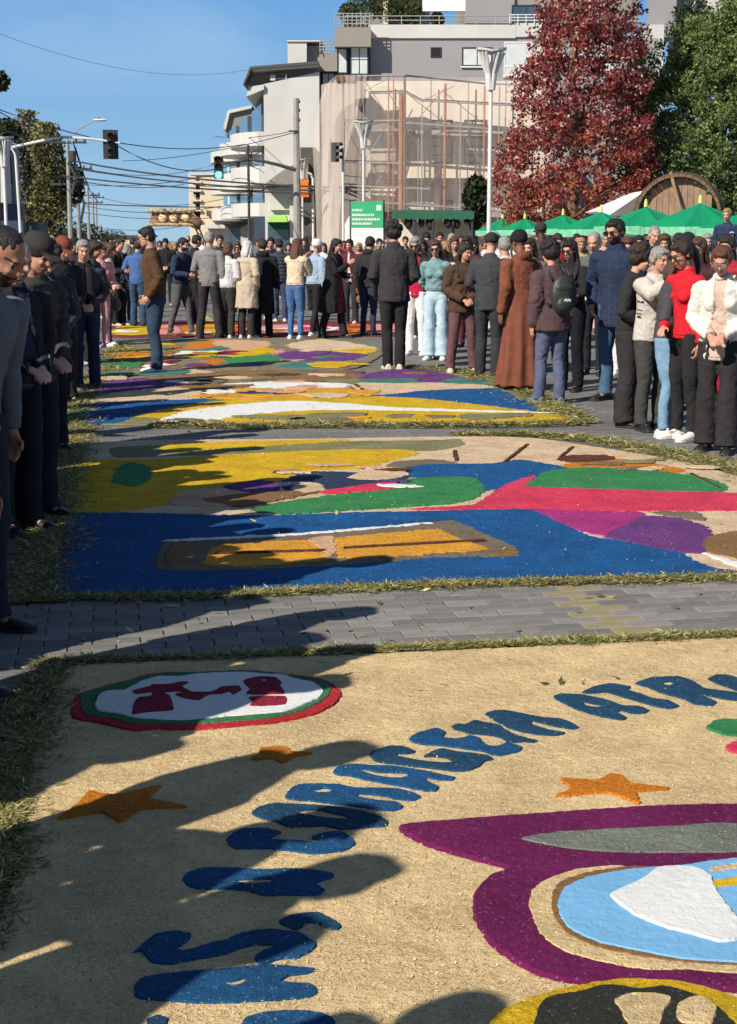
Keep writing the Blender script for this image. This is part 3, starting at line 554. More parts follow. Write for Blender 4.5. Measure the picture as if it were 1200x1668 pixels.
def tilt(me, ang, yaw, s=1.):      # bend everything above the neck
    if not ang and not yaw: return
    a = getV(me); z = a[:, 2]; wv = np.clip((z - 1.44) / .09, 0, 1); wv = wv * wv * (3 - 2 * wv)
    A = ang * wv; Y = yaw * wv
    x, y, z = a[:, 0], a[:, 1], a[:, 2] - 1.50
    y2 = y * np.cos(A) + z * np.sin(A) * -1; z2 = z * np.cos(A) + y * np.sin(A)   # positive ang: face down
    x3 = x * np.cos(Y) - y2 * np.sin(Y); y3 = x * np.sin(Y) + y2 * np.cos(Y)
    setV(me, np.stack([x3, y3, z2 + 1.50], 1))
ARM = {'out': ((.31, .0, 1.14), (.37, -.06, .88)), 'down': ((.235, .03, 1.13), (.245, -.04, .88)), 'front': ((.25, .02, 1.13), (.055, -.215, 1.01)), 'pocket': ((.275, .06, 1.14), (.205, -.08, .94)),
       'phone': ((.19, -.16, 1.17), (.08, -.33, 1.34)), 'raise': ((.21, -.20, 1.33), (.06, -.36, 1.52)), 'cross': ((.235, -.06, 1.15), (-.07, -.21, 1.15)),
       'back': ((.245, .09, 1.13), (.07, .19, .97)), 'hold': ((.225, .0, 1.13), (.15, -.26, 1.12)), 'hip': ((.33, .08, 1.16), (.19, -.02, 1.02)), 'chin': ((.16, -.12, 1.14), (.05, -.2, 1.42))}
def arms_of(s):
    L, R = s.get('arms', ('down', 'down')); out = []
    sh = .182 * s['sw']
    for nm, sx in ((L, 1), (R, -1)):       # L = the person's left (+x when facing -y)
        e, w_ = ARM[nm]; k = s['sw']
        out.append((Vector((sx * sh, .005, 1.40)), Vector((sx * e[0] * (k if abs(e[0]) > .15 else 1), e[1], e[2])), Vector((sx * w_[0] * (k if abs(w_[0]) > .15 else 1), w_[1], w_[2])), nm))
    return out
def hand(mb, el, wr, nm, sx, fr=.0088):
    d = (wr - el).normalized()
    curl = Vector((0, 0, -1)) if nm not in ('down', 'pocket', 'hip') else Vector((-sx, 0, 0))
    if nm in ('front', 'cross', 'back'): curl = Vector((0, .6, -.8)) if nm != 'back' else Vector((0, -.6, -.8))
    if nm in ('raise', 'phone', 'hold'): curl = Vector((-sx * .8, -.1, .3))
    side = d.cross(curl)
    if side.length < .2: side = d.cross(Vector((0, 1, 0)))
    side.normalize(); curl = side.cross(d).normalized()
    if nm == 'down': side = Vector((0, -1, 0)); curl = Vector((-sx, 0, 0))
    pc = wr + d * .045
    M = Matrix((side, curl, d)).transposed()
    mb.ell(pc, (.040, .016, .050), 12, 8, M)
    mb.tube([wr - d * .05, wr, wr + d * .03], [(.024, .024), (.024, .021), (.03, .018)], 10)
    for i, ln in enumerate((.066, .076, .072, .056)):
        b = pc + d * .035 + side * (.030 - i * .0205); k1 = b + d * ln * .5 + curl * .006; k2 = k1 + d * ln * .33 + curl * .018; k3 = k2 + d * ln * .15 + curl * .018
        mb.tube([b - d * .02, b, k1, k2, k3], [fr, fr * 1.02, fr, fr * .93, fr * .6], 7)
    b = pc + side * .034 - d * .01
    mb.tube([b - side * .015, b + side * .018 + d * .018 + curl * .006, b + side * .024 + d * .045 + curl * .018, b + side * .02 + d * .062 + curl * .024], [.012, .0105, .0095, .006], 7)
def legs_of(s):
    st = s.get('legs', 'stand'); out = []
    for sx in (1, -1):
        h = Vector((sx * .088, 0, .90)); x = {'stand': .105, 'close': .075, 'wide': .17}.get(st, .095)
        if st == 'step': y = -.17 if sx > 0 else .17
        elif st == 'relax': y = -.10 if sx > 0 else .02
        else: y = 0
        k = h.lerp(Vector((sx * x, y, .09)), .52) + Vector((0, -.018, 0)); a = Vector((sx * x, y + .012, .085))
        out.append((h, k, a, sx))
    return out
def build_body(s, vox, deci):
    mb = MB(); f = s['f']
    E = mb.ell
    E((0, .012, 1.668), (.074, .094, .084), 20, 14)                 # skull
    E((0, -.030, 1.610), (.056 if f else .060, .062, .078), 18, 12)  # face
    E((0, -.052, 1.558), (.030 if f else .036, .034, .026), 12, 8)  # chin
    E((0, -.030, 1.575), (.052 if f else .058, .05, .04), 14, 8)    # jaw
    E((0, -.080, 1.664), (.045, .014, .012), 12, 8)                 # brow
    mb.tube([(0, -.082, 1.656), (0, -.098, 1.630), (0, -.108, 1.613), (0, -.086, 1.604)], [.006, .0095, .0135, .009], 10)
    for sx in (1, -1):
        E((sx * .010, -.098, 1.611), (.008, .008, .007), 8, 6)
        E((sx * .032, -.078, 1.619), (.018, .014, .016), 10, 7)     # cheek
        E((sx * .076, .010, 1.628), (.008, .019, .030), 10, 8)      # ear
        E((sx * .029, -.0745, 1.643), (.013, .011, .009), 10, 7)    # eyeball
    E((0, -.090, 1.583), (.022, .009, .0052), 10, 6); E((0, -.089, 1.5755), (.019, .009, .0055), 10, 6)
    mb.tube([(0, .012, 1.60), (0, .014, 1.52), (0, .010, 1.44), (0, .01, 1.38)], [(.052, .055), (.054, .056), (.062, .06), (.12, .06)] if not f else [(.044, .048), (.044, .047), (.052, .052), (.1, .055)], 14)
    t = .72
    mb.tube([(0, .01, 1.44), (0, .01, 1.30), (0, .01, 1.1), (0, .01, .92)], [(.10, .05), (.125, .07), (.10, .065), (.12, .07)], 14)
    for sh, el, wr, nm in arms_of(s):
        mb.tube([sh * .8 + Vector((0, 0, .27)) if False else sh, sh.lerp(el, .5), el, el.lerp(wr, .4), wr], [.038, .036, .031, .030, .024], 10)
        hand(mb, el, wr, nm, 1 if sh.x > 0 else -1)
        mb.tube([(sh.x * .4, .01, 1.39), sh], [.04, .038], 8)
    for h, k, a, sx in legs_of(s):
        mb.tube([h, h.lerp(k, .5) + Vector((0, .006, 0)), k, k.lerp(a, .4) + Vector((0, .016, 0)), a], [.05, .045, .034, .034, .027], 10)
        mb.tube([a + Vector((0, .02, -.02)), a + Vector((0, -.09, -.05))], [.03, .028], 8)
    return job(mb, vox, 1, deci)
def paint_body(me, s):
    for m in (SKIN[s['skin']], LIP, EYE, HAIR[s.get('brow', 'dark')], EYW, HAIR[s['beard']] if s.get('beard') else SKIN[s['skin']]): me.materials.append(m)
    n = len(me.polygons); c = np.empty(n * 3, np.float32); me.polygons.foreach_get('center', c); c = c.reshape(-1, 3)
    x, y, z = c.T; fr = y < -.045; ax = np.abs(x); I = np.zeros(n, np.int32)
    I[fr & (((x / .024) ** 2 + ((z - 1.579) / .0085) ** 2) < 1)] = 1
    e = ((ax - .030) / .0145) ** 2 + ((z - 1.643) / .0065) ** 2 < 1
    I[fr & e] = 4; I[fr & (((ax - .029) / .0085) ** 2 + ((z - 1.643) / .0070) ** 2 < 1)] = 2
    I[fr & (np.abs(ax - .033) < .020) & (np.abs(z - 1.664 + np.abs(ax - .03) * .15) < .0042)] = 3
    if s.get('beard'):
        I[(z < 1.602) & (z > 1.53) & (y < .0) & (I == 0) & ~((ax < .02) & (z > 1.597))] = 5
    me.polygons.foreach_set('material_index', I)
def build_top(s, vox, deci):
    mb = MB(); k = s['sw']; th = s.get('thick', .012); hem = s.get('hem', .86); f = s['f']
    b = s.get('belly', 0); fl = s.get('flare', 0)
    z = [hem, hem + .02, max(hem + .04, .98), 1.10, 1.20, 1.30, 1.38, 1.435, 1.475, 1.505]
    wx = [.165 + fl, .167 + fl, .160 + fl * .5, .148 if f else .155, .150 if f else .162, .165 * k + .01, .178 * k, .135 * k, .07, .062]
    wy = [.118 + fl * .8, .120 + fl * .8, .118 + fl * .4, .108 + b, .112 + b * .7, .118, .105, .085, .068, .064]
    mb.tube([(0, .01 - (b * .5 if 2 < i < 5 else 0), q) for i, q in enumerate(z)], [(a + th, c + th) for a, c in zip(wx, wy)], 22)
    if f:
        for sx in (1, -1): mb.ell((sx * .072, -.085, 1.27), (.064, .040 + th, .058))
    for sh, el, wr, nm in arms_of(s):
        st = .062 + th; e = .047 + th; w_ = .034 + th
        mb.ell(sh + Vector((-.012 * (1 if sh.x > 0 else -1), 0, -.012)), (.068 + th, .066 + th, .062 + th * .6))
        if s.get('sleeve', 'long') == 'short': mb.tube([sh, sh.lerp(el, .5), sh.lerp(el, .72)], [st, st * .95, st * .9], 12)
        else: mb.tube([sh, sh.lerp(el, .5), el, el.lerp(wr, .3), el.lerp(wr, .7), wr, wr + (wr - el).normalized() * .012], [st, st * .93, e * 1.08, e * 1.06, e * .92, w_ * 1.05, w_], 14)
    if s.get('collar'):
        mb.tube([(0, .012, 1.46), (0, .012, 1.535)], [(.082, .080), (.070, .072)], 16)
    if s.get('hood'):
        mb.ell((0, .085, 1.475), (.105, .06, .05)); mb.tube([(-.1, .02, 1.47), (-.06, .09, 1.49), (.06, .09, 1.49), (.1, .02, 1.47)], .032, 8)
    return job(mb, vox, 2, deci)
def build_bot(s, vox, deci):
    mb = MB(); typ = s.get('bot', 'trousers'); th = .006
    if typ == 'robe':
        mb.tube([(0, .01, q) for q in (.05, .07, .4, .8, 1.0, 1.12)], [(.30, .25), (.30, .25), (.25, .21), (.20, .16), (.175, .14), (.16, .12)], 30)
        return job(mb, vox, 1, deci)
    if typ == 'skirt':
        mb.tube([(0, .01, q) for q in (.32, .34, .6, .9, 1.05)], [(.22, .18), (.22, .18), (.20, .17), (.18, .14), (.15, .12)], 24)
    mb.ell((0, .012, .92), (.165, .118, .115)); mb.tube([(0, .01, .9), (0, .01, 1.06)], [(.16, .115), (.145, .105)], 18)
    cuff = {'slim': .052, 'wide': .098, 'jeans': .064, 'trousers': .070}[typ if typ != 'skirt' else 'slim']; kn = {'slim': .060, 'wide': .088, 'jeans': .068, 'trousers': .072}[typ if typ != 'skirt' else 'slim']
    for h, k, a, sx in legs_of(s):
        g = s.get('leg', 1.)
        mb.tube([h + Vector((0, .012, .04)), h.lerp(k, .35) + Vector((0, .008, 0)), h.lerp(k, .75), k, k.lerp(a, .4) + Vector((0, .018, 0)), a + Vector((0, .0, .03)), a + Vector((0, -.012, -.035 if typ != 'slim' else .0))],
                [(.098 * g, .112 * g), (.092 * g, .104 * g), (.076 * g, .085 * g), kn * g, (kn + cuff) / 2 * 1.02, cuff, (cuff * 1.04, cuff * 1.12)], 16)
    return job(mb, vox, 2, deci)
def build_hair(s, vox):
    mb = MB(); t = s['hair']; E = mb.ell
    if t in ('bald', 'none'): return None
    if t in ('cap', 'beanie', 'hat'):
        E((0, .015, 1.695), (.088, .106, .078), 18, 12); E((0, .02, 1.66), (.086, .105, .05), 18, 10)
        if t == 'beanie': E((0, .02, 1.70), (.092, .108, .085), 18, 12); mb.tube([(0, .012, 1.655), (0, .008, 1.70)], [(.094, .112), (.095, .112)], 18)
        if t == 'cap': E((0, -.12, 1.672), (.062, .075, .008), 16, 8)
        return job(mb, vox, 1)
    th = {'short': .004, 'buzz': -.002, 'mid': .006, 'long': .007, 'bun': .003, 'curly': .02, 'bob': .009, 'tail': .006}[t]
    E((0, .022, 1.684), (.079 + th, .094 + th, .077 + th), 20, 14)
    E((0, .045, 1.640), (.078 + th, .070 + th, .080), 18, 12)
    if t != 'buzz':
        E((0, -.040, 1.722), (.056 + th, .042 + th * .6, .024 + th), 14, 8)     # front hairline
        for sx in (1, -1): E((sx * .066, -.01, 1.672), (.017 + th, .034, .040), 12, 8)
    if t == 'curly':
        R = random.Random(s['seed'])
        for i in range(36):
            a = R.uniform(0, 2 * pi); e = R.uniform(.0, 1.45); d = Vector((cos(a) * cos(e), sin(a) * cos(e), sin(e)))
            if d.y < -.5 and d.z < .55: continue
            E(Vector((0, .022, 1.69)) + Vector((d.x * .098, d.y * .108, d.z * .1)), (.028,) * 3, 8, 6)
    if t in ('long', 'bob', 'mid'):
        lo = {'long': 1.24, 'bob': 1.52, 'mid': 1.44}[t]
        mb.tube([(0, .055, 1.68), (0, .07, 1.58), (0, .085, (1.6 + lo) / 2), (0, .085, lo + .04), (0, .08, lo)], [(.080, .05), (.082, .05), (.085, .042), (.07, .03), (.03, .012)], 16)
        for sx in (1, -1): mb.tube([(sx * .066, .015, 1.71), (sx * .080, .022, 1.63), (sx * .080, .032, 1.56), (sx * .080, .015 if t == 'long' else .05, max(lo, 1.42)), (sx * .078, -.01 if t == 'long' else .06, max(lo, 1.30))], [.020, .022, .024, .022, .008], 10)
        if t == 'long':
            for sx in (1, -1): mb.tube([(sx * .085, .01, 1.50), (sx * .11, -.06, 1.42), (sx * .10, -.115, 1.32), (sx * .09, -.13, 1.24)], [.03, .03, .024, .008], 10)
    if t == 'bun': E((0, .12, 1.72), (.042, .04, .042))
    if t == 'tail': E((0, .12, 1.70), (.03, .03, .03)); mb.tube([(0, .12, 1.70), (0, .15, 1.62), (0, .145, 1.50), (0, .13, 1.40)], [.024, .034, .028, .008], 10)
    return job(mb, vox, 1)
def shoe_me(kind):
    mb = MB()
    secs = [(.075, .030, .052), (.06, .038, .075), (.02, .040, .092), (-.03, .040, .082), (-.08, .044, .062), (-.13, .047, .05), (-.17, .040, .04), (-.195, .022, .026)]
    n = 12; V = []; Fs = []
    for y, wd, h in secs:
        for j in range(n):
            a = 2 * pi * j / n; V.append((cos(a) * wd, y, .020 + max(-.004, sin(a) * (h - .016) if sin(a) > 0 else sin(a) * .004)))
    for i in range(len(secs) - 1):
        for j in range(n): Fs.append((i * n + j, (i + 1) * n + j, (i + 1) * n + (j + 1) % n, i * n + (j + 1) % n))
    Fs.append(tuple(range(n))); Fs.append(tuple(reversed([(len(secs) - 1) * n + j for j in range(n)])))
    mb.add(V, Fs); mb.mi = 1
    ol = [(s_[1] * 1.08, s_[0]) for s_ in secs]; ol = [(.02, .083)] + ol + [(.010, -.203)]
    poly = [(x, y) for x, y in ol] + [(-x, y) for x, y in reversed(ol)]
    m = len(poly); mb.add([(x, y, 0) for x, y in poly] + [(x, y, .02) for x, y in poly], [tuple(reversed(range(m))), tuple(range(m, 2 * m))] + [(i, (i + 1) % m, (i + 1) % m + m, i + m) for i in range(m)])
    return mb.me('shoe', [RUB[kind], SOLE if kind in 'wcg' else SOLK], smooth=False)
SHOE = {k: shoe_me(k) for k in RUB}
for k in SHOE.values(): k.polygons.foreach_set('use_smooth', [len(p.vertices) == 4 and p.material_index == 0 for p in k.polygons])
def glasses(dark=True):
    mb = MB()
    for sx in (1, -1):
        M = Matrix.Rotation(sx * radians(-8), 3, 'Z')
        V = []
        ol = [(-.024, .012), (-.012, .019), (.014, .018), (.026, .012), (.025, -.006), (.012, -.019), (-.010, -.019), (-.022, -.008)]
        mb.mi = 0
        vs = [M @ Vector((x, -.004, z)) + Vector((sx * .031, -.103, 1.643)) for x, z in [(sx * a, b) for a, b in ol]]
        vb = [q + Vector((0, .005, 0)) for q in vs]; n = 8
        mb.add(vs + vb, [tuple(range(n)), tuple(reversed(range(n, 2 * n)))] + [(i, i + n, (i + 1) % n + n, (i + 1) % n) for i in range(n)])
        mb.mi = 1; mb.tube([(sx * .056, -.098, 1.652), (sx * .077, -.05, 1.650), (sx * .082, .012, 1.645), (sx * .080, .03, 1.628)], .003, 6)
    mb.tube([(-.012, -.107, 1.650), (0, -.110, 1.653), (.012, -.107, 1.650)], .0028, 6)
    return mb.me('sunglasses', [BLKP if dark else mat('clear_lens', (.25, .2, .17), rough=.1, var=0), BLKP])
def bag_me(col, kind='hand'):
    mb = MB()
    if kind == 'back':
        mb.ell((0, .20, 1.20), (.145, .085, .215), 18, 12); mb.ell((0, .265, 1.10), (.11, .05, .09), 14, 8); mb.ell((0, .24, 1.27), (.12, .045, .07), 14, 8)
        for sx in (1, -1): mb.tube([(sx * .11, .14, 1.08), (sx * .16, .02, 1.15), (sx * .13, -.12, 1.30), (sx * .10, -.09, 1.42), (sx * .09, .04, 1.475), (sx * .10, .14, 1.36)], [(.022, .008)] * 6, 8)
        mb.tube([(-.03, .17, 1.42), (0, .17, 1.46), (.03, .17, 1.42)], .008, 6)
    elif kind == 'cross':
        mb.ell((.16, -.13, .93), (.10, .05, .075), 14, 8)
        mb.tube([(.12, -.14, .98), (.03, -.165, 1.15), (-.08, -.14, 1.33), (-.13, -.02, 1.47), (-.08, .13, 1.36), (.1, .16, 1.12), (.2, .02, .98)], .009, 6)
    else:
        mb.ell((0, 0, -.28), (.12, .05, .10), 14, 9); mb.tube([(-.07, 0, -.20), (-.05, 0, -.08), (0, 0, -.02), (.05, 0, -.08), (.07, 0, -.20)], .008, 6)
    return mb.me('bag', [leather(col)], smooth=True)
GLS = None
PPL = []
def spec(**k):
    k.setdefault('f', 0); k.setdefault('sw', .92 if k['f'] else 1.04); k.setdefault('skin', 'light'); k.setdefault('hair', 'short'); k.setdefault('hc', 'dark'); k.setdefault('shoe', 'k')
    k.setdefault('seed', len(PPL) * 7 + 3); PPL.append(k); return k
def person_jobs(s):
    v = s.get('vox', .0105)
    s['jb'] = build_body(s, min(v, .009) if v < .02 else .016, None if v >= .02 else .5)
    s['jt'] = build_top(s, v * 1.15, None); s['jo'] = build_bot(s, v * 1.25, None); s['jh'] = build_hair(s, v * .85)
def fold(me, s, amp, kind):
    a = getV(me); n = getN(me); sd = s['seed']
    p = a * np.array([1, 1, 1.0])
    w1 = wob(a * np.array([1.5, 1.5, .9]), 16, sd + 1); w2 = wob(a * np.array([.8, .8, 1.8]), 24, sd + 8)
    d = wob(p, 8, sd) * .55 + (1 - 2.6 * np.abs(w1)) * .55 + (1 - 2.6 * np.abs(w2)) * .35 - .3
    if kind == 'bot':      # vertical drape plus creases at knee and ankle
        z = a[:, 2]; cr = np.exp(-((z - .5) / .09) ** 2) * .8 + np.exp(-((z - .14) / .09) ** 2) + .6 * np.exp(-((z - .86) / .06) ** 2)
        q = wob(a, 7, sd + 2); d = d * .85 + cr * np.sin(z * 55 + a[:, 0] * 45 * np.sign(q) + 7 * q) * .7 * np.clip(.5 + 1.4 * wob(a, 11, sd + 3), 0, 1)
        if s.get('bot') == 'robe':
            th = np.arctan2(a[:, 1], a[:, 0]); d = d * .5 + np.sin(th * 9 + 1.5 * wob(a, 3, sd)) * np.clip((1.1 - z) * 3.5, 0, 3.2)
    else:
        z = a[:, 2]; q = wob(a, 7, sd + 5); d = d + .8 * np.exp(-((z - 1.12) / .09) ** 2) * np.sin(z * 50 + 40 * a[:, 0] * np.sign(q) + 6 * q) * np.clip(.5 + 1.4 * wob(a, 11, sd + 6), 0, 1)
        if s.get('puffer'): d = d * .4 + (np.abs(np.sin(z * pi / .075)) * 2.4 - 1.2)
        if s.get('hem', .86) < .7:
            th = np.arctan2(a[:, 1], a[:, 0]); d = d + np.sin(th * 7 + sd) * np.clip((1.0 - z) * 2.5, 0, 1.8)
    setV(me, a + n * (d * amp)[:, None])
def finish(s):
    global GLS
    bm_, tm, om = s['jb']['me'], s['jt']['me'], s['jo']['me']
    paint_body(bm_, s); ta, ty = radians(s.get('tilt', 8)), radians(s.get('turn', 0))
    bm_.name = 'person'; tm.name = s.get('tname', 'jacket'); om.name = {'robe': 'robe_skirt', 'skirt': 'skirt'}.get(s.get('bot'), 'trousers')
    fold(tm, s, s.get('fold', .0075), 'top'); fold(om, s, .0062, 'bot')
    tm.materials.append(cloth(s['top'])); om.materials.append(cloth(s['botc'], .2))
    if s.get('shirt') or s.get('stripe'):
        if s.get('shirt'): tm.materials.append(cloth(s['shirt']))
        n = len(tm.polygons); c = np.empty(n * 3, np.float32); tm.polygons.foreach_get('center', c); c = c.reshape(-1, 3); x, y, z = c.T
        if s.get('shirt'):
            o_ = s.get('open', .05); wd = np.where(z > 1.2, o_ * .75 + (z - 1.2) * .02, o_ + (1.2 - z) * .12)
            core = (np.abs(x) < wd) & (y < -.05) & (z < 1.50)
            tm.polygons.foreach_set('material_index', core.astype(np.int32))
            a = getV(tm); k = (np.abs(a[:, 0]) < np.where(a[:, 2] > 1.2, o_ * .75 + (a[:, 2] - 1.2) * .02, o_ + (1.2 - a[:, 2]) * .12)) & (a[:, 1] < -.05) & (a[:, 2] < 1.48)
            a[k, 1] += .016; setV(tm, a)
        else:
            tm.materials.append(cloth((.03, .02, .022)))
            k = (np.abs(x) > .17) & ((np.abs(z - 1.16) < .009) | (np.abs(z - 1.125) < .009) | (np.abs(z - 1.09) < .009) | (np.abs(z - 1.235) < .009)); tm.polygons.foreach_set('material_index', k.astype(np.int32))
    hm = s['jh']['me'] if s['jh'] else None
    for me in (bm_, tm): tilt(me, ta, ty)
    ch = [(tm.name, tm), (om.name, om)]
    if hm:
        nm = s['hair'] if s['hair'] in ('cap', 'beanie', 'hat') else 'hair'; hm.name = nm
        if nm == 'hair':
            a = getV(hm); nn = getN(hm); amp = .005 if s['hair'] != 'curly' else .008
            q = np.stack([a[:, 0] * 2.2, a[:, 1] * 1.6, a[:, 2] * .6], 1); setV(hm, a + nn * (wob(q, 26, s['seed']) * amp + wob(q, 60, s['seed'] + 1) * .0025)[:, None])
            hm.materials.append(HAIR[s['hc']])
        else: hm.materials.append(cloth(s.get('hatc', (.02, .02, .022))))
        tilt(hm, ta, ty); ch.append((nm, hm))
        if nm != 'hair':       # hair under the hat
            pass
    if s.get('glass'):
        gm = glasses(s['glass'] == 'sun'); tilt(gm, ta, ty); ch.append(('sunglasses' if s['glass'] == 'sun' else 'glasses', gm))
    if s.get('scarf'):
        mb = MB(); mb.tube([(0, -.075, 1.45), (.07, -.03, 1.47), (.075, .05, 1.49), (0, .09, 1.50), (-.075, .05, 1.49), (-.07, -.03, 1.47), (0, -.085, 1.45)], .03, 8)
        mb.tube([(.03, -.10, 1.45), (.05, -.15, 1.30), (.055, -.16, 1.12), (.05, -.15, .92)], [(.03, .02), (.045, .014), (.055, .012), (.06, .012)], 8)
        mb.tube([(-.03, -.10, 1.45), (-.05, -.155, 1.32), (-.05, -.165, 1.16), (-.06, -.15, 1.0)], [(.03, .02), (.045, .014), (.055, .012), (.06, .012)], 8)
        m_ = mb.me('scarf', [cloth(s['scarf'], .3)], True); ch.append(('scarf', m_))
    if s.get('vox', .0105) < .02 and s.get('bot') != 'robe':          # zip, pocket welts, belt loops and seams laid on the cloth
        from mathutils.bvhtree import BVHTree
        def bvh(me): 
            me.calc_loop_triangles(); return BVHTree.FromPolygons([v.co for v in me.vertices], [p.vertices for p in me.polygons])
        T = bvh(tm); hem = s.get('hem', .86); lt = sum(s['top']) / 3
        tone = tuple(c * .35 for c in s['top']) if lt > .12 else tuple(c * 1.5 + .008 for c in s['top'])
        def run(T, P_, d): 
            o_ = []
            for q in P_:
                h_ = T.ray_cast(Vector(q) - Vector(d) * .6, Vector(d), 1.2)
                if h_[0] is not None: o_.append(h_[0] - Vector(d) * .002)
            return o_
        mb = MB()
        if not s.get('shirt') and s.get('tname', 'jacket') in ('jacket', 'coat', 'trench_coat', 'blouse', 'habit_top'):
            q = run(T, [(0, 0, z) for z in np.arange(hem + .03, 1.40, .04)], (0, 1, 0))
            if len(q) > 3: mb.tube(q, .0045, 5)
        for sx in (1, -1):
            q = run(T, [(sx * (.09 + .012 * i), 0, hem + .16 + .022 * i) for i in range(4)], (0, 1, 0))
            if len(q) > 2 and s.get('tname', 'jacket') in ('jacket', 'coat', 'trench_coat', 'cardigan'): mb.tube(q, .005, 5)
        q = run(T, [(x, 0, 1.36 - abs(x) * .12) for x in np.arange(-.14, .15, .04)], (0, -1, 0))
        if len(q) > 3: mb.tube(q, .003, 5)
        if hem > .7: 
            for dd in (1, -1):
                q = run(T, [(x, 0, hem + .035) for x in np.arange(-.13, .14, .03)], (0, dd, 0))
                if len(q) > 3: mb.tube(q, .003, 5)
        if mb.V: ch.append(('seams', mb.me('seams', [mat('seam_thread', tone, var=0)])))
    s['ch'] = ch; s['bm'] = bm_; bd = radians(s.get('bend', (s['seed'] * 37 % 7) * .8))
    for nm, me in [('b', bm_)] + ch:
        if me is not om: bend(me, bd)
    ls = []
    for h, k, a, sx in legs_of(s): ls.append((a.x, a.y - .0, sx))
    s['shoes'] = ls
def place(s, px, fy, ht, face, label, Y=None, group=None, seen=True, over=None, xy=None, z0=0., cat='person'):
    """stand the figure with its feet on the ground where the ray through (px, fy) meets it"""
    p = Vector(xy) if xy else (G(px, fy) if Y is None else Vector((P(px, 392, Y).x, Y)))
    sc = ht / 1.755
    if over: s = dict(s, **over)
    r = bpy.data.objects.new('person', s['bm']); C.objects.link(r); r.location = (p.x, p.y, z0); r.scale = (sc * s.get('fat', 1), sc * s.get('fat', 1), sc); r.rotation_euler = (0, 0, radians(face))
    r['label'] = label; r['category'] = cat
    if group: r['group'] = group
    cols = {'jacket': s['top'], 'trousers': s['botc'], 'skirt': s['botc'], 'robe_skirt': s['botc']}
    for nm, me in s['ch']:
        o = bpy.data.objects.new(nm, me); C.objects.link(o); o.parent = r
        if over:
            nw = None
            if nm in ('hair',) and 'hc' in over: nw = HAIR[over['hc']]
            elif nm in ('cap', 'beanie') and 'hatc' in over: nw = cloth(over['hatc'])
            elif nm == 'trousers' or nm.endswith('skirt'): nw = cloth(s['botc'], .2)
            elif nm not in ('hair', 'cap', 'beanie', 'sunglasses', 'glasses', 'scarf', 'hat', 'seams'): nw = cloth(s['top'])
            if nw: o.material_slots[0].link = 'OBJECT'; o.material_slots[0].material = nw
    for x, y, sx in s['shoes']:
        o = bpy.data.objects.new('shoe', SHOE[s['shoe']]); C.objects.link(o); o.parent = r; o.location = (x, y, 0); o.rotation_euler = (0, 0, sx * radians(9))
    if s.get('bag'):
        kind, col = s['bag']
        o = obj({'back': 'backpack', 'cross': 'shoulder_bag', 'hand': 'handbag'}[kind], bag_me(col, kind), None)
        M = Matrix.Translation(r.location) @ Matrix.Rotation(radians(face), 4, 'Z') @ Matrix.Diagonal((sc, sc, sc, 1))
        if kind == 'hand':
            _, el, wr, _n = arms_of(s)[s.get('bagarm', 0)]; M = M @ Matrix.Translation(wr + (wr - el).normalized() * .09)
        o.matrix_world = M
        o['label'] = s.get('baglabel', 'bag carried by the %s' % label)[:110]; o['category'] = {'back': 'backpack', 'cross': 'bag', 'hand': 'handbag'}[kind]
    if s.get('phone'):
        _, el, wr, _n = arms_of(s)[s.get('phonearm', 1)]
        mb = MB(); mb.mi = 0; mb.box((-.037, -.004, -.075), (.037, .004, .075)); mb.mi = 1; mb.box((-.031, -.0055, -.066), (.031, -.004, .066)); mb.mi = 0; mb.ell((.022, .0055, .055), (.008, .003, .008), 8, 5)
        o = mb.obj('phone', [mat('phone_case', s['phone'], rough=.4, var=0), PHN])
        M = Matrix.Translation(r.location) @ Matrix.Rotation(radians(face), 4, 'Z') @ Matrix.Diagonal((sc, sc, sc, 1)) @ Matrix.Translation(wr + (wr - el).normalized() * .10 + Vector((0, -.02, .03))) @ Matrix.Rotation(radians(180), 4, 'Z') @ Matrix.Rotation(radians(12), 4, 'X')
        o.matrix_world = M; o['label'] = s.get('phonelabel', 'phone held up by the %s' % label)[:110]; o['category'] = 'phone'
    return r
GL_, GR_, GC_ = 'spectators standing along the left side of the street', 'spectators standing along the right side of the street', 'people standing across the street beyond the carpets'
K = (.016, .016, .018); K2 = (.028, .027, .03); NV = (.018, .028, .06); CH = (.05, .05, .055)
JN = (.03, .06, .11); JL = (.16, .27, .42); BRW = (.055, .03, .018)
# px, feet y, height, facing, spec, label, group
D = []
def add(px, fy, ht, face, label, group, **k):
    p = {a: k.pop(a) for a in ('Y', 'xy') if a in k}
    s = spec(**k); D.append((s, px, fy, ht, face, label, group, p)); return s
# --- left side
add(0, 0, 1.72, 22, 'person in dark quilted coat at the left frame edge, bare hand hanging down', GL_, xy=(-1.60, 4.45), top=K2, botc=(.022, .022, .026), puffer=1, arms=('out', 'out'), vox=.013, hem=.8)
add(0, 0, 1.545, 62, 'shorter person in dark jacket with burgundy scarf, cut off by left edge', GL_, xy=(-1.50, 5.3), f=1, hair='mid', hc='chestnut', skin='tan', top=(.035, .025, .03), botc=(.02, .02, .025), scarf=(.20, .012, .03), arms=('down', 'down'), tilt=25)
s_grey = add(0, 0, 1.74, 64, 'bearded man with cropped dark hair in tight grey long-sleeved sports top', GL_, hair='buzz', hc='black', beard='dark', skin='tan', top=(.10, .115, .135), botc=(.018, .02, .03), fat=1.05, tilt=17, arms=('down', 'down'), bend=15, xy=(-1.66, 6.25), thick=.003, fold=.004, vox=.009, tname='sweater')
add(0, 0, 1.70, 55, 'man in black cap and raised dark hood behind the grey-topped man', GL_, xy=(-2.0, 9.0), hair='cap', hatc=(.03, .028, .027), hood=1, top=(.045, .04, .038), botc=(.015, .017, .03), tilt=20, arms=('front', 'front'), puffer=1)
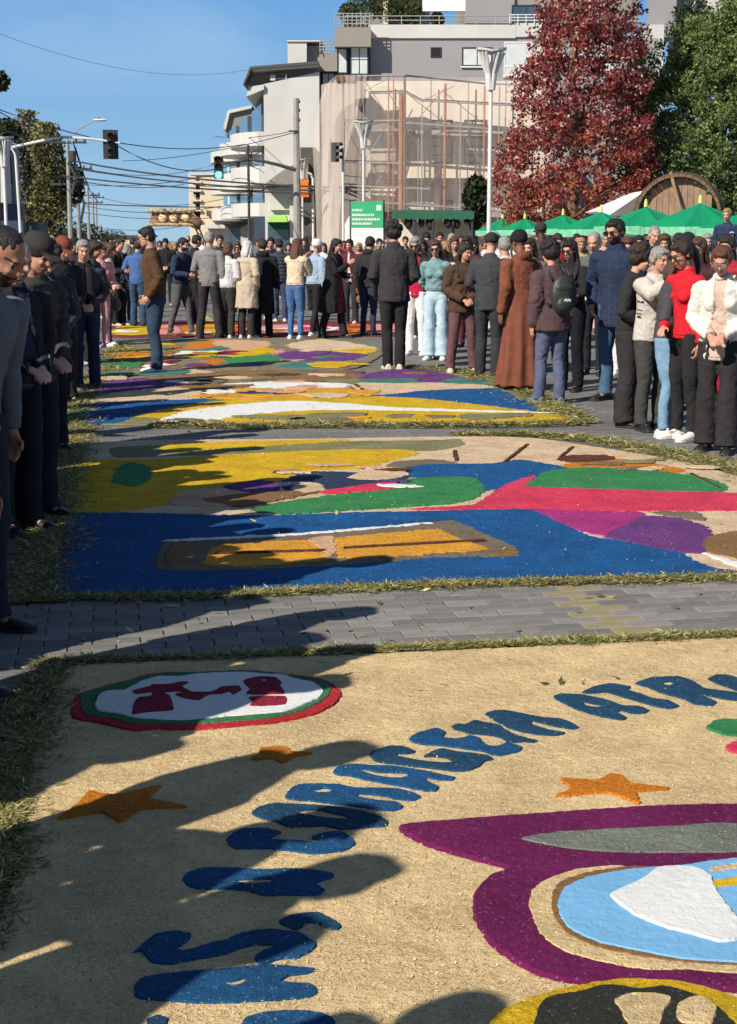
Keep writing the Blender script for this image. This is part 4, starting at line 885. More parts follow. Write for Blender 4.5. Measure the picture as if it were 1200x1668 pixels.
add(0, 0, 1.62, 50, 'woman in dark jacket and white trousers half hidden in the left crowd', GL_, xy=(-2.42, 10.6), f=1, hair='long', top=(.03, .03, .04), botc=(.62, .61, .6), shoe='w', tilt=20, arms=('cross', 'cross'))
add(0, 0, 1.66, 30, 'curly-haired person bowing the head in dark blue-grey jacket', GL_, xy=(-2.55, 12.0), hair='curly', hc='dark', skin='pale', top=(.04, .043, .058), botc=(.012, .014, .025), tilt=42, arms=('front', 'front'), shirt=(.2, .2, .21), open=.03, hem=.74)
add(0, 0, 1.70, 40, 'person in brick-brown cap and black coat in the left crowd', GL_, xy=(-3.15, 15.6), hair='cap', hatc=(.16, .045, .03), skin='light', top=K, botc=K, tilt=25, hem=.62, arms=('front', 'front'), flare=.02)
add(0, 0, 1.66, 20, 'grey-haired person with thick black scarf in the left crowd', GL_, xy=(-3.2, 17.2), hair='short', hc='grey', skin='pale', top=(.035, .04, .05), botc=NV, scarf=K, tilt=10, arms=('front', 'front'))
add(150, 592, 1.66, 75, 'woman in olive-grey and black jacket carrying a dark handbag', GL_, f=1, hair='bob', hc='dark', top=(.045, .05, .045), botc=K, shoe='w', tilt=20, arms=('hold', 'front'), bag=('hand', (.03, .018, .02)), bagarm=0)
add(176, 562, 1.62, 95, 'woman in pale pink-beige jacket in the left crowd', GL_, f=1, hair='mid', hc='brown', top=(.52, .40, .36), botc=(.03, .03, .055), shoe='w', arms=('front', 'front'), tilt=15)
add(207, 527, 1.58, 150, 'woman in rust-orange jacket seen from behind', GL_, f=1, hair='bob', hc='grey', top=(.33, .125, .035), botc=(.02, .025, .05), shoe='w', arms=('pocket', 'pocket'), hem=.84)
add(226, 532, 1.66, 165, 'person in bright blue jacket behind the man in the brown jacket', GL_, hair='short', hc='dark', top=(.05, .10, .24), botc=JN, arms=('pocket', 'down'))
add(105, 640, 1.68, 45, 'man in charcoal coat and dark jeans in the left crowd', GL_, hair='short', top=(.06, .062, .07), botc=NV, tilt=22, arms=('front', 'front'), shoe='g')
# --- standing in the street
add(254, 607, 1.82, -78, 'man in brown jacket, jeans and glasses standing on the carpets edge', GC_, hair='short', hc='black', skin='pale', top=(.075, .036, .018), botc=(.025, .045, .08), bot='jeans', shoe='w', glass='sun', tilt=10, arms=('pocket', 'pocket'), hem=.84)
add(296, 548, 1.70, 62, 'bearded man in navy jacket and grey trousers with clasped hands', GC_, hair='short', hc='black', beard='dark', skin='pale', top=(.02, .03, .06), botc=(.085, .082, .08), bot='slim', shoe='b', legs='step', tilt=10, arms=('hold', 'hold'), hem=.93)
add(318, 528, 1.76, 120, 'person in black coat with burgundy bag behind the navy jacket', GC_, hair='short', hc='black', top=K, botc=K, bag=('hand', (.12, .02, .03)), arms=('down', 'down'))
add(342, 551, 1.80, 168, 'tall man from behind in pale grey and dark two-tone jacket', GC_, hair='short', hc='grey', top=(.17, .168, .16), botc=K2, bot='trousers', legs='wide', arms=('front', 'down'), hem=.86)
add(371, 551, 1.62, 155, 'woman from behind in off-white sweater and dark olive trousers', GC_, f=1, hair='bob', hc='brown', top=(.48, .48, .47), botc=(.035, .034, .028), bot='jeans', shoe='c', legs='relax', arms=('front', 'front'), hem=.93, tname='sweater')
add(402, 551, 1.65, 150, 'grey-haired person in long beige trench coat with cane', GC_, f=1, hair='mid', hc='white', top=(.40, .33, .25), botc=(.03, .03, .028), shoe='c', arms=('front', 'pocket'), hem=.55, flare=.075, collar=1, tname='trench_coat')
add(429, 548, 1.68, 178, 'person in long black coat beside the beige trench coat', GC_, hair='short', hc='dark', top=(.014, .014, .017), botc=K, hem=.42, flare=.03, collar=1, hood=1, tname='coat')
add(456, 524, 1.68, 185, 'person in dark blue padded jacket and jeans with white trainers', GC_, hair='short', hc='black', top=(.035, .045, .062), botc=(.04, .06, .11), bot='jeans', puffer=1, shoe='w')
add(482, 553, 1.68, 150, 'long-haired woman in beige sweater and blue jeans lifting a phone', GC_, f=1, hair='long', hc='chestnut', top=(.52, .42, .29), botc=(.055, .12, .26), bot='slim', shoe='w', arms=('raise', 'phone'), phone=(.02, .015, .015), phonearm=0, hem=.95, tname='sweater')
add(513, 547, 1.66, 140, 'woman with white knitted beanie and pale denim jacket', GC_, f=1, hair='beanie', hatc=(.68, .66, .62), top=(.26, .34, .44), botc=K, bot='slim', shoe='w', legs='step', arms=('front', 'down'), hem=.95, leg=.9)
add(543, 550, 1.68, 60, 'dark-haired woman in long black coat over a burgundy top', GC_, f=1, hair='long', hc='black', skin='light', top=(.014, .013, .014), botc=K, shirt=(.16, .02, .03), open=.04, hem=.45, flare=.10, legs='step', arms=('hold', 'phone'), tname='coat')
add(571, 527, 1.68, -20, 'man in burgundy jacket holding a brown shoulder bag', GC_, hair='short', hc='black', top=(.10, .018, .028), botc=K2, shirt=(.5, .48, .45), open=.02, bag=('hand', (.16, .07, .045)), arms=('down', 'hold'), shoe='c')
add(600, 547, 1.72, 150, 'person from behind in black hooded jacket and dark jeans', GC_, hair='short', hc='black', top=(.022, .022, .024), botc=(.03, .033, .06), bot='slim', hood=1, arms=('down', 'pocket'), shoe='k')
s_blk = add(641, 602, 1.86, 184, 'tall man from behind in black jacket and black trousers alone in the street', GC_, hair='curly', hc='black', skin='light', top=(.032, .030, .031), botc=(.018, .017, .018), bot='jeans', shoe='c', arms=('front', 'front'), hem=.83, flare=.01, collar=1, thick=.022, vox=.0095, legs='close')
# --- right side
add(677, 578, 1.70, -15, 'woman with sunglasses, open black jacket, crimson top and white trousers', GR_, f=1, hair='bob', hc='grey', glass='sun', skin='light', top=K2, shirt=(.40, .012, .045), open=.09, botc=(.66, .65, .64), bot='jeans', shoe='w', arms=('down', 'down'))
add(709, 586, 1.66, -12, 'woman with sunglasses in teal crop top and pale blue wide trousers', GR_, f=1, hair='mid', hc='brown', glass='sun', skin='pale', top=(.15, .26, .26), botc=(.38, .50, .57), bot='wide', shoe='w', arms=('down', 'back'), hem=1.02, thick=.002, tname='top')
add(728, 584, 1.64, -60, 'long-haired blonde woman in cream top and sage trousers', GR_, f=1, hair='long', hc='blond', top=(.55, .50, .36), botc=(.17, .18, .15), bot='trousers', shoe='w', arms=('front', 'down'))
s_brw = add(752, 606, 1.62, 12, 'dark-haired woman in loose brown blouse and mauve trousers, hands folded', GR_, f=1, hair='long', hc='dark', skin='light', top=(.065, .036, .022), botc=(.11, .052, .055), bot='trousers', shoe='c', arms=('front', 'front'), hem=.82, thick=.03, bag=('cross', (.035, .012, .012)), tname='blouse', turn=25, legs='wide')
add(795, 613, 1.74, 160, 'man from behind in flat dark cap, blue collar and charcoal suit', GR_, hair='cap', hatc=(.025, .025, .028), skin='pale', top=(.038, .040, .045), botc=(.03, .031, .034), shoe='k', arms=('front', 'down'), hem=.82)
add(821, 607, 1.70, -165, 'man in pale pink shirt beside the brown habit', GR_, hair='short', hc='grey', top=(.62, .40, .36), botc=(.04, .06, .03), arms=('back', 'back'), hem=.98, thick=.004, tname='shirt', belly=.03)
s_fri = add(847, 634, 1.75, -148, 'man with black beanie in long reddish-brown hooded habit', GR_, hair='beanie', hatc=(.012, .011, .012), skin='brown', top=(.155, .052, .030), botc=(.155, .052, .030), bot='robe', shoe='k', arms=('down', 'front'), hem=.85, hood=1, thick=.02, tname='habit_top')
s_mau = add(896, 657, 1.63, -155, 'dark-haired woman in mauve padded jacket and blue-grey jeans with black backpack', GR_, f=1, hair='curly', hc='black', skin='light', top=(.075, .043, .047), botc=(.085, .098, .165), bot='jeans', shoe='g', arms=('down', 'front'), hem=.80, thick=.032, flare=.02, bag=('back', (.028, .032, .028)), baglabel='black backpack with small white print on the woman in mauve', legs='relax')
add(927, 636, 1.66, -35, 'woman with long dark hair and sunglasses in black jacket behind the backpack', GR_, f=1, hair='long', hc='black', glass='sun', top=K, botc=(.008, .008, .012), arms=('cross', 'cross'))
add(880, 560, 1.93, -160, 'very tall man with dark cap rising above the brown-robed man', GR_, hair='cap', hatc=(.03, .03, .03), skin='dark', top=(.05, .035, .033), botc=K2)
add(965, 610, 1.76, -25, 'older man with cropped grey hair in grey-brown jacket', GR_, hair='buzz', hc='grey', skin='pale', top=(.10, .095, .09), botc=K, shirt=(.02, .025, .05), open=.05, arms=('front', 'front'), belly=.04, tilt=14)
s_nav = add(1000, 652, 1.87, -40, 'tall man with sunglasses and dark hair in navy coat', GR_, hair='short', hc='black', beard='dark', glass='sun', skin='light', top=(.018, .028, .058), botc=(.05, .10, .16), bot='jeans', shoe='k', arms=('down', 'pocket'), hem=.72, thick=.02, tname='coat', collar=1, fat=1.06)
s_old = add(1022, 694, 1.60, 62, 'short-haired older woman in black cardigan with grey plaid shawl and wide black trousers', GR_, f=1, hair='curly', hc='dark', skin='pale', top=(.022, .021, .023), botc=(.025, .024, .025), bot='wide', shoe='k', arms=('front', 'front'), hem=.80, shirt=(.16, .17, .15), open=.03, tilt=14, bag=('hand', (.15, .16, .14)), baglabel='folded grey plaid shawl hanging from the arm of the woman in black cardigan')
s_ph = add(1058, 700, 1.60, 28, 'woman in pale grey sweater with dark sleeve stripes photographing with a raised phone', GR_, f=1, hair='short', hc='grey', skin='light', top=(.44, .40, .36), botc=(.045, .042, .04), bot='jeans', shoe='k', arms=('phone', 'raise'), stripe=1, thick=.03, hem=.86, phone=(.5, .42, .4), phonearm=1, phonelabel='pale phone raised by the woman in the striped grey sweater', tname='sweater', fold=.009)
add(1084, 711, 1.58, 70, 'woman in light blue jeans and white trainers behind the striped sweater', GR_, f=1, hair='mid', hc='brown', skin='pale', top=(.05, .05, .055), botc=(.16, .27, .38), bot='slim', shoe='w', arms=('front', 'front'), hem=.9)
s_red = add(1112, 716, 1.66, -62, 'woman with sunglasses in bright red sweater and black leggings', GR_, f=1, hair='tail', hc='dark', glass='sun', skin='light', top=(.50, .012, .022), botc=(.018, .017, .019), bot='slim', shoe='w', arms=('down', 'front'), hem=.90, tilt=16, tname='sweater', thick=.008)
s_wht = add(1166, 734, 1.62, -22, 'older woman in cream knitted cardigan and black trousers, hands folded', GR_, f=1, hair='short', hc='chestnut', glass='clear', skin='light', top=(.60, .575, .50), shirt=(.52, .36, .29), open=.055, botc=(.022, .021, .022), bot='wide', shoe='k', arms=('front', 'front'), hem=.78, tilt=22, tname='cardigan', thick=.014, vox=.0095, fat=1.04, legs='relax')
add(1216, 726, 1.66, -40, 'person at the right frame edge in pale jacket over orange-red print', GR_, f=1, hair='long', hc='brown', top=(.55, .52, .5), shirt=(.5, .08, .02), open=.08, botc=K, arms=('front', 'front'), shoe='g')
add(1132, 668, 1.68, -35, 'woman with tinted glasses and centre-parted brown hair behind the red sweater', GR_, f=1, hair='mid', hc='brown', glass='sun', skin='light', top=(.05, .02, .022), botc=K, arms=('front', 'front'))
add(1098, 655, 1.55, 20, 'woman with black sunglasses peering over the raised phone', GR_, f=1, hair='bob', hc='dark', glass='sun', skin='pale', top=K, botc=K, arms=('front', 'front'))
add(1172, 636, 1.72, -30, 'dark-jacketed man carrying a blond child on the shoulders', GR_, hair='short', hc='dark', top=(.02, .02, .03), botc=K, arms=('raise', 'raise'))
add(905, 545, 1.6, 0, 'child reference', None, hair='short', hc='blond', skin='pale', top=(.022, .034, .075), botc=(.02, .025, .05), arms=('front', 'front'), sw=.95, vox=.012)
CHILD = D.pop()
for d in D + [CHILD]: person_jobs(d[0])
bake()
for d in D + [CHILD]: finish(d[0])
for s, px, fy, ht, face, label, group, p in D:
    place(s, px, fy, ht, face, label, group=group, **p)
# the child sits on the shoulders of the man behind: trunk above his neck, legs in front of him
pc = G(1172, 636); s = CHILD[0]
place(s, 0, 0, 1.02, -28, 'small blond child in navy hooded jacket sitting on a man\'s shoulders', xy=(pc.x + .02, pc.y + .03), z0=.98, group=GR_)
mb = MB()
for i, (dx, dz) in enumerate(((-.03, 0), (-.012, .006), (.004, -.002), (.018, .008), (.034, .002))): mb.ell((dx, .312, 1.14 + dz), (.009, .004, .014), 8, 6)
bp_o = next(o for o in C.objects if o.name.startswith('backpack')); mb.obj('print', mat('white_print', (.7, .7, .7), var=0), bp_o)
ch_o = next(o for o in C.objects if o.get('label', '').startswith('small blond child')); mb = MB()
for i, (dx, dz) in enumerate(((.10, 0), (.125, .01), (.15, 0), (.11, -.06), (.14, -.065), (.125, -.11))): mb.ell((dx, -.148 + abs(dx - .05) * .12, 1.30 + dz), (.016, .006, .018), 8, 6)
mb.obj('print', mat('pale_blue_print', (.30, .36, .48), var=0), ch_o)
# --- people further back, wholly or partly hidden: same figures in other clothes
BY = {d[5]: d[0] for d in D}
def fd(t): return next(s for l, s in BY.items() if t in l)
BM = [fd('charcoal coat and dark jeans'), fd('bright blue jacket'), fd('padded jacket and jeans'), fd('cropped grey hair in grey-brown'), fd('pale pink shirt'), fd('burgundy jacket holding')]
BF = [fd('black sunglasses peering'), fd('sunglasses in black jacket behind'), fd('pale pink-beige jacket'), fd('light blue jeans and white'), fd('blonde woman in cream'), fd('rust-orange jacket')]
BC = [fd('black cap and raised'), fd('white knitted beanie')]
NOX = dict(bag=None, phone=None)
def fill(base, px, Y, ht, face, top, bot, label, group, hc=None, **k):
    o = dict(NOX, top=top, botc=bot)
    if hc: o['hc' if base not in BC else 'hatc'] = hc
    o.update(k); place(base, px, 0, ht, face, label, Y=Y, group=group, over=o)
WH = (.6, .58, .56); GY = (.12, .12, .125); TN = (.38, .28, .18); OG = (.05, .055, .03); RD = (.35, .02, .03); PK = (.5, .25, .26); BL = (.04, .07, .15)
FILL = [
 # left crowd
 (BM[0], 76, 20, 1.72, 40, GY, NV, 'grey-coated man between the curly-haired person and the brick-brown cap', GL_, 'grey'), (BF[0], 62, 14, 1.6, 40, K, K, 'dark-dressed person behind the curly-haired head', GL_, 'black'),
 (BM[1], 28, 11.5, 1.7, 50, K2, K, 'man in dark coat behind the cap wearer at far left', GL_, 'dark'), (BC[0], 46, 16, 1.75, 45, NV, K, 'navy-clad man with dark cap deep in left crowd', GL_, (.02, .02, .03)),
 (BM[3], 12, 8.6, 1.66, 50, K, K, 'dark-jacketed older man just behind the grey sports top', GL_, 'grey'), (BF[1], 98, 22, 1.62, 30, (.05, .02, .02), K, 'woman in dark maroon behind the brick-brown cap', GL_, 'brown'),
 (BM[2], 135, 25, 1.7, 20, K2, NV, 'man in black puffer near the utility poles', GL_, 'black'), (BF[2], 160, 24, 1.6, 40, PK, K, 'woman in dusty pink left of the beige-pink jacket', GL_, 'chestnut'),
 (BM[5], 190, 30, 1.7, 60, K, NV, 'man in black behind the pink-beige jacket', GL_, 'dark'), (BF[3], 172, 33, 1.62, 0, WH, K, 'distant woman in white beneath the utility poles', GL_, 'brown'),
 (BM[0], 215, 38, 1.72, 180, CH, K, 'distant charcoal figure behind the rust-orange jacket', GL_, 'black'), (BF[5], 240, 36, 1.62, 90, TN, JN, 'distant person in tan just left of the brown jacket', GL_, 'grey'),
 (BM[1], 142, 40, 1.7, 0, BL, K, 'distant figure in blue below the leftmost poles', GL_, 'dark'), (BC[0], 120, 30, 1.72, 20, K, K, 'capped dark figure far back in the left crowd', GL_, K),
 (BF[1], 88, 28, 1.6, 30, GY, K, 'grey-clad woman deep in the left crowd', GL_, 'black'), (BM[3], 108, 35, 1.74, 10, NV, K, 'older man in navy deep in left crowd', GL_, 'white'),
 (BM[4], 52, 24, 1.75, 30, OG, K, 'olive-shirted man deep in left crowd', GL_, 'dark'), (BM[2], 18, 20, 1.74, 30, K, K, 'dark figure behind the far left heads', GL_, 'black'),
 # centre, beyond the carpets
 (BM[0], 270, 40, 1.72, 0, K, NV, 'dark figure beyond the carpets right of the brown jacket', GC_, 'black'), (BF[4], 283, 42, 1.62, 20, TN, K, 'distant woman in tan behind the navy jacket', GC_, 'blond'),
 (BM[3], 306, 43, 1.8, 0, GY, K, 'distant grey-haired man behind the navy jacket', GC_, 'grey'), (BM[1], 357, 34, 1.78, 10, K2, NV, 'man in dark jacket between the grey jacket and white sweater', GC_, 'dark'),
 (BF[0], 387, 36, 1.62, 0, (.06, .03, .02), K, 'brown-clad woman behind the trench coat', GC_, 'brown'), (BM[2], 441, 33, 1.72, 0, K, NV, 'dark puffer figure behind the black long coat', GC_, 'black'),
 (BM[0], 448, 45, 1.7, 20, BL, JN, 'distant figure in blue behind the padded jacket', GC_, 'dark'), (BF[3], 470, 40, 1.6, 0, GY, JN, 'distant woman in grey left of the beige sweater', GC_, 'dark'),
 (BM[1], 498, 37, 1.72, -20, K, K, 'black-clad man behind the long chestnut hair', GC_, 'dark'), (BF[2], 527, 38, 1.6, 0, WH, K, 'distant woman in white right of the beanie', GC_, 'brown'),
 (BM[5], 552, 40, 1.68, 0, K2, K, 'distant dark figure behind the black coat over burgundy', GC_, 'black'), (BF[4], 586, 38, 1.6, -20, PK, NV, 'distant woman in pink beside the burgundy jacket', GC_, 'blond'),
 (BM[2], 617, 36, 1.7, 10, NV, JN, 'dark blue figure between the hooded jacket and the tall man', GC_, 'black'), (BF[1], 560, 52, 1.65, 0, RD, K, 'tiny far woman in red below the scaffold netting', GC_, 'dark'),
 (BM[0], 420, 55, 1.7, 0, GY, K, 'tiny far grey figure below the green shop awning', GC_, 'dark'), (BM[4], 330, 56, 1.75, 0, WH, K, 'tiny far figure in white shirt below the beige building', GC_, 'grey'),
 (BF[5], 260, 58, 1.65, 0, TN, K, 'tiny far figure in tan below the decorated arch', GC_, 'brown'), (BM[1], 232, 60, 1.75, 0, K, K, 'tiny far dark figure left of the decorated arch', GC_, 'black'),
 (BM[3], 200, 55, 1.72, 0, BL, K, 'tiny far blue figure in the gap of the street', GC_, 'grey'), (BF[0], 186, 48, 1.62, 0, RD, K, 'tiny far red figure in the gap of the street', GC_, 'dark'),
 (BC[1], 160, 52, 1.65, 0, CH, K, 'tiny far figure with pale beanie at the left poles', GC_, WH), (BM[2], 490, 58, 1.72, 0, K, K, 'tiny far black figure beside the orange box pole', GC_, 'black'),
 # right crowd
 (BF[5], 688, 26, 1.68, -10, K, K, 'black-clad woman between crimson top and teal top', GR_, 'dark'), (BM[0], 694, 30, 1.82, 0, K2, NV, 'dark-haired man behind the two women with sunglasses', GR_, 'black'),
 (BF[4], 738, 26, 1.72, 10, TN, K, 'light brown haired woman behind the brown blouse', GR_, 'brown'), (BM[3], 735, 31, 1.80, 0, GY, K, 'grey-haired man in grey behind the brown blouse', GR_, 'grey'),
 (BM[1], 715, 34, 1.84, 5, K, K, 'dark-haired figure in black behind the blonde woman', GR_, 'black'), (BF[0], 762, 24, 1.72, -20, (.08, .02, .03), K, 'woman in maroon behind the brown blouse', GR_, 'dark'),
 (BF[1], 772, 28, 1.66, -10, K2, K, 'sunglassed dark woman left of the flat cap', GR_, 'black'), (BM[4], 806, 28, 1.80, 0, WH, K, 'man in white shirt behind the flat cap', GR_, 'grey'),
 (BM[5], 862, 23, 1.74, -20, (.06, .025, .03), K, 'man behind the habit wearing dark maroon', GR_, 'grey'), (BF[3], 866, 20, 1.68, -30, GY, K, 'woman in grey right behind the black beanie', GR_, 'dark'),
 (BM[0], 905, 26, 1.78, 10, RD, K, 'person in red between the tall cap and the grey-brown jacket', GR_, 'dark'), (BF[4], 945, 26, 1.70, 0, TN, K, 'fair-haired woman in tan behind the grey-brown jacket', GR_, 'blond'),
 (BF[2], 1022, 19, 1.70, -10, WH, K, 'woman in white behind the navy coat', GR_, 'chestnut'), (BM[3], 1062, 22, 1.86, 10, GY, K, 'tall grey-haired man above the raised phone', GR_, 'grey'),
 (BF[5], 1083, 21, 1.74, -15, (.35, .3, .25), K, 'woman in beige above the raised phone', GR_, 'brown'), (BM[1], 1104, 19, 1.74, 0, K, K, 'dark-clad man behind the red sweater', GR_, 'dark'),
 (BC[0], 1122, 17, 1.74, -20, K2, K, 'man in black cap behind the red sweater', GR_, K), (BF[3], 1150, 24, 1.76, 0, GY, K, 'woman in grey left of the child on shoulders', GR_, 'grey'),
 (BM[2], 1190, 16, 1.70, -40, (.30, .02, .03), K, 'person in crimson behind the cream cardigan', GR_, 'dark'), (BM[5], 1210, 20, 1.72, -20, K, K, 'dark figure at the right edge behind the cream cardigan', GR_, 'dark'),
 (BM[4], 985, 28, 1.8, 0, PK, K, 'man in pink shirt behind the navy coat', GR_, 'grey'), (BM[2], 938, 34, 1.8, 10, K, K, 'dark figure under the green parasols', GR_, 'black'),
 (BF[1], 840, 36, 1.72, 0, WH, K, 'distant woman in white under the leftmost parasol', GR_, 'dark'), (BF[0], 790, 38, 1.74, 0, (.2, .05, .05), K, 'distant woman in brick red by the tall lamp post', GR_, 'brown'),
 (BM[5], 660, 40, 1.76, 0, K, K, 'distant dark figure left of the green kiosk canopy', GR_, 'dark'), (BM[0], 676, 44, 1.80, 0, TN, K, 'distant figure in tan below the green kiosk canopy', GR_, 'brown'),
 (BM[1], 750, 44, 1.8, 0, GY, K, 'distant grey figure below the green kiosk canopy', GR_, 'dark'), (BF[3], 1040, 27, 1.74, 0, K, K, 'dark woman left of the tall grey-haired man', GR_, 'black')]
for f in FILL: fill(*f)
# --- the rows left of the frame whose shadows fall across the carpets
OFF = [(-1.74, 4.02, 1.70), (-1.66, 3.18, 1.72), (-1.60, 2.24, 1.72), (-1.36, 1.50, 1.70), (-1.95, 4.9, 1.70), (-2.3, 3.23, 1.72), (-1.63, 2.62, 1.70), (-1.80, 1.85, 1.72), (-2.0, 1.25, 1.7), (-1.62, .85, 1.66), (-2.1, 5.35, 1.66), (-2.1, 6.1, 1.70),
       (-1.92, 4.46, 1.70), (-2.7, 2.9, 1.72), (-2.2, 2.35, 1.70), (-2.3, 1.6, 1.72), (-2.5, 5.0, 1.74), (-2.6, 5.75, 1.70), (-2.2, 6.75, 1.72), (-2.25, 7.5, 1.70), (-2.5, 8.2, 1.72), (-2.62, 9.0, 1.68),
       (-2.85, 9.7, 1.72), (-3.0, 10.4, 1.70), (-3.1, 11.3, 1.68), (-3.3, 12.2, 1.72), (-3.5, 13.2, 1.7), (-3.75, 14.2, 1.72), (-3.3, 13.9, 1.66), (-4.0, 15.2, 1.7), (-3.8, 16.4, 1.72), (-4.2, 17.6, 1.7), (-3.0, 4.3, 1.72), (-3.1, 5.4, 1.7), (-2.9, 3.5, 1.72), (-2.8, 2.4, 1.7), (-2.5, .7, 1.72), (-2.35, 6.45, 1.7), (-2.3, 7.1, 1.72), (-2.35, 7.95, 1.7), (-2.55, 8.65, 1.7), (-2.5, 7.3, 1.68), (-2.0, 5.75, 1.7), (-2.9, 9.25, 1.7)]
for tp in ((452, 865), (345, 771), (467, 721), (414, 822), (342, 711), (300, 800), (490, 1032), (400, 745), (250, 735), (240, 860), (330, 890), (300, 640), (330, 612), (290, 625), (380, 790), (320, 752), (270, 815), (420, 905), (560, 918)):
    g_ = G(*tp); y_ = g_.y - 1.643; OFF.append((min(g_.x - 1.586, -.243 * (y_ + .3) - .34), y_, 1.72))
for i, (x, y, h) in enumerate(OFF):
    b = (BM + BF)[(i * 5) % 12]
    place(b, 0, 0, h, 62 + (i * 13) % 25, 'spectator in the rows beyond the left edge whose shadow falls over the carpets', xy=(x, y), group='spectators out of view left of the frame', over=dict(NOX, top=(K, K2, NV, GY, OG)[i % 5], botc=(K, NV, JN)[i % 3]))
# ================================================================ BUILDINGS AND STREET FURNITURE
WALLW = mat('white_render', (.50, .49, .46), rough=.9, var=.07, scale=.6, bump=.002, bscale=30)
WALLG = mat('grey_render', (.27, .26, .262), rough=.9, var=.06, scale=.5, bump=.002, bscale=30)
WALLB = mat('beige_render', (.60, .50, .36), rough=.9, var=.07, scale=.5)
WALLP = mat('sand_render', (.62, .53, .44), rough=.9, var=.10, scale=.7, bump=.003, bscale=20)
WALLT = mat('taupe_render', (.25, .225, .19), rough=.9, var=.08, scale=.7)
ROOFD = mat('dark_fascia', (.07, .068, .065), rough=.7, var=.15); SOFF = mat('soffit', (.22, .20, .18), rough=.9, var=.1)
DARK = mat('dark_interior', (.012, .012, .014), rough=.8, var=0); FRM = mat('dark_window_frame', (.03, .035, .045), rough=.4, var=0)
GLS_ = mat('window_glass', (.05, .075, .10), rough=.06, var=.3, scale=.8, spec=.8); GLB = mat('blue_glass', (.12, .30, .46), rough=.08, var=.2, scale=.5, spec=.8)
CURT = mat('pale_curtain', (.50, .53, .52), rough=.8, var=.10, scale=3); WFR = mat('white_frame', (.6, .6, .58), rough=.5, var=0)
MET = mat('galvanised_steel', (.42, .43, .42), rough=.45, metal=.6, var=.1); MTW = mat('white_painted_steel', (.58, .57, .54), rough=.4, var=.06); MTD = mat('dark_steel', (.045, .045, .05), rough=.5, var=.1)
CONC = mat('weathered_concrete', (.27, .26, .24), rough=.9, var=.2, scale=3, bump=.004); GRNC = mat('green_canvas', (.0, .20, .085), rough=.75, var=.12, scale=2, bump=.004, bscale=8)
GRND = mat('dark_green_canvas', (.02, .10, .06), rough=.75, var=.12, scale=2); RUST = mat('red_oxide_steel', (.36, .13, .07), rough=.7, var=.25, scale=5); WOOD = mat('old_wood', (.15, .085, .05), rough=.8, var=.3, scale=4, bump=.004)
WOODL = mat('pale_wood', (.24, .16, .10), rough=.8, var=.25, scale=4, bump=.004); ORGP = mat('orange_plastic', (.75, .17, .02), rough=.4, var=.05); WTENT = mat('white_canvas', (.72, .71, .68), rough=.8, var=.05)
def X(px, Y): return P(px, 392, Y).x
def Zz(py, Y): return P(600, py, Y).z
def rect(px0, py0, px1, py1, Y, d=.3, m=None, name='wall', parent=None, back=None, **p):
    """a box whose front face covers the picture rectangle at depth Y and that reaches d further back"""
    a, b = P(px0, py1, Y), P(px1, py0, Y)
    return MB().box((a.x, Y, a.z if a.z > .4 or py1 < 392 else 0), (b.x, Y + d, b.z)).obj(name, m, parent, **p)
def window(px0, py0, px1, py1, Y, parent, glass=GLS_, frame=FRM, cols=2, rows=1, t=.07, curtain=None, name='window', sill=False):
    a, b = P(px0, py1, Y), P(px1, py0, Y); x0, x1, z0, z1 = a.x, b.x, a.z, b.z
    f = MB(); yf = Y - .03
    f.box((x0, yf, z0), (x0 + t, Y + .1, z1)); f.box((x1 - t, yf, z0), (x1, Y + .1, z1)); f.box((x0 + t, yf, z1 - t), (x1 - t, Y + .1, z1)); f.box((x0 + t, yf, z0), (x1 - t, Y + .1, z0 + t))
    for i in range(1, cols): x = x0 + (x1 - x0) * i / cols; f.box((x - t * .35, yf + .01, z0 + t), (x + t * .35, Y + .09, z1 - t))
    for i in range(1, rows): z = z0 + (z1 - z0) * i / rows; f.box((x0 + t, yf + .015, z - t * .3), (x1 - t, Y + .085, z + t * .3))
    w_ = f.obj(name, frame, parent)
    for i in range(cols):
        g = curtain if (curtain is not None and (i % 2 == 0 or curtain is CURT and cols < 3)) else glass
        MB().box((x0 + (x1 - x0) * i / cols + .01, Y - .008, z0 + .01), (x0 + (x1 - x0) * (i + 1) / cols - .01, Y + .02, z1 - .01)).obj('pane', g, w_)
    if sill: MB().box((x0 - .06, Y - .12, z0 - .08), (x1 + .06, Y + .02, z0 - .002)).obj('sill', WFR, w_)
    return w_
def rail(px0, px1, pyt, pyb, Y, parent, m=MET, n=2, posts=6, r=.03, name='railing'):
    a, b = P(px0, pyb, Y), P(px1, pyt, Y); mb = MB()
    for i in range(n + 1): z = a.z + (b.z - a.z) * (i + 1) / (n + 1); mb.tube([(a.x, Y, z), (b.x, Y, z)], r, 6)
    for i in range(posts + 1): x = a.x + (b.x - a.x) * i / posts; mb.tube([(x, Y, a.z), (x, Y, b.z)], r * .9, 6)
    return mb.obj(name, m, parent)
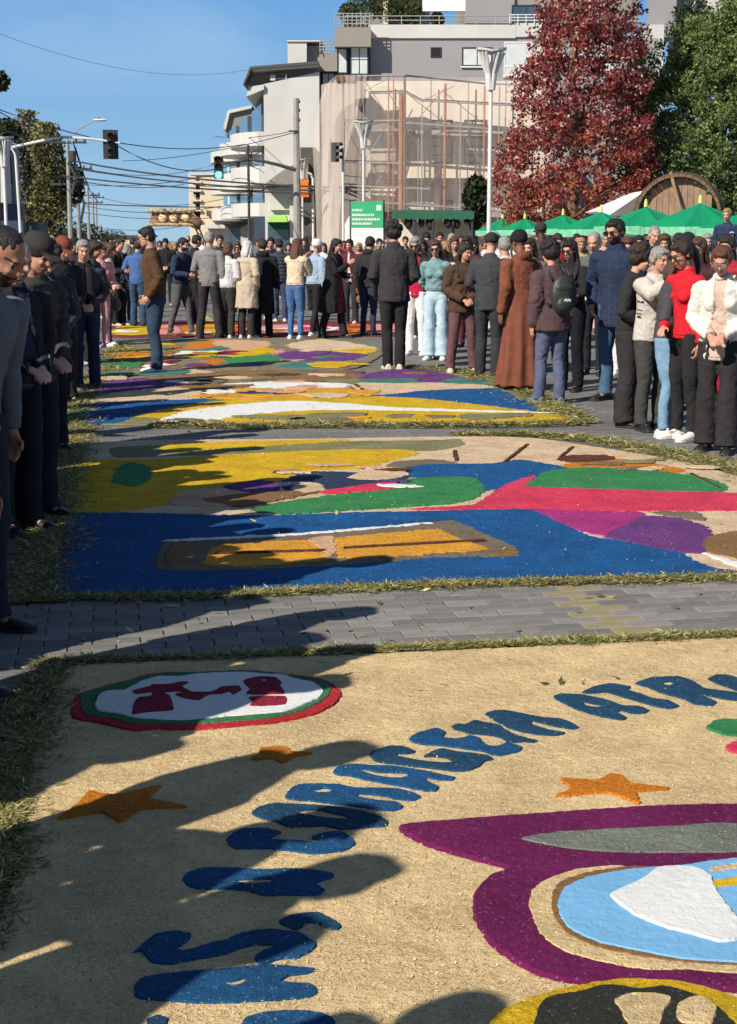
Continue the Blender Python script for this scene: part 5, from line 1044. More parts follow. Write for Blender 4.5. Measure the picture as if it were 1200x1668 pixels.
def leaves(name, pts_fn, n, size, mats, parent=None, seed=1, wts=None, thin=.55, **p):
    R = np.random.RandomState(seed); c = pts_fn(R, n); n = len(c)
    a = R.normal(0, 1, (n, 3)); a /= np.linalg.norm(a, axis=1)[:, None]; b = np.cross(a, R.normal(0, 1, (n, 3))); b /= np.linalg.norm(b, axis=1)[:, None]
    s = R.uniform(.6, 1.3, n)[:, None] * size
    V = np.empty((n, 4, 3)); V[:, 0] = c - a * s; V[:, 1] = c + b * s * thin; V[:, 2] = c + a * s; V[:, 3] = c - b * s * thin + np.cross(a, b) * s * .3
    me = bpy.data.meshes.new(name); me.vertices.add(4 * n); me.vertices.foreach_set('co', V.ravel()); me.loops.add(4 * n); me.loops.foreach_set('vertex_index', np.arange(4 * n)); me.polygons.add(n); me.polygons.foreach_set('loop_start', np.arange(n) * 4)
    cl = wts(R, c) if callable(wts) else R.choice(len(mats), n, p=wts)
    me.polygons.foreach_set('material_index', cl.astype(np.int32))
    for m in mats: me.materials.append(m)
    me.update(calc_edges=True); return obj(name, me, parent, **p)
def leafm(c, tr=.35):
    key = ('leaf', c)
    if key in _m: return _m[key]
    m, t, b = new_mat('leaf'); b.inputs['Roughness'].default_value = .55; b.inputs['Specular IOR Level'].default_value = .3
    b.inputs['Base Color'].default_value = lin(c); d = t.nodes.new('ShaderNodeBsdfTranslucent'); d.inputs[0].default_value = lin([min(1, x * 1.3) for x in c])
    mx = t.nodes.new('ShaderNodeMixShader'); mx.inputs[0].default_value = tr; t.links.new(b.outputs[0], mx.inputs[1]); t.links.new(d.outputs[0], mx.inputs[2]); t.links.new(mx.outputs[0], t.nodes['Material Output'].inputs[0]); _m[key] = m; return m
# ---------------- grey apartment building
Y = 86.
gb = thing('apartment_building', 'light grey apartment building with roof terrace behind the red tree', 'building', (X(800, Y), Y, 0), group='buildings along the street')
def local(o, root):
    o.parent = root; o.matrix_parent_inverse = Matrix.Translation(-root.location) if False else root.matrix_world.inverted()
def par(root, objs):
    bpy.context.view_layer.update()
    inv = Matrix.Translation(root.location).inverted()
    for o in objs: o.parent = root; o.matrix_parent_inverse = inv
class Bld:
    """collects part objects in world coordinates and parents them to the thing's Empty"""
    def __init__(s, name, label, cat, loc, group=None): s.r = thing(name, label, cat, loc, group=group); s.inv = Matrix.Translation(Vector(loc)).inverted()
    def __call__(s, o): o.parent = s.r; o.matrix_parent_inverse = s.inv; return o
bpy.data.objects.remove(gb)
g = Bld('apartment_building', 'light grey apartment building with roof terrace behind the red tree', 'building', (X(800, Y), Y, 0), 'buildings along the street')
g(rect(603, 44, 880, 400, Y, 14, WALLG)); g(rect(880, 62, 1072, 400, Y, 14, WALLG)); g(rect(600, 40, 840, 62, Y - .12, .12, WALLW, 'parapet')); g(rect(840, 37, 882, 60, Y - .12, .12, WALLW, 'parapet'))
g(rect(760, -60, 1042, 36, Y + 2.2, 11, WALLT, 'upper_storey')); g(rect(838, 8, 888, 38, Y + 2.0, .15, WALLW, 'wall_panel')); g(rect(757, -6, 838, 38, Y + 2.0, .15, WALLG, 'wall_panel'))
g(window(833, 8, 881, 36, Y + 1.95, None, GLS_, FRM, 2)); g(window(701, 77, 719, 94, Y, None, DARK, FRM, 1)); g(window(752, 77, 802, 108, Y, None, GLS_, FRM, 2, curtain=CURT, sill=True))
g(window(820, 68, 884, 124, Y, None, CURT, WFR, 2, 1, curtain=CURT, sill=True)); g(window(820, 108, 884, 124, Y - .05, None, CURT, WFR, 2))
g(rect(688, -8, 758, 18, Y + .2, .4, WTENT, 'awning')); g(rail(562, 838, 26, 40, Y, None, MET, 1, 9)); g(rect(600, -40, 692, 8, Y + 3, 5, DARK, 'pergola_shade')); g(rect(624, -30, 632, 40, Y + .4, .3, mat('cream_post', (.6, .56, .42)), 'post'))
g(rect(560, 20, 700, 40, Y + 4, 4, WALLT, 'terrace_wall')); g(rail(830, 884, 24, 38, Y - .2, None, MTW, 2, 4))
g(rect(930, 70, 1000, 115, Y - .05, .1, CURT, 'window')); g(rect(900, 180, 980, 230, Y - .05, .1, GLS_, 'window'))
# stepped bays on the left
g(rect(545, 44, 604, 76, Y - 1.2, 6, WALLT, 'balcony_parapet')); g(rect(528, 86, 549, 116, Y - .6, 5, WALLT, 'balcony_parapet')); g(rect(520, 88, 530, 116, Y - .4, 5, WALLT, 'balcony_parapet'))
g(rect(549, 76, 603, 150, Y - .4, 5, FRM, 'bay_frame')); g(window(549, 78, 566, 120, Y - .5, None, GLS_, FRM, 1, 1, curtain=CURT)); g(window(570, 72, 600, 122, Y - .7, None, GLS_, FRM, 2, 2, curtain=CURT)); g(rect(520, 114, 549, 330, Y + .2, 5, FRM, 'bay_frame')); g(window(524, 118, 546, 150, Y - .1, None, GLS_, FRM, 2, 1, curtain=CURT))
g(rect(545, 122, 604, 330, Y - .2, 4, WALLT, 'wall')); g(rail(545, 602, 22, 44, Y - 1.2, None, MET, 3, 8)); g(rail(521, 548, 66, 86, Y - .6, None, MET, 3, 5))
lm = [leafm(c) for c in ((.05, .07, .02), (.09, .11, .03), (.03, .045, .015), (.14, .12, .04))]
def blob(px, py, Y_, r, rz=None):
    c = P(px, py, Y_); rz = rz or r
    def f(R, n):
        d = R.normal(0, 1, (n, 3)); d /= np.linalg.norm(d, axis=1)[:, None]; q = d * (R.rand(n)[:, None] ** .4) * np.array([r, r * .8, rz]); return q + np.array(c)
    return f
for i, (px, py, r) in enumerate(((568, 22, .6), (590, 10, 1.0), (640, 14, .9), (668, 20, .8), (712, 32, .4))):
    leaves('terrace_plant', blob(px, py, Y + .6, r), 700, .10, lm, seed=20 + i, label=('feathery plant at the left corner of the roof terrace', 'tall bushy plant second on the roof terrace', 'leafy plant beside the cream terrace post', 'rounded shrub behind the terrace railing', 'small plant under the terrace awning')[i], cat='plant', group='plants on the roof terrace')
# ---------------- white gabled building
Y = 84.
h = Bld('white_building', 'white building with blank gable wall, dark eaves and curved balconies', 'building', (X(470, Y), Y, 0), 'buildings along the street')
a, b = P(432, 400, Y), P(520, 117, Y)
h(MB().prism([(X(432, Y), 0), (X(521, Y), 0), (X(521, Y), Zz(117, Y)), (X(432, Y), Zz(137, Y))], Y, Y + 26).obj('wall', WALLW))
q = [(X(401, Y), Zz(139, Y)), (X(413, Y), Zz(109, Y)), (X(521, Y), Zz(99, Y)), (X(521, Y), Zz(117, Y)), (X(432, Y), Zz(137, Y))]
h(MB().prism([(X(404, Y), Zz(137, Y)), (X(414, Y), Zz(114, Y)), (X(521, Y), Zz(106, Y)), (X(521, Y), Zz(118, Y)), (X(432, Y), Zz(138, Y))], Y + .7, Y + 26).obj('eaves', SOFF))
h(MB().prism([(X(400, Y), Zz(139, Y)), (X(412, Y), Zz(110, Y)), (X(521, Y), Zz(101, Y)), (X(521, Y), Zz(106, Y)), (X(414, Y), Zz(114, Y)), (X(403, Y), Zz(138, Y))], Y - .5, Y + 26).obj('roof', ROOFD))
h(MB().prism([(X(414, Y), Zz(114.2, Y)), (X(521, Y), Zz(106.2, Y)), (X(521, Y), Zz(109, Y)), (X(415, Y), Zz(117, Y))], Y - .35, Y + .6).obj('fascia', WALLW))
for z0, z1 in ((141, 150), (141, 150)): pass
h(MB().prism([(X(404, Y), Zz(158, Y)), (X(410, Y), Zz(142, Y)), (X(433, Y), Zz(138, Y)), (X(433, Y), Zz(146, Y))], Y - .2, Y + 20).obj('lower_eaves', WALLW))
h(rect(440, 122, 448, 131, Y - .04, .1, WALLW, 'vent')); h(rect(449, 123, 462, 129, Y - .03, .1, ROOFD, 'vent')); h(rect(464, 121, 467, 128, Y - .03, .1, WALLW, 'vent'))
h(MB().box((X(468, Y), Y + 2, Zz(106, Y)), (X(499, Y), Y + 6, Zz(60, Y))).obj('water_tower', WALLW)); h(MB().box((X(499, Y) + .001, Y + 2.6, Zz(106, Y)), (X(524, Y), Y + 7, Zz(64, Y))).obj('water_tower', WALLG)); h(MB().box((X(467, Y), Y + 1.9, Zz(60, Y)), (X(526, Y), Y + 6.2, Zz(58, Y))).obj('coping', MTW))
sd = Vector((-sin(ST), cos(ST)))
def side_pt(d, off=0): p = Vector((X(432, 84), 84)) + sd * d; return p.x - off * cos(ST), p.y - off * sin(ST)
for k, (zt, zb) in enumerate(((205, 236), (262, 300), (322, 352))):
    zt_, zb_ = Zz(zt + 8, Y), Zz(zb, Y)
    for j in range(3):
        mb = MB(); V = []; n = 10; d0 = .6 + j * 8.2
        for i in range(n + 1):
            u = i / n; x, y = side_pt(d0 + u * 6.6, .25 + 1.25 * sin(pi * u) ** .6); V.append((x, y))
        pts = V + [side_pt(d0 + 6.6, -.1), side_pt(d0, -.1)]; m_ = len(pts)
        mb.add([(x, y, zb_) for x, y in pts] + [(x, y, zt_) for x, y in pts], [tuple(range(m_)), tuple(reversed(range(m_, 2 * m_)))] + [(i, (i + 1) % m_, (i + 1) % m_ + m_, i + m_) for i in range(m_)])
        h(mb.obj('balcony', WALLW))
        mb = MB(); x0, y0 = side_pt(d0 + .5, .03); x1, y1 = side_pt(d0 + 6, .03); mb.add([(x0, y0, zt_), (x1, y1, zt_), (x1, y1, zt_ + 1.5), (x0, y0, zt_ + 1.5), (x0 + .3, y0, zt_), (x1 + .3, y1, zt_), (x1 + .3, y1, zt_ + 1.5), (x0 + .3, y0, zt_ + 1.5)], [(0, 1, 2, 3), (4, 7, 6, 5), (0, 4, 5, 1), (3, 2, 6, 7), (0, 3, 7, 4), (1, 5, 6, 2)]); h(mb.obj('balcony_door', GLS_))
# canopy over the corner entrance
mb = MB(); V = []
for i in range(11): u = i / 10; V.append((X(432 + 72 * u, Y), Zz(304 - 38 * sin(u * pi / 2), Y)))
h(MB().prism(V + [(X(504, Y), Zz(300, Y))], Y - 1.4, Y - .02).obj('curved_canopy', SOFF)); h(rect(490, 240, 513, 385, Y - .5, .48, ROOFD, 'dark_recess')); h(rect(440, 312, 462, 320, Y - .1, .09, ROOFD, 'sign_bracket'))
h(rect(440, 304, 500, 342, Y - .25, .24, WALLW, 'shop_fascia'))
h(MB().prism([(X(436, Y), Zz(362, Y)), (X(447, Y), Zz(352, Y)), (X(468, Y), Zz(352, Y)), (X(470, Y), Zz(362, Y))], Y - 1.2, Y - .26).obj('shop_awning', mat('lime_canvas', (.33, .62, .12), var=.1)))
h(rect(436, 362, 470, 374, Y - .3, .29, GRND, 'shop_front')); h(rect(436, 374, 470, 400, Y - .28, .27, GLS_, 'shop_window'))
h(rect(472, 325, 482, 400, Y - .4, .39, WALLW, 'pilaster')); h(rect(482, 320, 498, 400, Y - .2, .19, GLS_, 'door'))
# shield sign and small white notice
h(MB().prism([(X(476, 83), Zz(344, 83)), (X(483, 83), Zz(339, 83)), (X(492, 83), Zz(341, 83)), (X(480, 83), Zz(349, 83))], 82.9, 83.1).obj('hanging_sign', WALLW))
# ---------------- second building on the left of it, blue glass and round awning
Y = 112.
b2 = Bld('glass_fronted_building', 'building with blue glass front, white column and round grey awning', 'building', (X(390, Y), Y, 0), 'buildings along the street')
b2(rect(378, 228, 412, 400, Y, 20, WALLW)); b2(MB().prism([(X(369, Y), Zz(210, Y)), (X(377, Y), Zz(182, Y)), (X(414, Y), Zz(174, Y)), (X(414, Y), Zz(196, Y)), (X(372, Y), Zz(222, Y))], Y - .6, Y + 18).obj('eaves', SOFF))
b2(MB().prism([(X(368, Y), Zz(211, Y)), (X(376, Y), Zz(181, Y)), (X(414, Y), Zz(173, Y)), (X(414, Y), Zz(178, Y)), (X(379, Y), Zz(186, Y)), (X(372, Y), Zz(213, Y))], Y - .9, Y + 18).obj('roof', WALLW))
b2(rect(364, 270, 379, 334, Y + .3, 6, GLB, 'glass_bay')); b2(rect(380, 232, 392, 334, Y - .1, .09, GLB, 'glass_front'))
for x in (371, 378, 385): b2(rect(x, 215 if x > 375 else 270, x + 1.6, 334, Y - .2, .15, WFR, 'mullion'))
b2(rect(392, 208, 402, 400, Y - 1.2, 1, WALLW, 'column')); b2(rect(372, 345, 392, 400, Y - .3, .2, GLS_, 'shop_window'))
mb = MB(); n = 14; c = (X(385, Y), Y - .3); rr = X(412, Y) - X(357, Y)
V = [(c[0] + rr * .52 * cos(pi + pi * i / n), c[1] + rr * .45 * sin(pi + pi * i / n)) for i in range(n + 1)]
zt, zb = Zz(339, Y), Zz(352, Y)
mb.add([(x, y, zb) for x, y in V] + [(x, y, zt) for x, y in V], [tuple(range(n + 1)), tuple(reversed(range(n + 1, 2 * n + 2)))] + [(i, i + 1, i + n + 2, i + n + 1) for i in range(n)] + [(n, 0, n + 1, 2 * n + 1)])
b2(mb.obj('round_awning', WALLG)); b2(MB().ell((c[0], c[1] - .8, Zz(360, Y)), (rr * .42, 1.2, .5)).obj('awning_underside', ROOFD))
# ---------------- beige building
Y = 150.
b3 = Bld('beige_building', 'beige four-storey building with balconies at the end of the street', 'building', (X(337, Y), Y, 0), 'buildings along the street')
b3(rect(327, 284, 372, 400, Y, 20, WALLB)); b3(rect(309, 284, 327, 400, Y + 2, 16, WALLB, 'recessed_wall')); b3(rect(307, 281, 372, 285, Y - .2, 20, WALLW, 'coping'))
for z in (295, 309, 325, 341, 358): b3(rect(308, z, 328, z + 3, Y - .3, 2.2, WALLB, 'balcony_slab')); b3(rect(316, z + 4, 327, z + 13, Y + 1.8, .15, DARK, 'balcony_door')); b3(rail(309, 318, z - 7, z, Y - .2, None, MTW, 2, 4, .05))
b3(rect(336, 343, 362, 352, Y - 1.5, 1.4, WOOD, 'wooden_canopy')); b3(rect(334, 366, 366, 372, Y - 1.5, 1.4, WALLW, 'low_canopy'))
for k, (px0, px1, py, yy, m_, lb) in enumerate(((150, 240, 386, 260, WALLB, 'low pale building far down the street'), (60, 120, 378, 230, WALLG, 'low grey building far down the street behind the poles'))):
    q_ = Bld('distant_building', lb, 'building', (X(px0, yy), yy, 0), 'buildings along the street'); q_(rect(px0, py, px1, 400, yy, 10, m_)); q_(rect(px0 - 2, py - 3, px1 + 2, py, yy - .5, 11, ROOFD, 'roof'))
# ---------------- corner building under scaffolding
Y = 73.
s_ = Bld('corner_building', 'sand-coloured corner building under renovation behind scaffolding', 'building', (X(700, Y), Y, 0), 'buildings along the street')
s_(rect(596, 132, 900, 400, Y, 10, WALLP))
cx = X(596, Y); rad = cx - X(522, Y)
mb = MB(); V = [(cx, Y)] ; n = 12
pts = [(cx - rad * sin(pi / 2 * i / n), Y + rad - rad * cos(pi / 2 * i / n)) for i in range(n + 1)] + [(cx - rad, Y + 10), (cx, Y + 10)]
m_ = len(pts); zt = Zz(132, Y); mb.add([(x, y, 0) for x, y in pts] + [(x, y, zt) for x, y in pts], [tuple(range(m_)), tuple(reversed(range(m_, 2 * m_)))] + [(i, (i + 1) % m_, (i + 1) % m_ + m_, i + m_) for i in range(m_)])
s_(mb.obj('rounded_corner', mat('shaded_corner_render', (.33, .275, .235), var=.15, scale=.8)))  # corner's shade put into a darker wall colour
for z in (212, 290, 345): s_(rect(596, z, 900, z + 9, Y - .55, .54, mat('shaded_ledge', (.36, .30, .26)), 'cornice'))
for (x0, z0, x1, z1) in ((699, 195, 737, 267), (755, 195, 793, 267)): s_(window(x0, z0, x1, z1, Y, None, GLS_, FRM, 2, 5, .09, curtain=CURT))
for (x0, z0, x1, z1) in ((718, 326, 738, 345), (755, 326, 775, 345), (640, 330, 660, 345)): s_(window(x0, z0, x1, z1, Y, None, GLS_, FRM, 2, 1, .06))
def arch(px0, px1, pyt, pyb, depth, m, name):
    V = []; c_ = (px0 + px1) / 2; r_ = (px1 - px0) / 2
    for i in range(13): t_ = pi * i / 12; V.append((X(c_ + r_ * cos(t_), Y), Zz(pyt + r_ * .75 - r_ * .75 * sin(t_), Y)))
    V += [(X(px0, Y), Zz(pyb, Y)), (X(px1, Y), Zz(pyb, Y))]
    return MB().prism(V, Y - depth, Y - .001).obj(name, m)
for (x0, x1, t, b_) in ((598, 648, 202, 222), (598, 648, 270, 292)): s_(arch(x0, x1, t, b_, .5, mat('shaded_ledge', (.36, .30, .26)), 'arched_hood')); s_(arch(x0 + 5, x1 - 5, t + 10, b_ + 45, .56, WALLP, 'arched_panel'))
s_(arch(600, 650, 140, 190, .3, WALLP, 'arched_panel')); s_(rect(610, 300, 640, 340, Y - .05, .1, CURT, 'board'))
# scaffolding
sc = Bld('scaffolding', 'steel scaffolding with red oxide poles across the corner building', 'scaffolding', (X(700, 71), 71, 0))
Ys = 71.2
def pole(a, b, r, m, nm): mb = MB(); mb.tube([a, b], r, 6); sc(mb.obj(nm, m))
for x, m_, r, t in ((560, MET, .03, 130), (592, MET, .03, 128), (632, RUST, .03, 124), (640, RUST, .03, 124), (652, RUST, .10, 152), (658, WOOD, .06, 124), (686, MET, .03, 170), (723, RUST, .06, 136), (717, MTD, .03, 190), (748, MET, .03, 165), (742, MTD, .03, 230), (786, RUST, .04, 140), (810, MET, .03, 140), (680, MET, .025, 225)):
    pole((X(x, Ys), Ys, 0), (X(x, Ys), Ys, Zz(t, Ys)), r, m_, 'standard')
for x in (592, 640, 700, 760, 820): pole((X(x, 72.6), 72.6, 0), (X(x, 72.6), 72.6, Zz(130, 72.6)), .03, MET, 'standard')
for (x0, z0, x1, z1) in ((548, 124, 660, 123), (660, 123, 790, 136), (790, 136, 845, 138), (600, 152, 660, 150), (660, 150, 690, 166), (690, 164, 840, 172), (560, 198, 660, 196), (660, 200, 800, 210), (560, 264, 660, 266), (660, 267, 815, 280), (560, 328, 660, 332), (660, 332, 800, 342), (560, 302, 700, 308)):
    mb = MB(); a, b = P(x0, z0, Ys), P(x1, z1, Ys); mb.tube([a, b], .04, 6); mb.box((0, 0, 0), (.001, .001, .001)) if False else None; sc(mb.obj('ledger', MTD if (x0 + z0) % 2 else MET))
    if z0 > 140:
        mb = MB(); n_ = Vector((0, 1.1, 0)); mb.add([a + Vector((0, .1, .06)), b + Vector((0, .1, .06)), b + Vector((0, .8, .06)), a + Vector((0, .8, .06)), a + Vector((0, .1, .1)), b + Vector((0, .1, .1)), b + Vector((0, .8, .1)), a + Vector((0, .8, .1))], [(0, 3, 2, 1), (4, 5, 6, 7), (0, 1, 5, 4), (1, 2, 6, 5), (2, 3, 7, 6), (3, 0, 4, 7)]); sc(mb.obj('plank', WOOD))
for (x0, z0, x1, z1) in ((592, 150, 632, 128), (592, 128, 632, 190), (632, 150, 655, 190), (660, 150, 723, 200), (723, 145, 675, 200), (723, 150, 790, 205), (686, 165, 740, 140), (592, 265, 632, 200), (560, 200, 592, 262), (660, 210, 700, 262), (723, 270, 680, 325), (592, 330, 632, 270), (640, 270, 690, 325), (742, 200, 786, 270), (660, 230, 640, 290), (592, 268, 560, 326), (723, 210, 760, 262)):
    mb = MB(); mb.tube([P(x0, z0, Ys + .05), P(x1, z1, Ys + .6)], .018, 5); sc(mb.obj('brace', RUST if x0 % 2 else MET))
mb = MB()
for i in range(22): z = i * .33 + .5; mb.tube([(X(632, Ys), Ys, z), (X(640, Ys), Ys, z)], .015, 5)
sc(mb.obj('ladder', RUST)); sc(rect(548, 122, 580, 132, Ys - .2, 1.2, WOOD, 'plank'))
# debris netting
def netmat(al, col, dv=.22):
    m, t, b = new_mat('debris_net'); b.inputs['Base Color'].default_value = lin(col); b.inputs['Roughness'].default_value = .9
    tc = t.nodes.new('ShaderNodeTexCoord'); n = t.nodes.new('ShaderNodeTexNoise'); n.inputs['Scale'].default_value = 1.1; n.inputs['Detail'].default_value = 5; mp = t.nodes.new('ShaderNodeMapping'); mp.inputs['Scale'].default_value = (3, 3, .35)
    t.links.new(tc.outputs['Object'], mp.inputs[0]); t.links.new(mp.outputs[0], n.inputs['Vector'])
    r = t.nodes.new('ShaderNodeMapRange'); r.inputs[1].default_value = .3; r.inputs[2].default_value = .7; r.inputs[3].default_value = al - dv; r.inputs[4].default_value = al + dv; t.links.new(n.outputs['Fac'], r.inputs[0]); t.links.new(r.outputs[0], b.inputs['Alpha']); return m
NET = netmat(.42, (.52, .44, .39), .16); NET2 = netmat(.15, (.74, .64, .56), .06)
def sheet(name, rows, m, amp, label, seed, extra=''):
    V = []; Fs = []; n = 40; R = random.Random(seed)
    for k, (py, x0, x1, yo) in enumerate(rows):
        for i in range(n + 1):
            u = i / n; px = min(max(rows[0][1] - 40 + (rows[0][2] + 42 - rows[0][1]) * u, x0), x1) if amp > .2 else x0 + (x1 - x0) * u
            yy = Ys - .5 + yo * (1 - u) ** 2 * 2 + amp * (sin(u * 58 + k * .15) + .6 * sin(u * 23)) * .22 + R.uniform(-.02, .02)
            V.append(P(px, py, yy))
    for k in range(len(rows) - 1):
        for i in range(n): Fs.append((k * (n + 1) + i, k * (n + 1) + i + 1, (k + 1) * (n + 1) + i + 1, (k + 1) * (n + 1) + i))
    return obj(name, me_from(name, V, Fs, [m], smooth=True), None, label=label, cat='debris net')
sheet('debris_net', [(122, 548, 600, .6), (135, 534, 598, .8), (160, 522, 592, 1), (200, 512, 580, 1.2), (240, 509, 566, 1.3), (280, 511, 558, 1.3), (330, 514, 556, 1.2), (370, 515, 552, 1.1), (400, 516, 552, 1)], NET, .25, 'pale brown debris net bulging round the left corner of the scaffolding', 1)
sheet('debris_net', [(126, 600, 840, 0), (160, 596, 846, 0), (200, 590, 850, 0), (250, 585, 850, 0), (300, 582, 850, 0), (345, 580, 850, 0)], NET2, .1, 'thin see-through debris net across the front of the scaffolding', 2)
# ---------------- far right
Y = 120.
t1 = Bld('white_tower_building', 'tall white building partly showing above the green tree', 'building', (X(1100, Y), Y, 0), 'buildings along the street'); t1(rect(1082, -60, 1104, 60, Y, 8, WALLG, 'wall')); t1(rect(1128, -60, 1320, 90, Y, 10, WALLW)); t1(rect(1045, 40, 1082, 400, Y, 8, WALLW, 'low_wing')); t1(rect(1132, 0, 1145, 20, Y - .1, .12, GLS_, 'window'))
# ---------------- far left buildings
Y = 66.
l1 = Bld('white_house', 'white building with dark blue shopfront at the far left edge', 'building', (X(0, Y), Y, 0), 'buildings along the street'); l1(rect(-120, 222, 4, 400, Y, 1.2, WALLW)); l1(rect(-60, 240, 22, 400, Y + 1.3, 1.0, WALLG, 'side_wall')); l1(rect(-120, 298, 8, 330, Y - 1.2, 1.1, WALLW, 'balcony')); l1(window(8, 255, 18, 300, Y + 1.3, None, GLS_, FRM, 2))
l1(rect(-120, 332, 36, 400, Y - .5, .45, mat('navy_fascia', (.03, .045, .09), rough=.5), 'shopfront')); l1(rect(2, 372, 16, 378, Y - .56, .05, WALLW, 'notice')); l1(rect(38, 362, 62, 400, Y + 1, 2, mat('slate_panel', (.09, .11, .12)), 'side_panel')); l1(rect(48, 368, 50.5, 400, Y + .9, .08, WALLW, 'post'))
# ---------------- traffic signals
def signal(px, py, Y_, lit=None, hgt=1.1, face=0, plate=True, label='', w_=.34):
    c = P(px, py, Y_); b = Bld('traffic_signal', label, 'traffic light', (c.x, c.y, c.z), 'traffic signals over the crossing')
    M = Matrix.Translation(c) @ Matrix.Rotation(radians(face), 4, 'Z')
    if plate: b(MB().box((-.30, .12, -hgt * .62), (.30, .15, hgt * .62), M).obj('backplate', MTD))
    b(MB().box((-w_ / 2, -.1, -hgt / 2), (w_ / 2, .12, hgt / 2), M).obj('housing', MTD))
    for k in range(3):
        z = hgt / 2 - hgt * (k + .5) / 3
        on = lit == k
        mb = MB(); mb.ell((0, 0, 0), (w_ * .36, .04, w_ * .36), 12, 8); mb.V = [tuple(M @ (Vector(q) + Vector((0, -.11, z)))) for q in mb.V]
        b(mb.obj('lens', mat('green_signal_light', (.05, 1, .75), var=0, emit=6) if on else mat('unlit_lens', ((.06, .012, .01), (.06, .035, .01), (.012, .05, .035))[k], rough=.2, var=0)))
        mb = MB(); n = 10; r = w_ * .42
        V = [M @ Vector((r * cos(pi * i / n), -.1 - d_, z + r * sin(pi * i / n))) for d_ in (0, .2) for i in range(n + 1)]; V += [M @ Vector((r * 1.08 * cos(pi * i / n), -.1 - d_, z + r * 1.08 * sin(pi * i / n))) for d_ in (0, .2) for i in range(n + 1)]
        N_ = n + 1
        mb.add(V, [(i, i + 1, i + 1 + N_, i + N_) for i in range(n)] + [(2 * N_ + i, 2 * N_ + i + N_, 2 * N_ + i + 1 + N_, 2 * N_ + i + 1) for i in range(n)] + [(N_ + i, N_ + i + 1, 3 * N_ + i + 1, 3 * N_ + i) for i in range(n)]); b(mb.obj('visor', MTD))
    return b
signal(180, 235, 62, None, .92, 10, True, 'unlit traffic signal with backplate on the long left mast arm', .30); signal(356, 273, 72, 2, 1.0, 0, False, 'traffic signal showing green at the end of the right mast arm', .42); signal(546, 248, 66, None, .8, 60, False, 'dark traffic signal seen sideways in front of the scaffold netting', .3)
def bar(name, pts, r, m, label, cat, group=None, Y_=None, n=8):
    mb = MB(); mb.tube([P(x, y, Y_ if not hasattr(Y_, '__len__') else Y_[i]) if y is not None else None for i, (x, y) in enumerate(pts)], r, n)
    return add_props(mb.obj(name, m), label=label, category=cat, **({'group': group} if group else {}))
mb = MB(); b_ = P(-40, 285, 62); pts = [Vector((b_.x, 62, 0)), b_ + Vector((0, 0, -1))] + [P(x, y, 62) for x, y in ((-25, 272), (0, 250), (20, 240), (60, 231), (100, 223), (150, 226), (195, 233))]
mb.tube(pts, [.09, .085, .075, .07, .06, .055, .05, .045, .04], 8); add_props(mb.obj('mast_arm', MTW), label='long grey mast arm curving in from the left with a signal', category='mast arm')
mb = MB(); x_ = X(484, 74); mb.tube([(x_, 74, 0), (x_, 74, Zz(160, 74))], [(.20, .20), (.13, .13)], 8); mb2 = thing('utility_pole', 'concrete utility pole in front of the white gable wall', 'utility pole', me=mb.me('pole', [CONC]))
mb = MB(); mb.tube([(x_ - .35, 73.8, Zz(214, 74)), (x_ + .1, 73.8, Zz(214, 74))], .04, 6); [mb.ell((x_ + .15, 73.8, Zz(q, 74)), (.06, .06, .08), 8, 6) for q in (166, 180, 196)]; obj('insulator', mb.me('insulator', [MTD]), mb2)
mb = MB(); mb.tube([P(x, y, 72.5) for x, y in ((365, 266), (385, 263), (408, 260), (430, 263), (455, 269), (482, 277))], [.045, .05, .06, .07, .08, .09], 8); add_props(mb.obj('mast_arm', MTD), label='dark mast arm carrying the green traffic signal', category='mast arm')
mb = MB(); x_ = X(406, 80); mb.tube([(x_, 80, 0), (x_, 80, Zz(236, 80))], .07, 8); mb.tube([(x_, 80, Zz(250, 80)), (x_ - .0, 79.6, Zz(250, 80))], .1, 6); add_props(mb.obj('signal_post', MTD), label='slim dark post in front of the balconies of the white building', category='post')
mb = MB(); x_ = X(559, 66.3); mb.tube([(x_, 66.3, 0), (x_, 66.3, Zz(236, 66))], .06, 8); mb.tube([(x_, 66.3, Zz(244, 66)), (X(549, 66), 66.2, Zz(244, 66))], .03, 6); add_props(mb.obj('signal_post', MTW), label='thin pale post holding the sideways signal by the netting', category='post')
mb = MB(); x_ = X(510, 78); mb.tube([(x_, 78, 0), (x_, 78, Zz(292, 78)), (X(507, 78), 78, Zz(284, 78)), (X(500, 78), 78, Zz(281, 78))], .06, 8); add_props(mb.obj('bent_post', MTW), label='pale post with bent top right of the funnel lamp by the white building', category='post')
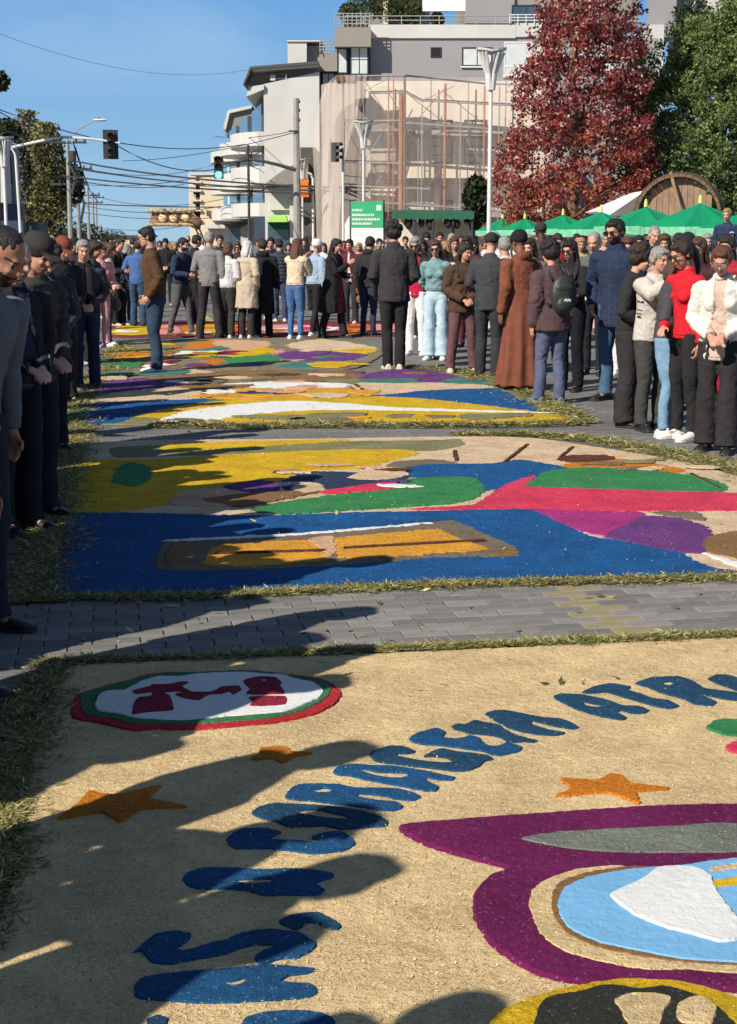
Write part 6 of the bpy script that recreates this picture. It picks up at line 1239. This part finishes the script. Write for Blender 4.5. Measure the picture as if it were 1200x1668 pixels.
# ---------------- funnel-topped street lamps
def lamp(px, py, Y_, hw, label):
    x = X(px, Y_); zt = Zz(py, Y_); b = Bld('street_lamp', label, 'street lamp', (x, Y_, 0), 'white street lamps with funnel heads')
    s = hw / 2
    mb = MB(); mb.tube([(x, Y_, 0), (x, Y_, zt - s * 2.4)], [(.065, .065), (.045, .045)], 12); mb.tube([(x, Y_, 0), (x, Y_, .25)], .14, 12); b(mb.obj('pole', MTW))
    mb = MB(); z1, z0 = zt - s * .35, zt - s * 2.8
    for k in range(4):
        a = pi / 4 + k * pi / 2
        for j in range(3):
            f0 = a - .32 + j * .32
            mb.tube([(x + .06 * cos(f0), Y_ + .06 * sin(f0), z0), (x + s * .35 * cos(f0), Y_ + s * .35 * sin(f0), z0 + (z1 - z0) * .45), (x + s * .95 * cos(f0), Y_ + s * .95 * sin(f0), z1)], [.05, .035, .035], 6)
    b(mb.obj('bracket', MTW))
    mb = MB(); V = []; n = 16
    for i in range(n): a = 2 * pi * i / n; V.append((x + s * 1.05 * cos(a), Y_ + s * 1.05 * sin(a), z1 + s * .22 * abs(cos(a)) ))
    V2 = [(q[0], q[1], q[2] + .05) for q in V]; mb.add(V + V2 + [(x, Y_, z1 - .02), (x, Y_, z1 + s * .12)], [(i, (i + 1) % n, (i + 1) % n + n, i + n) for i in range(n)] + [((i + 1) % n, i, 2 * n) for i in range(n)] + [(i + n, (i + 1) % n + n, 2 * n + 1) for i in range(n)]); b(mb.obj('reflector', mat('lamp_reflector', (.42, .42, .41), rough=.4, var=.05)))
    b(MB().tube([(x, Y_, z0 + (z1 - z0) * .35), (x, Y_, z0 + (z1 - z0) * .75)], [(.07, .07), (.13, .13)], 10).obj('lantern', mat('frosted_glass', (.55, .55, .52), rough=.3, var=0)))
    return b
lamp(796, 78, 38, .70, 'tallest white funnel-headed street lamp, left of the red tree'); lamp(592, 196, 60, .75, 'white funnel-headed street lamp before the green banner'); lamp(493, 257, 78, .75, 'smallest funnel-headed street lamp beside the white building'); lamp(11, 222, 46, .62, 'funnel-headed street lamp at the far left edge')
for (x0, y0, x1, lb) in ((32, 262, 36, 'slim white post beside the left street lamp'),):
    mb = MB(); mb.tube([(X(36, 48), 48, 0), (X(31, 48), 48, Zz(262, 48)), (X(30, 48), 48, Zz(252, 48)), (X(24, 48), 48, Zz(240, 48))], [.05, .045, .035, .02], 8); add_props(mb.obj('white_post', MTW), label=lb, category='post')
mb = MB(); c = P(497, 307, 77.5); mb.box((c.x - .22, c.y - .12, c.z - .42), (c.x + .18, c.y + .12, c.z + .4)); mb.box((c.x - .18, c.y - .16, c.z - .3), (c.x + .14, c.y - .12, c.z + .3)); add_props(mb.obj('pedestrian_box', ORGP), label='orange box mounted on the post beside the smallest lamp', category='box')
# ---------------- utility poles receding on the left
for k, (px, pt, Y_, crs) in enumerate(((115, 228, 90, (232, 300)), (129, 272, 112, (275,)), (145, 300, 140, (318,)), (153, 318, 170, (330,)), (158, 316, 205, (322,)), (165, 366, 230, ()))):
    b = Bld('utility_pole', ('nearest utility pole with crossarms beside the tall creeper-clad tree', 'second utility pole on the left, just behind the nearest', 'third utility pole on the left with a wide crossarm', 'fourth, thin utility pole on the left', 'fifth utility pole on the left, very thin', 'smallest utility pole far down the street')[k], 'utility pole', (X(px, Y_), Y_, 0), 'utility poles receding along the left side')
    x = X(px, Y_); mb = MB(); mb.tube([(x, Y_, 0), (x, Y_, Zz(pt, Y_))], [(.17, .17), (.10, .10)], 8); b(mb.obj('pole', CONC))
    for q in crs:
        z = Zz(q, Y_); mb = MB(); mb.box((x - 1.1, Y_ - .08, z - .06), (x + 1.1, Y_ + .08, z + .06)); [mb.ell((x + d_, Y_, z + .14), (.07, .07, .12), 8, 6) for d_ in (-1, -.5, .5, 1)]; b(mb.obj('crossarm', MTD))
    if k < 2: b(MB().tube([(x + .3, Y_ - .1, Zz(pt + 34, Y_)), (x + .3, Y_ - .1, Zz(pt + 18, Y_))], .2, 10).obj('transformer', MTD)); b(MB().tube([(x + .1, Y_ - .3, Zz(pt + 36, Y_)), (x + .5, Y_ - .3, Zz(pt + 60, Y_)), (x + .2, Y_ - .3, Zz(pt + 90, Y_))], .10, 6).obj('cable_loop', MTD))
b = Bld('street_light', 'cobra-head street light reaching out over the road on a thin arm', 'street light', (X(120, 88), 88, 0)); mb = MB(); mb.tube([P(116, 215 + 20, 88), P(124, 212, 88), P(140, 203, 88), P(152, 197, 88)], .045, 6); b(mb.obj('arm', MET)); b(MB().ell(P(163, 195.5, 88), (.42, .16, .08)).obj('lamp_head', MTW)); b(MB().tube([P(161, 195, 88), P(161, 191, 88)], .05, 6).obj('sensor', MTD))
# ---------------- cables
CAB = mat('cable', (.035, .035, .04), rough=.7, var=0); CBS = []
def cable(p0, Y0, p1, Y1, sag, r, label):
    a, b = P(*p0, Y0), P(*p1, Y1); pts = []
    for i in range(17): t = i / 16; q = a.lerp(b, t); q.z -= sag * 4 * t * (1 - t); pts.append(q)
    mb = MB(); mb.tube(pts, r, 5); add_props(mb.obj('overhead_cable', CAB), label=label, category='cable', group='overhead cables across the street')
for k, (p0, Y0, p1, Y1, sg, r, lb) in enumerate((((-60, 155), 60, (400, 235), 80, .9, .022, 'highest overhead cable running from the top left behind the left signal'), ((-60, 140), 45, (110, 225), 60, .3, .018, 'steep overhead cable at the upper left edge'),
    ((190, 237), 62, (430, 243), 74, 1.0, .022, 'cable sagging right from the left signal'), ((118, 262), 90, (600, 306), 72, .35, .05, 'upper of three thick bundled cables crossing mid-sky'), ((118, 274), 90, (600, 312), 72, .3, .045, 'middle of three thick bundled cables crossing mid-sky'), ((100, 286), 90, (660, 316), 72, .3, .045, 'lowest of three thick bundled cables crossing mid-sky'),
    ((140, 332), 130, (640, 330), 110, .3, .05, 'low cable crossing above the decorated arch'), ((140, 336), 130, (360, 336), 120, .5, .03, 'lower faint cable above the decorated arch'), ((150, 318), 140, (420, 310), 110, 1, .025, 'faint cable above the decorated arch'),
    ((-60, 250), 70, (300, 300), 150, .8, .03, 'thin cable rising out of the poles towards the street end'), ((-60, 196), 55, (365, 262), 72, 1.2, .012, 'thin wire from the left edge to the right mast arm'), ((130, 300), 115, (420, 268), 84, .5, .022, 'thin cable from the second pole to the white balconies'), ((128, 345), 130, (380, 352), 118, .4, .03, 'low thin cable crossing the arch'), ((482, 215), 74, (200, 262), 100, .3, .02, 'thin cable from the concrete pole to the left'), ((482, 212), 74, (350, 222), 95, .2, .018, 'short thin cable from the concrete pole towards the balconies'), ((-40, 40), 60, (420, 110), 90, 1.0, .008, 'barely visible wire high across the blue sky'), ((120, 232), 90, (-60, 180), 50, .4, .03, 'cable from nearest utility pole to the left edge'),
    ((120, 235), 90, (155, 322), 170, .6, .04, 'cable linking the utility poles on the left'), ((123, 240), 90, (158, 325), 205, .8, .03, 'second cable linking the utility poles on the left'), ((170, 372), 240, (330, 362), 200, .6, .04, 'faint low wire below the decorated arch'), ((320, 303), 90, (720, 302), 71, .1, .025, 'dark cable passing in front of the scaffolding'), ((560, 286), 71, (840, 300), 71, .1, .02, 'thin cable across the scaffolding front'))): cable(p0, Y0, p1, Y1, sg, r, lb)
# ---------------- decorated arch over the road
Y = 125.
ar = Bld('decorated_arch', 'brown decorated arch with three round cream panels over the road', 'arch', (X(280, Y), Y, 0))
ar(MB().prism([(X(242, Y), Zz(366, Y)), (X(250, Y), Zz(343, Y)), (X(312, Y), Zz(345, Y)), (X(314, Y), Zz(366, Y))], Y, Y + 1.2).obj('panel', mat('carved_brown_panel', (.26, .15, .08), var=.4, scale=2.5, bump=.05, bscale=5)))
for px in (264, 282, 301): ar(MB().ell(P(px, 355, Y - .02), (.33, .12, .33)).obj('round_panel', mat('cream_disc', (.75, .58, .32), var=.1))); m2 = MB(); [m2.tube([P(px, 355, Y) + Vector((.40 * cos(t), -.06, .40 * sin(t))), P(px, 355, Y) + Vector((.40 * cos(t + .4), -.06, .40 * sin(t + .4)))], .05, 5) for t in np.arange(0, 6.28, .4)]; ar(m2.obj('disc_rim', WOOD))
mb = MB()
for i in range(26): u = i / 25; px = 242 + 72 * u; mb.ell(P(px, 343.5 + 1.2 * sin(i * 2), Y - .1), (.2, .2, .16), 8, 6); mb.ell(P(px, 366, Y - .1), (.2, .2, .14), 8, 6)
ar(mb.obj('garland', mat('straw_garland', (.42, .30, .16), var=.3), kind='stuff'))
mb = MB()
for d_ in (0, 6): mb.tube([P(309 + d_, 350, Y), P(330 + d_, 400, Y)], .07, 6)
for i in range(9): mb.tube([P(310 + i * 2.3, 353 + i * 5.3, Y), P(316 + i * 2.3, 353 + i * 5.3 + (3 if i % 2 else -2), Y)], .04, 5)
ar(mb.obj('lattice_leg', MTD)); ar(MB().ell(P(318, 362, Y), (.55, .3, .5)).obj('wheel_ornament', WOOD)); mb = MB(); mb.tube([(X(245, Y), Y + .6, 0), P(246, 364, Y)], .08, 6); ar(mb.obj('leg', MTD))
# ---------------- green banner on its stand
Y = 58.
bn = Bld('green_banner', 'green and white printed banner on a stand behind a street lamp', 'banner', (X(594, Y), Y, 0))
bn(rect(571, 328, 624, 371, Y, .05, mat('banner_green', (.045, .36, .16), var=.12, scale=1.2), 'printed_sheet')); bn(rect(572, 371.3, 624, 400, Y, .05, WTENT, 'white_lower_sheet')); bn(MB().prism([(X(561, Y), Zz(365, Y)), (X(571, Y), Zz(347, Y)), (X(571, Y), 0.6), (X(561, Y), .6)], Y + .3, Y + .35).obj('side_sheet', WTENT))
mb = MB(); R = random.Random(4)
for k, (z, x1) in enumerate(((342, 590), (350, 609), (357, 618), (364, 606))):
    x = 573.5
    while x < x1: wd = R.uniform(1.5, 4.5); a, b = P(x, z + 2.2, Y - .012), P(min(x + wd, x1), z - 1.6, Y - .012); mb.box((a.x, a.y, a.z), (b.x, a.y + .01, b.z)); x += wd + .9
a, b = P(613, 343, Y - .012), P(621, 334, Y - .012); mb.box((a.x, a.y, a.z), (b.x, a.y + .01, b.z)); bn(mb.obj('lettering', mat('banner_white_print', (.6, .72, .6), var=.1)))
mb = MB(); [mb.tube([(X(x, Y), Y + .1, 0), (X(x, Y), Y + .1, Zz(326, Y))], .03, 6) for x in (570.5, 625)]; bn(mb.obj('frame', MTD))
# ---------------- kiosk with dark green canopy
Y = 64.
kq = Bld('green_kiosk', 'dark green flat-roofed market canopy beneath the scaffolding', 'canopy', (X(705, Y), Y, 0))
V = []; mb = MB(); n = 24; a, b = P(638, 346, Y), P(772, 346, Y)
for i in range(n + 1):
    u = i / n; x = a.x + (b.x - a.x) * u; sg = .05 * sin(i * 1.3)
    V += [(x, Y, Zz(345, Y) + sg * .3), (x, Y - .02, Zz(356 + 2 * (i % 2), Y)), (x, Y + 2.5, Zz(340, Y))]
for i in range(n): mb.add([], []) ; mb.F += [(i * 3, i * 3 + 1, i * 3 + 4, i * 3 + 3), (i * 3, i * 3 + 3, i * 3 + 5, i * 3 + 2)]; mb.I += [0, 0]
mb.V = V; kq(mb.obj('canopy', GRND))
for x in (642, 676, 705, 738, 769): m2 = MB(); m2.tube([(X(x, Y), Y + .1, 0), (X(x, Y), Y + .1, Zz(350, Y))], .05, 6); kq(m2.obj('post', MTD))
kq(rect(645, 362, 765, 400, Y + 2, .1, WALLP, 'back_panel'))
for k, (x, z, r_) in enumerate(((665, 362, .18), (686, 362, .14), (700, 364, .18), (730, 360, .2), (744, 364, .15))): kq(MB().ell(P(x, z, Y + .3), (r_, r_, r_ * 1.6), 10, 7).obj('hanging_goods', mat('dark_goods', (.03, .03, .03))))
# ---------------- green parasols
def parasol(px, pt, pr, hw, Y_, label, rot=0):
    x = X(px, Y_); z1 = Zz(pt, Y_); z0 = Zz(pr, Y_); b = Bld('parasol', label, 'parasol', (x, Y_, 0), 'green market parasols'); r = hw
    mb = MB(); n = 8; V = [(x, Y_, z1)]; VV = []; rings = [(.25, .76), (.5, .50), (.75, .25), (1, 0)]
    for q, hh in rings:
        for i in range(n * 3):
            a = 2 * pi * i / (n * 3) + rot; rr = r * q * (1 if i % 3 == 0 else .955); sg = 0 if i % 3 == 0 else -.09 * q
            V.append((x + rr * cos(a), Y_ + rr * sin(a), z0 + (z1 - z0) * hh + sg))
    N_ = n * 3
    for i in range(N_): a = 2 * pi * i / N_ + rot; rr = r * (1 if i % 3 == 0 else .955); VV.append((x + rr * cos(a) * 1.004, Y_ + rr * sin(a) * 1.004, z0 - .002)); VV.append((x + rr * cos(a) * 1.01, Y_ + rr * sin(a) * 1.01, z0 - .16 - (.05 if i % 3 else 0)))
    Fs = [(0, 1 + i, 1 + (i + 1) % N_) for i in range(N_)]
    b(me_obj := obj('valance', me_from('valance', VV, [(2 * i, 2 * i + 1, (2 * i + 3) % (2 * N_), (2 * i + 2) % (2 * N_)) for i in range(N_)], [mat('pale_green_fringe', (.16, .42, .26), var=.3, scale=9)])))
    for k in range(3): Fs += [(1 + k * N_ + i, 1 + (k + 1) * N_ + i, 1 + (k + 1) * N_ + (i + 1) % N_, 1 + k * N_ + (i + 1) % N_) for i in range(N_)]
    mb.add(V, Fs); b(mb.obj('canopy', GRNC)); mb = MB(); mb.tube([(x, Y_, 0), (x, Y_, z1 - .02)], .035, 8); b(mb.obj('pole', MTW)); mb = MB(); mb.tube([(x, Y_, z1), (x, Y_, z1 + .1), (x, Y_, z1 + .2)], [.05, .045, .02], 8); b(mb.obj('finial', mat('yellow_finial', (.6, .6, .15), var=0)))
    mb = MB()
    for i in range(8): a = 2 * pi * i / 8 + rot; mb.tube([(x, Y_, z1 - .12), (x + r * .97 * cos(a), Y_ + r * .97 * sin(a), z0 - .02)], .012, 4)
    b(mb.obj('ribs', MTW))
parasol(818, 356, 376, 1.05, 60, 'leftmost small green parasol beside the tall lamp'); parasol(854, 356, 375, 1.1, 57, 'second green parasol from the left', .3); parasol(916, 350, 373, 1.25, 52, 'third green parasol from the left', .1); parasol(978, 345, 374, 1.35, 44, 'fourth green parasol, below the white tent', .25); parasol(1050, 337, 369, 1.35, 40, 'fifth green parasol, in front of the barrel', .1); parasol(1138, 331, 370, 1.5, 38, 'sixth green parasol, behind the child', .35); parasol(1232, 338, 372, 1.5, 36, 'green parasol cut off by the right edge', .2)
# white tent
Y = 54.
tn = Bld('white_tent', 'white canvas tent roof beside the giant barrel', 'tent', (X(1010, Y), Y, 0))
mb = MB(); a = P(972, 344, Y); b = P(1052, 310, Y); c = P(1052, 350, Y); mb.add([a, c, b, P(990, 352, Y - 1.5), a + Vector((0, 3, 0)), c + Vector((0, 3, 0)), b + Vector((0, 3, 0))], [(0, 3, 2), (3, 1, 2), (0, 2, 6, 4), (1, 5, 6, 2), (0, 4, 5, 1, 3)]); tn(mb.obj('roof', WTENT)); mb = MB(); [mb.tube([(X(x, Y), Y + .3, 0), (X(x, Y), Y + .3, Zz(345, Y))], .04, 6) for x in (976, 1048)]; tn(mb.obj('pole', MTW))
# giant barrel
Y = 52.
bc = P(1103, 354, Y); rr = 1.44; br_ = Bld('giant_barrel', 'giant wooden wine barrel with paler stave front among the green parasols', 'barrel', (bc.x, Y, 0))
Mb = Matrix.Translation(bc) @ Matrix.Rotation(radians(-14), 4, 'Z')
n = 36
for i in range(n):
    a0, a1 = 2 * pi * i / n + .006, 2 * pi * (i + 1) / n - .006; V = []
    for yy, k in ((0, 1), (.9, 1.07), (1.9, 1.09), (3.2, 1.0)):
        for a in (a0, a1):
            for q in (rr * k, rr * k - .1): V.append(Mb @ Vector((q * cos(a), yy, q * sin(a))))
    Fs = [(0, 1, 3, 2), (12, 14, 15, 13)]
    for k in range(3): o_ = k * 4; Fs += [(o_, o_ + 2, o_ + 6, o_ + 4), (o_ + 1, o_ + 5, o_ + 7, o_ + 3), (o_, o_ + 4, o_ + 5, o_ + 1), (o_ + 2, o_ + 3, o_ + 7, o_ + 6)]
    mb = MB(); mb.add(V, Fs); br_(mb.obj('stave', WOOD))
for i in range(13):
    x0 = -rr * .92 + i * rr * 1.84 / 13; x1 = x0 + rr * 1.84 / 13 - .012; xm = max(abs(x0), abs(x1)); zz = sqrt(max(.01, (rr * .93) ** 2 - xm * xm)); br_(MB().box((x0, .30 + .01 * (i % 2), -zz), (x1, .36, zz), Mb).obj('head_plank', WOODL))
mb = MB()
for yy, k in ((.12, 1.012), (.5, 1.045), (2.6, 1.045)):
    pts = [Mb @ Vector((rr * k * cos(t), yy, rr * k * sin(t))) for t in np.linspace(0, 2 * pi, 33)]; mb.tube(pts, [(.012, .05)] * 33, 6)
br_(mb.obj('hoop', MTD)); mb = MB(); mb.tube([Mb @ Vector((-.28, .1, 1.5)), Mb @ Vector((.10, -.15, .25)), Mb @ Vector((.12, -.2, -1.2))], .06, 6); br_(mb.obj('brace_post', WOODL)); br_(MB().box((-1.2, .2, -bc.z), (-.9, 3, -1.0), Mb).obj('cradle', WOOD)); br_(MB().box((.9, .2, -bc.z), (1.2, 3, -1.0), Mb).obj('cradle', WOOD))
# ================================================================ TREES
def trunk(b, x, Y_, h, r, seed, mbark=WOOD):
    R = random.Random(seed); mb = MB(); mb.tube([(x, Y_, 0), (x + .05, Y_, h * .35), (x - .04, Y_, h * .7), (x, Y_, h * .97)], [r, r * .75, r * .42, r * .1], 10); b(mb.obj('trunk', mbark)); mb = MB()
    for i in range(26):
        z = h * R.uniform(.18, .9); a = R.uniform(0, 6.28); L = (1 - z / h) * h * .22 + .4
        p0 = Vector((x, Y_, z)); p1 = p0 + Vector((cos(a) * L * .5, sin(a) * L * .5, L * .35)); p2 = p0 + Vector((cos(a + .2) * L, sin(a + .2) * L, L * .62)); mb.tube([p0, p1, p2], [r * .28, r * .18, r * .05], 5)
    b(mb.obj('limb', mbark)); return b
# red sweetgum
Y = 60.; xt = X(930, Y)
rt = Bld('sweetgum_tree', 'large crimson autumn tree left of the dense green tree', 'tree', (xt, Y, 0)); trunk(rt, xt, Y, 13.2, .26, 5)
prof = [(1.6, 1.6), (2.2, 2.9), (3.0, 3.4), (4.5, 3.3), (6.0, 3.0), (8.0, 2.6), (9.5, 2.3), (11, 1.9), (12.3, 1.5), (13.6, .6)]
zz_, rr_ = np.array([p[0] for p in prof]), np.array([p[1] for p in prof])
def redpts(R, n):
    m = 400; z = R.uniform(1.7, 13.4, m * 3); r = np.interp(z, zz_, rr_); keep = R.rand(m * 3) < r / 3.4; z = z[keep][:m * 2]; r = r[keep][:m * 2]; m2 = len(z)
    a = R.rand(m2) * 2 * pi; q = np.sqrt(R.rand(m2)) ** .6 * .93
    cc = np.stack([xt - .12 + .055 * z + r * q * np.cos(a), Y + r * q * np.sin(a), z], 1); k = R.randint(0, m2, n); cr = R.uniform(.25, .62, m2)
    d = R.normal(0, 1, (n, 3)); d /= np.linalg.norm(d, axis=1)[:, None]; return cc[k] + d * (cr[k] * R.rand(n) ** .5)[:, None] * np.array([1, 1, .8])
rm = [leafm(c, .3) for c in ((.20, .03, .035), (.30, .05, .045), (.13, .025, .035), (.38, .11, .05), (.44, .20, .08), (.50, .37, .28), (.26, .10, .10))]
def redw(R, c):
    z = c[:, 2]; n = len(z); u = R.rand(n); low = np.clip((6.5 - z) / 4.5, 0, 1) * .35
    f = np.sin(c[:, 0] * 2.1 + 1) * np.sin(z * 1.4) * .5 + .5
    I = np.select([u < .30, u < .52, u < .66, u < .80, u < .80 + low * .5, u < .90 + .06 * f], [0, 1, 2, 6, 4, 5], 3); I[(R.rand(n) < low)] = 3; return I
rt(leaves('crown', redpts, 40000, .08, rm, seed=8, wts=redw, thin=.6))
# green tree
gt_ = Bld('evergreen_tree', 'large dense dark green tree at the upper right', 'tree', (X(1160, 62), 62, 0)); trunk(gt_, X(1160, 62), 62, 9, .35, 9)
cen = [P(px, py, 62 + dy) for px, py, dy in ((1150, 150, 0), (1090, 170, .5), (1070, 240, -.3), (1120, 260, -.8), (1200, 120, 0), (1240, 60, 0), (1180, 60, .4), (1120, 90, .5), (1060, 300, 0), (1200, 230, -1), (1160, 300, -.6), (1250, 180, 0), (1260, 280, 0), (1140, 60, .8), (1050, 150, .8), (1230, 0, .2), (1200, 330, 0), (1110, 330, .2), (1290, 120, 0), (1030, 200, .8), (1036, 280, .8), (1022, 150, .9), (1018, 235, .9), (1040, 110, .9))]
crad = [1.6, 1.5, 1.2, 1.6, 1.7, 1.7, 1.4, 1.3, 1.1, 1.7, 1.5, 1.8, 1.6, .9, .9, 1.4, 1.3, 1.3, 1.8, .75, .8, .7, .8, .75]
def grpts(R, n):
    sub = []; 
    for c, r in zip(cen, crad):
        for _ in range(int(42 * r * r)):
            d = R.normal(0, 1, 3); d /= np.linalg.norm(d); sub.append((np.array(c) + d * r * R.uniform(.45, 1.0), R.uniform(.2, .46)))
    S_ = np.array([s[0] for s in sub]); q = np.array([s[1] for s in sub]); k = R.randint(0, len(S_), n); d = R.normal(0, 1, (n, 3)); d /= np.linalg.norm(d, axis=1)[:, None]; return S_[k] + d * (q[k] * R.rand(n) ** .4)[:, None]
gm_ = [leafm(c, .25) for c in ((.11, .165, .045), (.15, .21, .06), (.075, .115, .035), (.22, .26, .10), (.20, .21, .10))]
gt_(leaves('crown', grpts, 130000, .075, gm_, seed=3, wts=[.3, .3, .2, .12, .08], thin=.5))
# tall creeper-clad conifers on the left
YT = 96.
for k, (xa, xb, top, n_, lb) in enumerate(((62, 100, 200, 9000, 'tall olive-green tree draped in creepers on the left'), (36, 66, 180, 6500, 'darker narrow tree with pale tuft just left of the creeper-draped one'))):
    yy = YT + k * 3; b = Bld('creeper_clad_tree', lb, 'tree', (X((xa + xb) / 2, yy), yy, 0)); trunk(b, X((xa + xb) / 2, yy), yy, Zz(top, yy), .25, 30 + k)
    x0, x1, z1 = X(xa, yy), X(xb, yy), Zz(top, yy)
    def f(R, n, x0=x0, x1=x1, z1=z1, yy=yy):
        z = R.rand(n) * z1; u = z / z1; w_ = (x1 - x0) / 2 * np.interp(u, [0, .15, .5, .85, 1], [.45, .75, 1, .85, .25]); m = (x0 + x1) / 2; strand = np.round(R.uniform(-3, 3, n)) / 3.3
        return np.stack([m + w_ * strand + R.normal(0, .22, n) + .25 * np.sin(z * 1.7 + strand * 3), yy + R.normal(0, .6, n), z], 1)
    ms = [leafm(c, .25) for c in (((.10, .115, .035), (.17, .17, .05), (.05, .055, .02), (.28, .25, .10), (.03, .03, .018)) if k == 0 else ((.04, .045, .022), (.08, .085, .04), (.022, .025, .016), (.30, .28, .18), (.03, .03, .02)))]
    b(leaves('crown', f, n_, .13, ms, seed=40 + k, wts=(lambda R, c, z1=z1, k=k: np.where((c[:, 2] > z1 * .86) & (R.rand(len(c)) < .6), 3, R.choice(5, len(c), p=[.3, .25, .2, .08, .17])))))
def bush(px, py, Y_, r, rz, n, lb, nm='tree', dark=1.):
    b = Bld(nm, lb, 'tree', (X(px, Y_), Y_, 0)); mb = MB(); mb.tube([(X(px, Y_), Y_, 0), P(px, py, Y_)], .12, 6); b(mb.obj('trunk', WOOD)); c = P(px, py, Y_)
    b(leaves('crown', blob(px, py, Y_, r, rz), n, .16, [leafm(tuple(q * dark for q in c_)) for c_ in ((.03, .045, .018), (.05, .065, .025), (.02, .028, .012))], seed=int(px) + 50))
bush(112, 300, 100, 1.0, 1.7, 1100, 'straggly dark tree beside the nearest utility pole', dark=.8); bush(12, 212, 80, .75, .6, 600, 'dark treetop above the white building at far left'); bush(128, 388, 150, 3, 1.6, 1500, 'low dark tree behind the left crowd'); bush(175, 388, 220, 3, 1.4, 1000, 'small far tree where the street ends', dark=.9); bush(-6, 132, 60, .5, .4, 300, 'twig end poking in at the left edge above'); bush(775, 330, 66, .6, 1.2, 900, 'small reddish tree right of the kiosk', dark=1)
bush(1130, 25, 110, 1.6, 1.2, 700, 'sparse treetop above the large green tree')
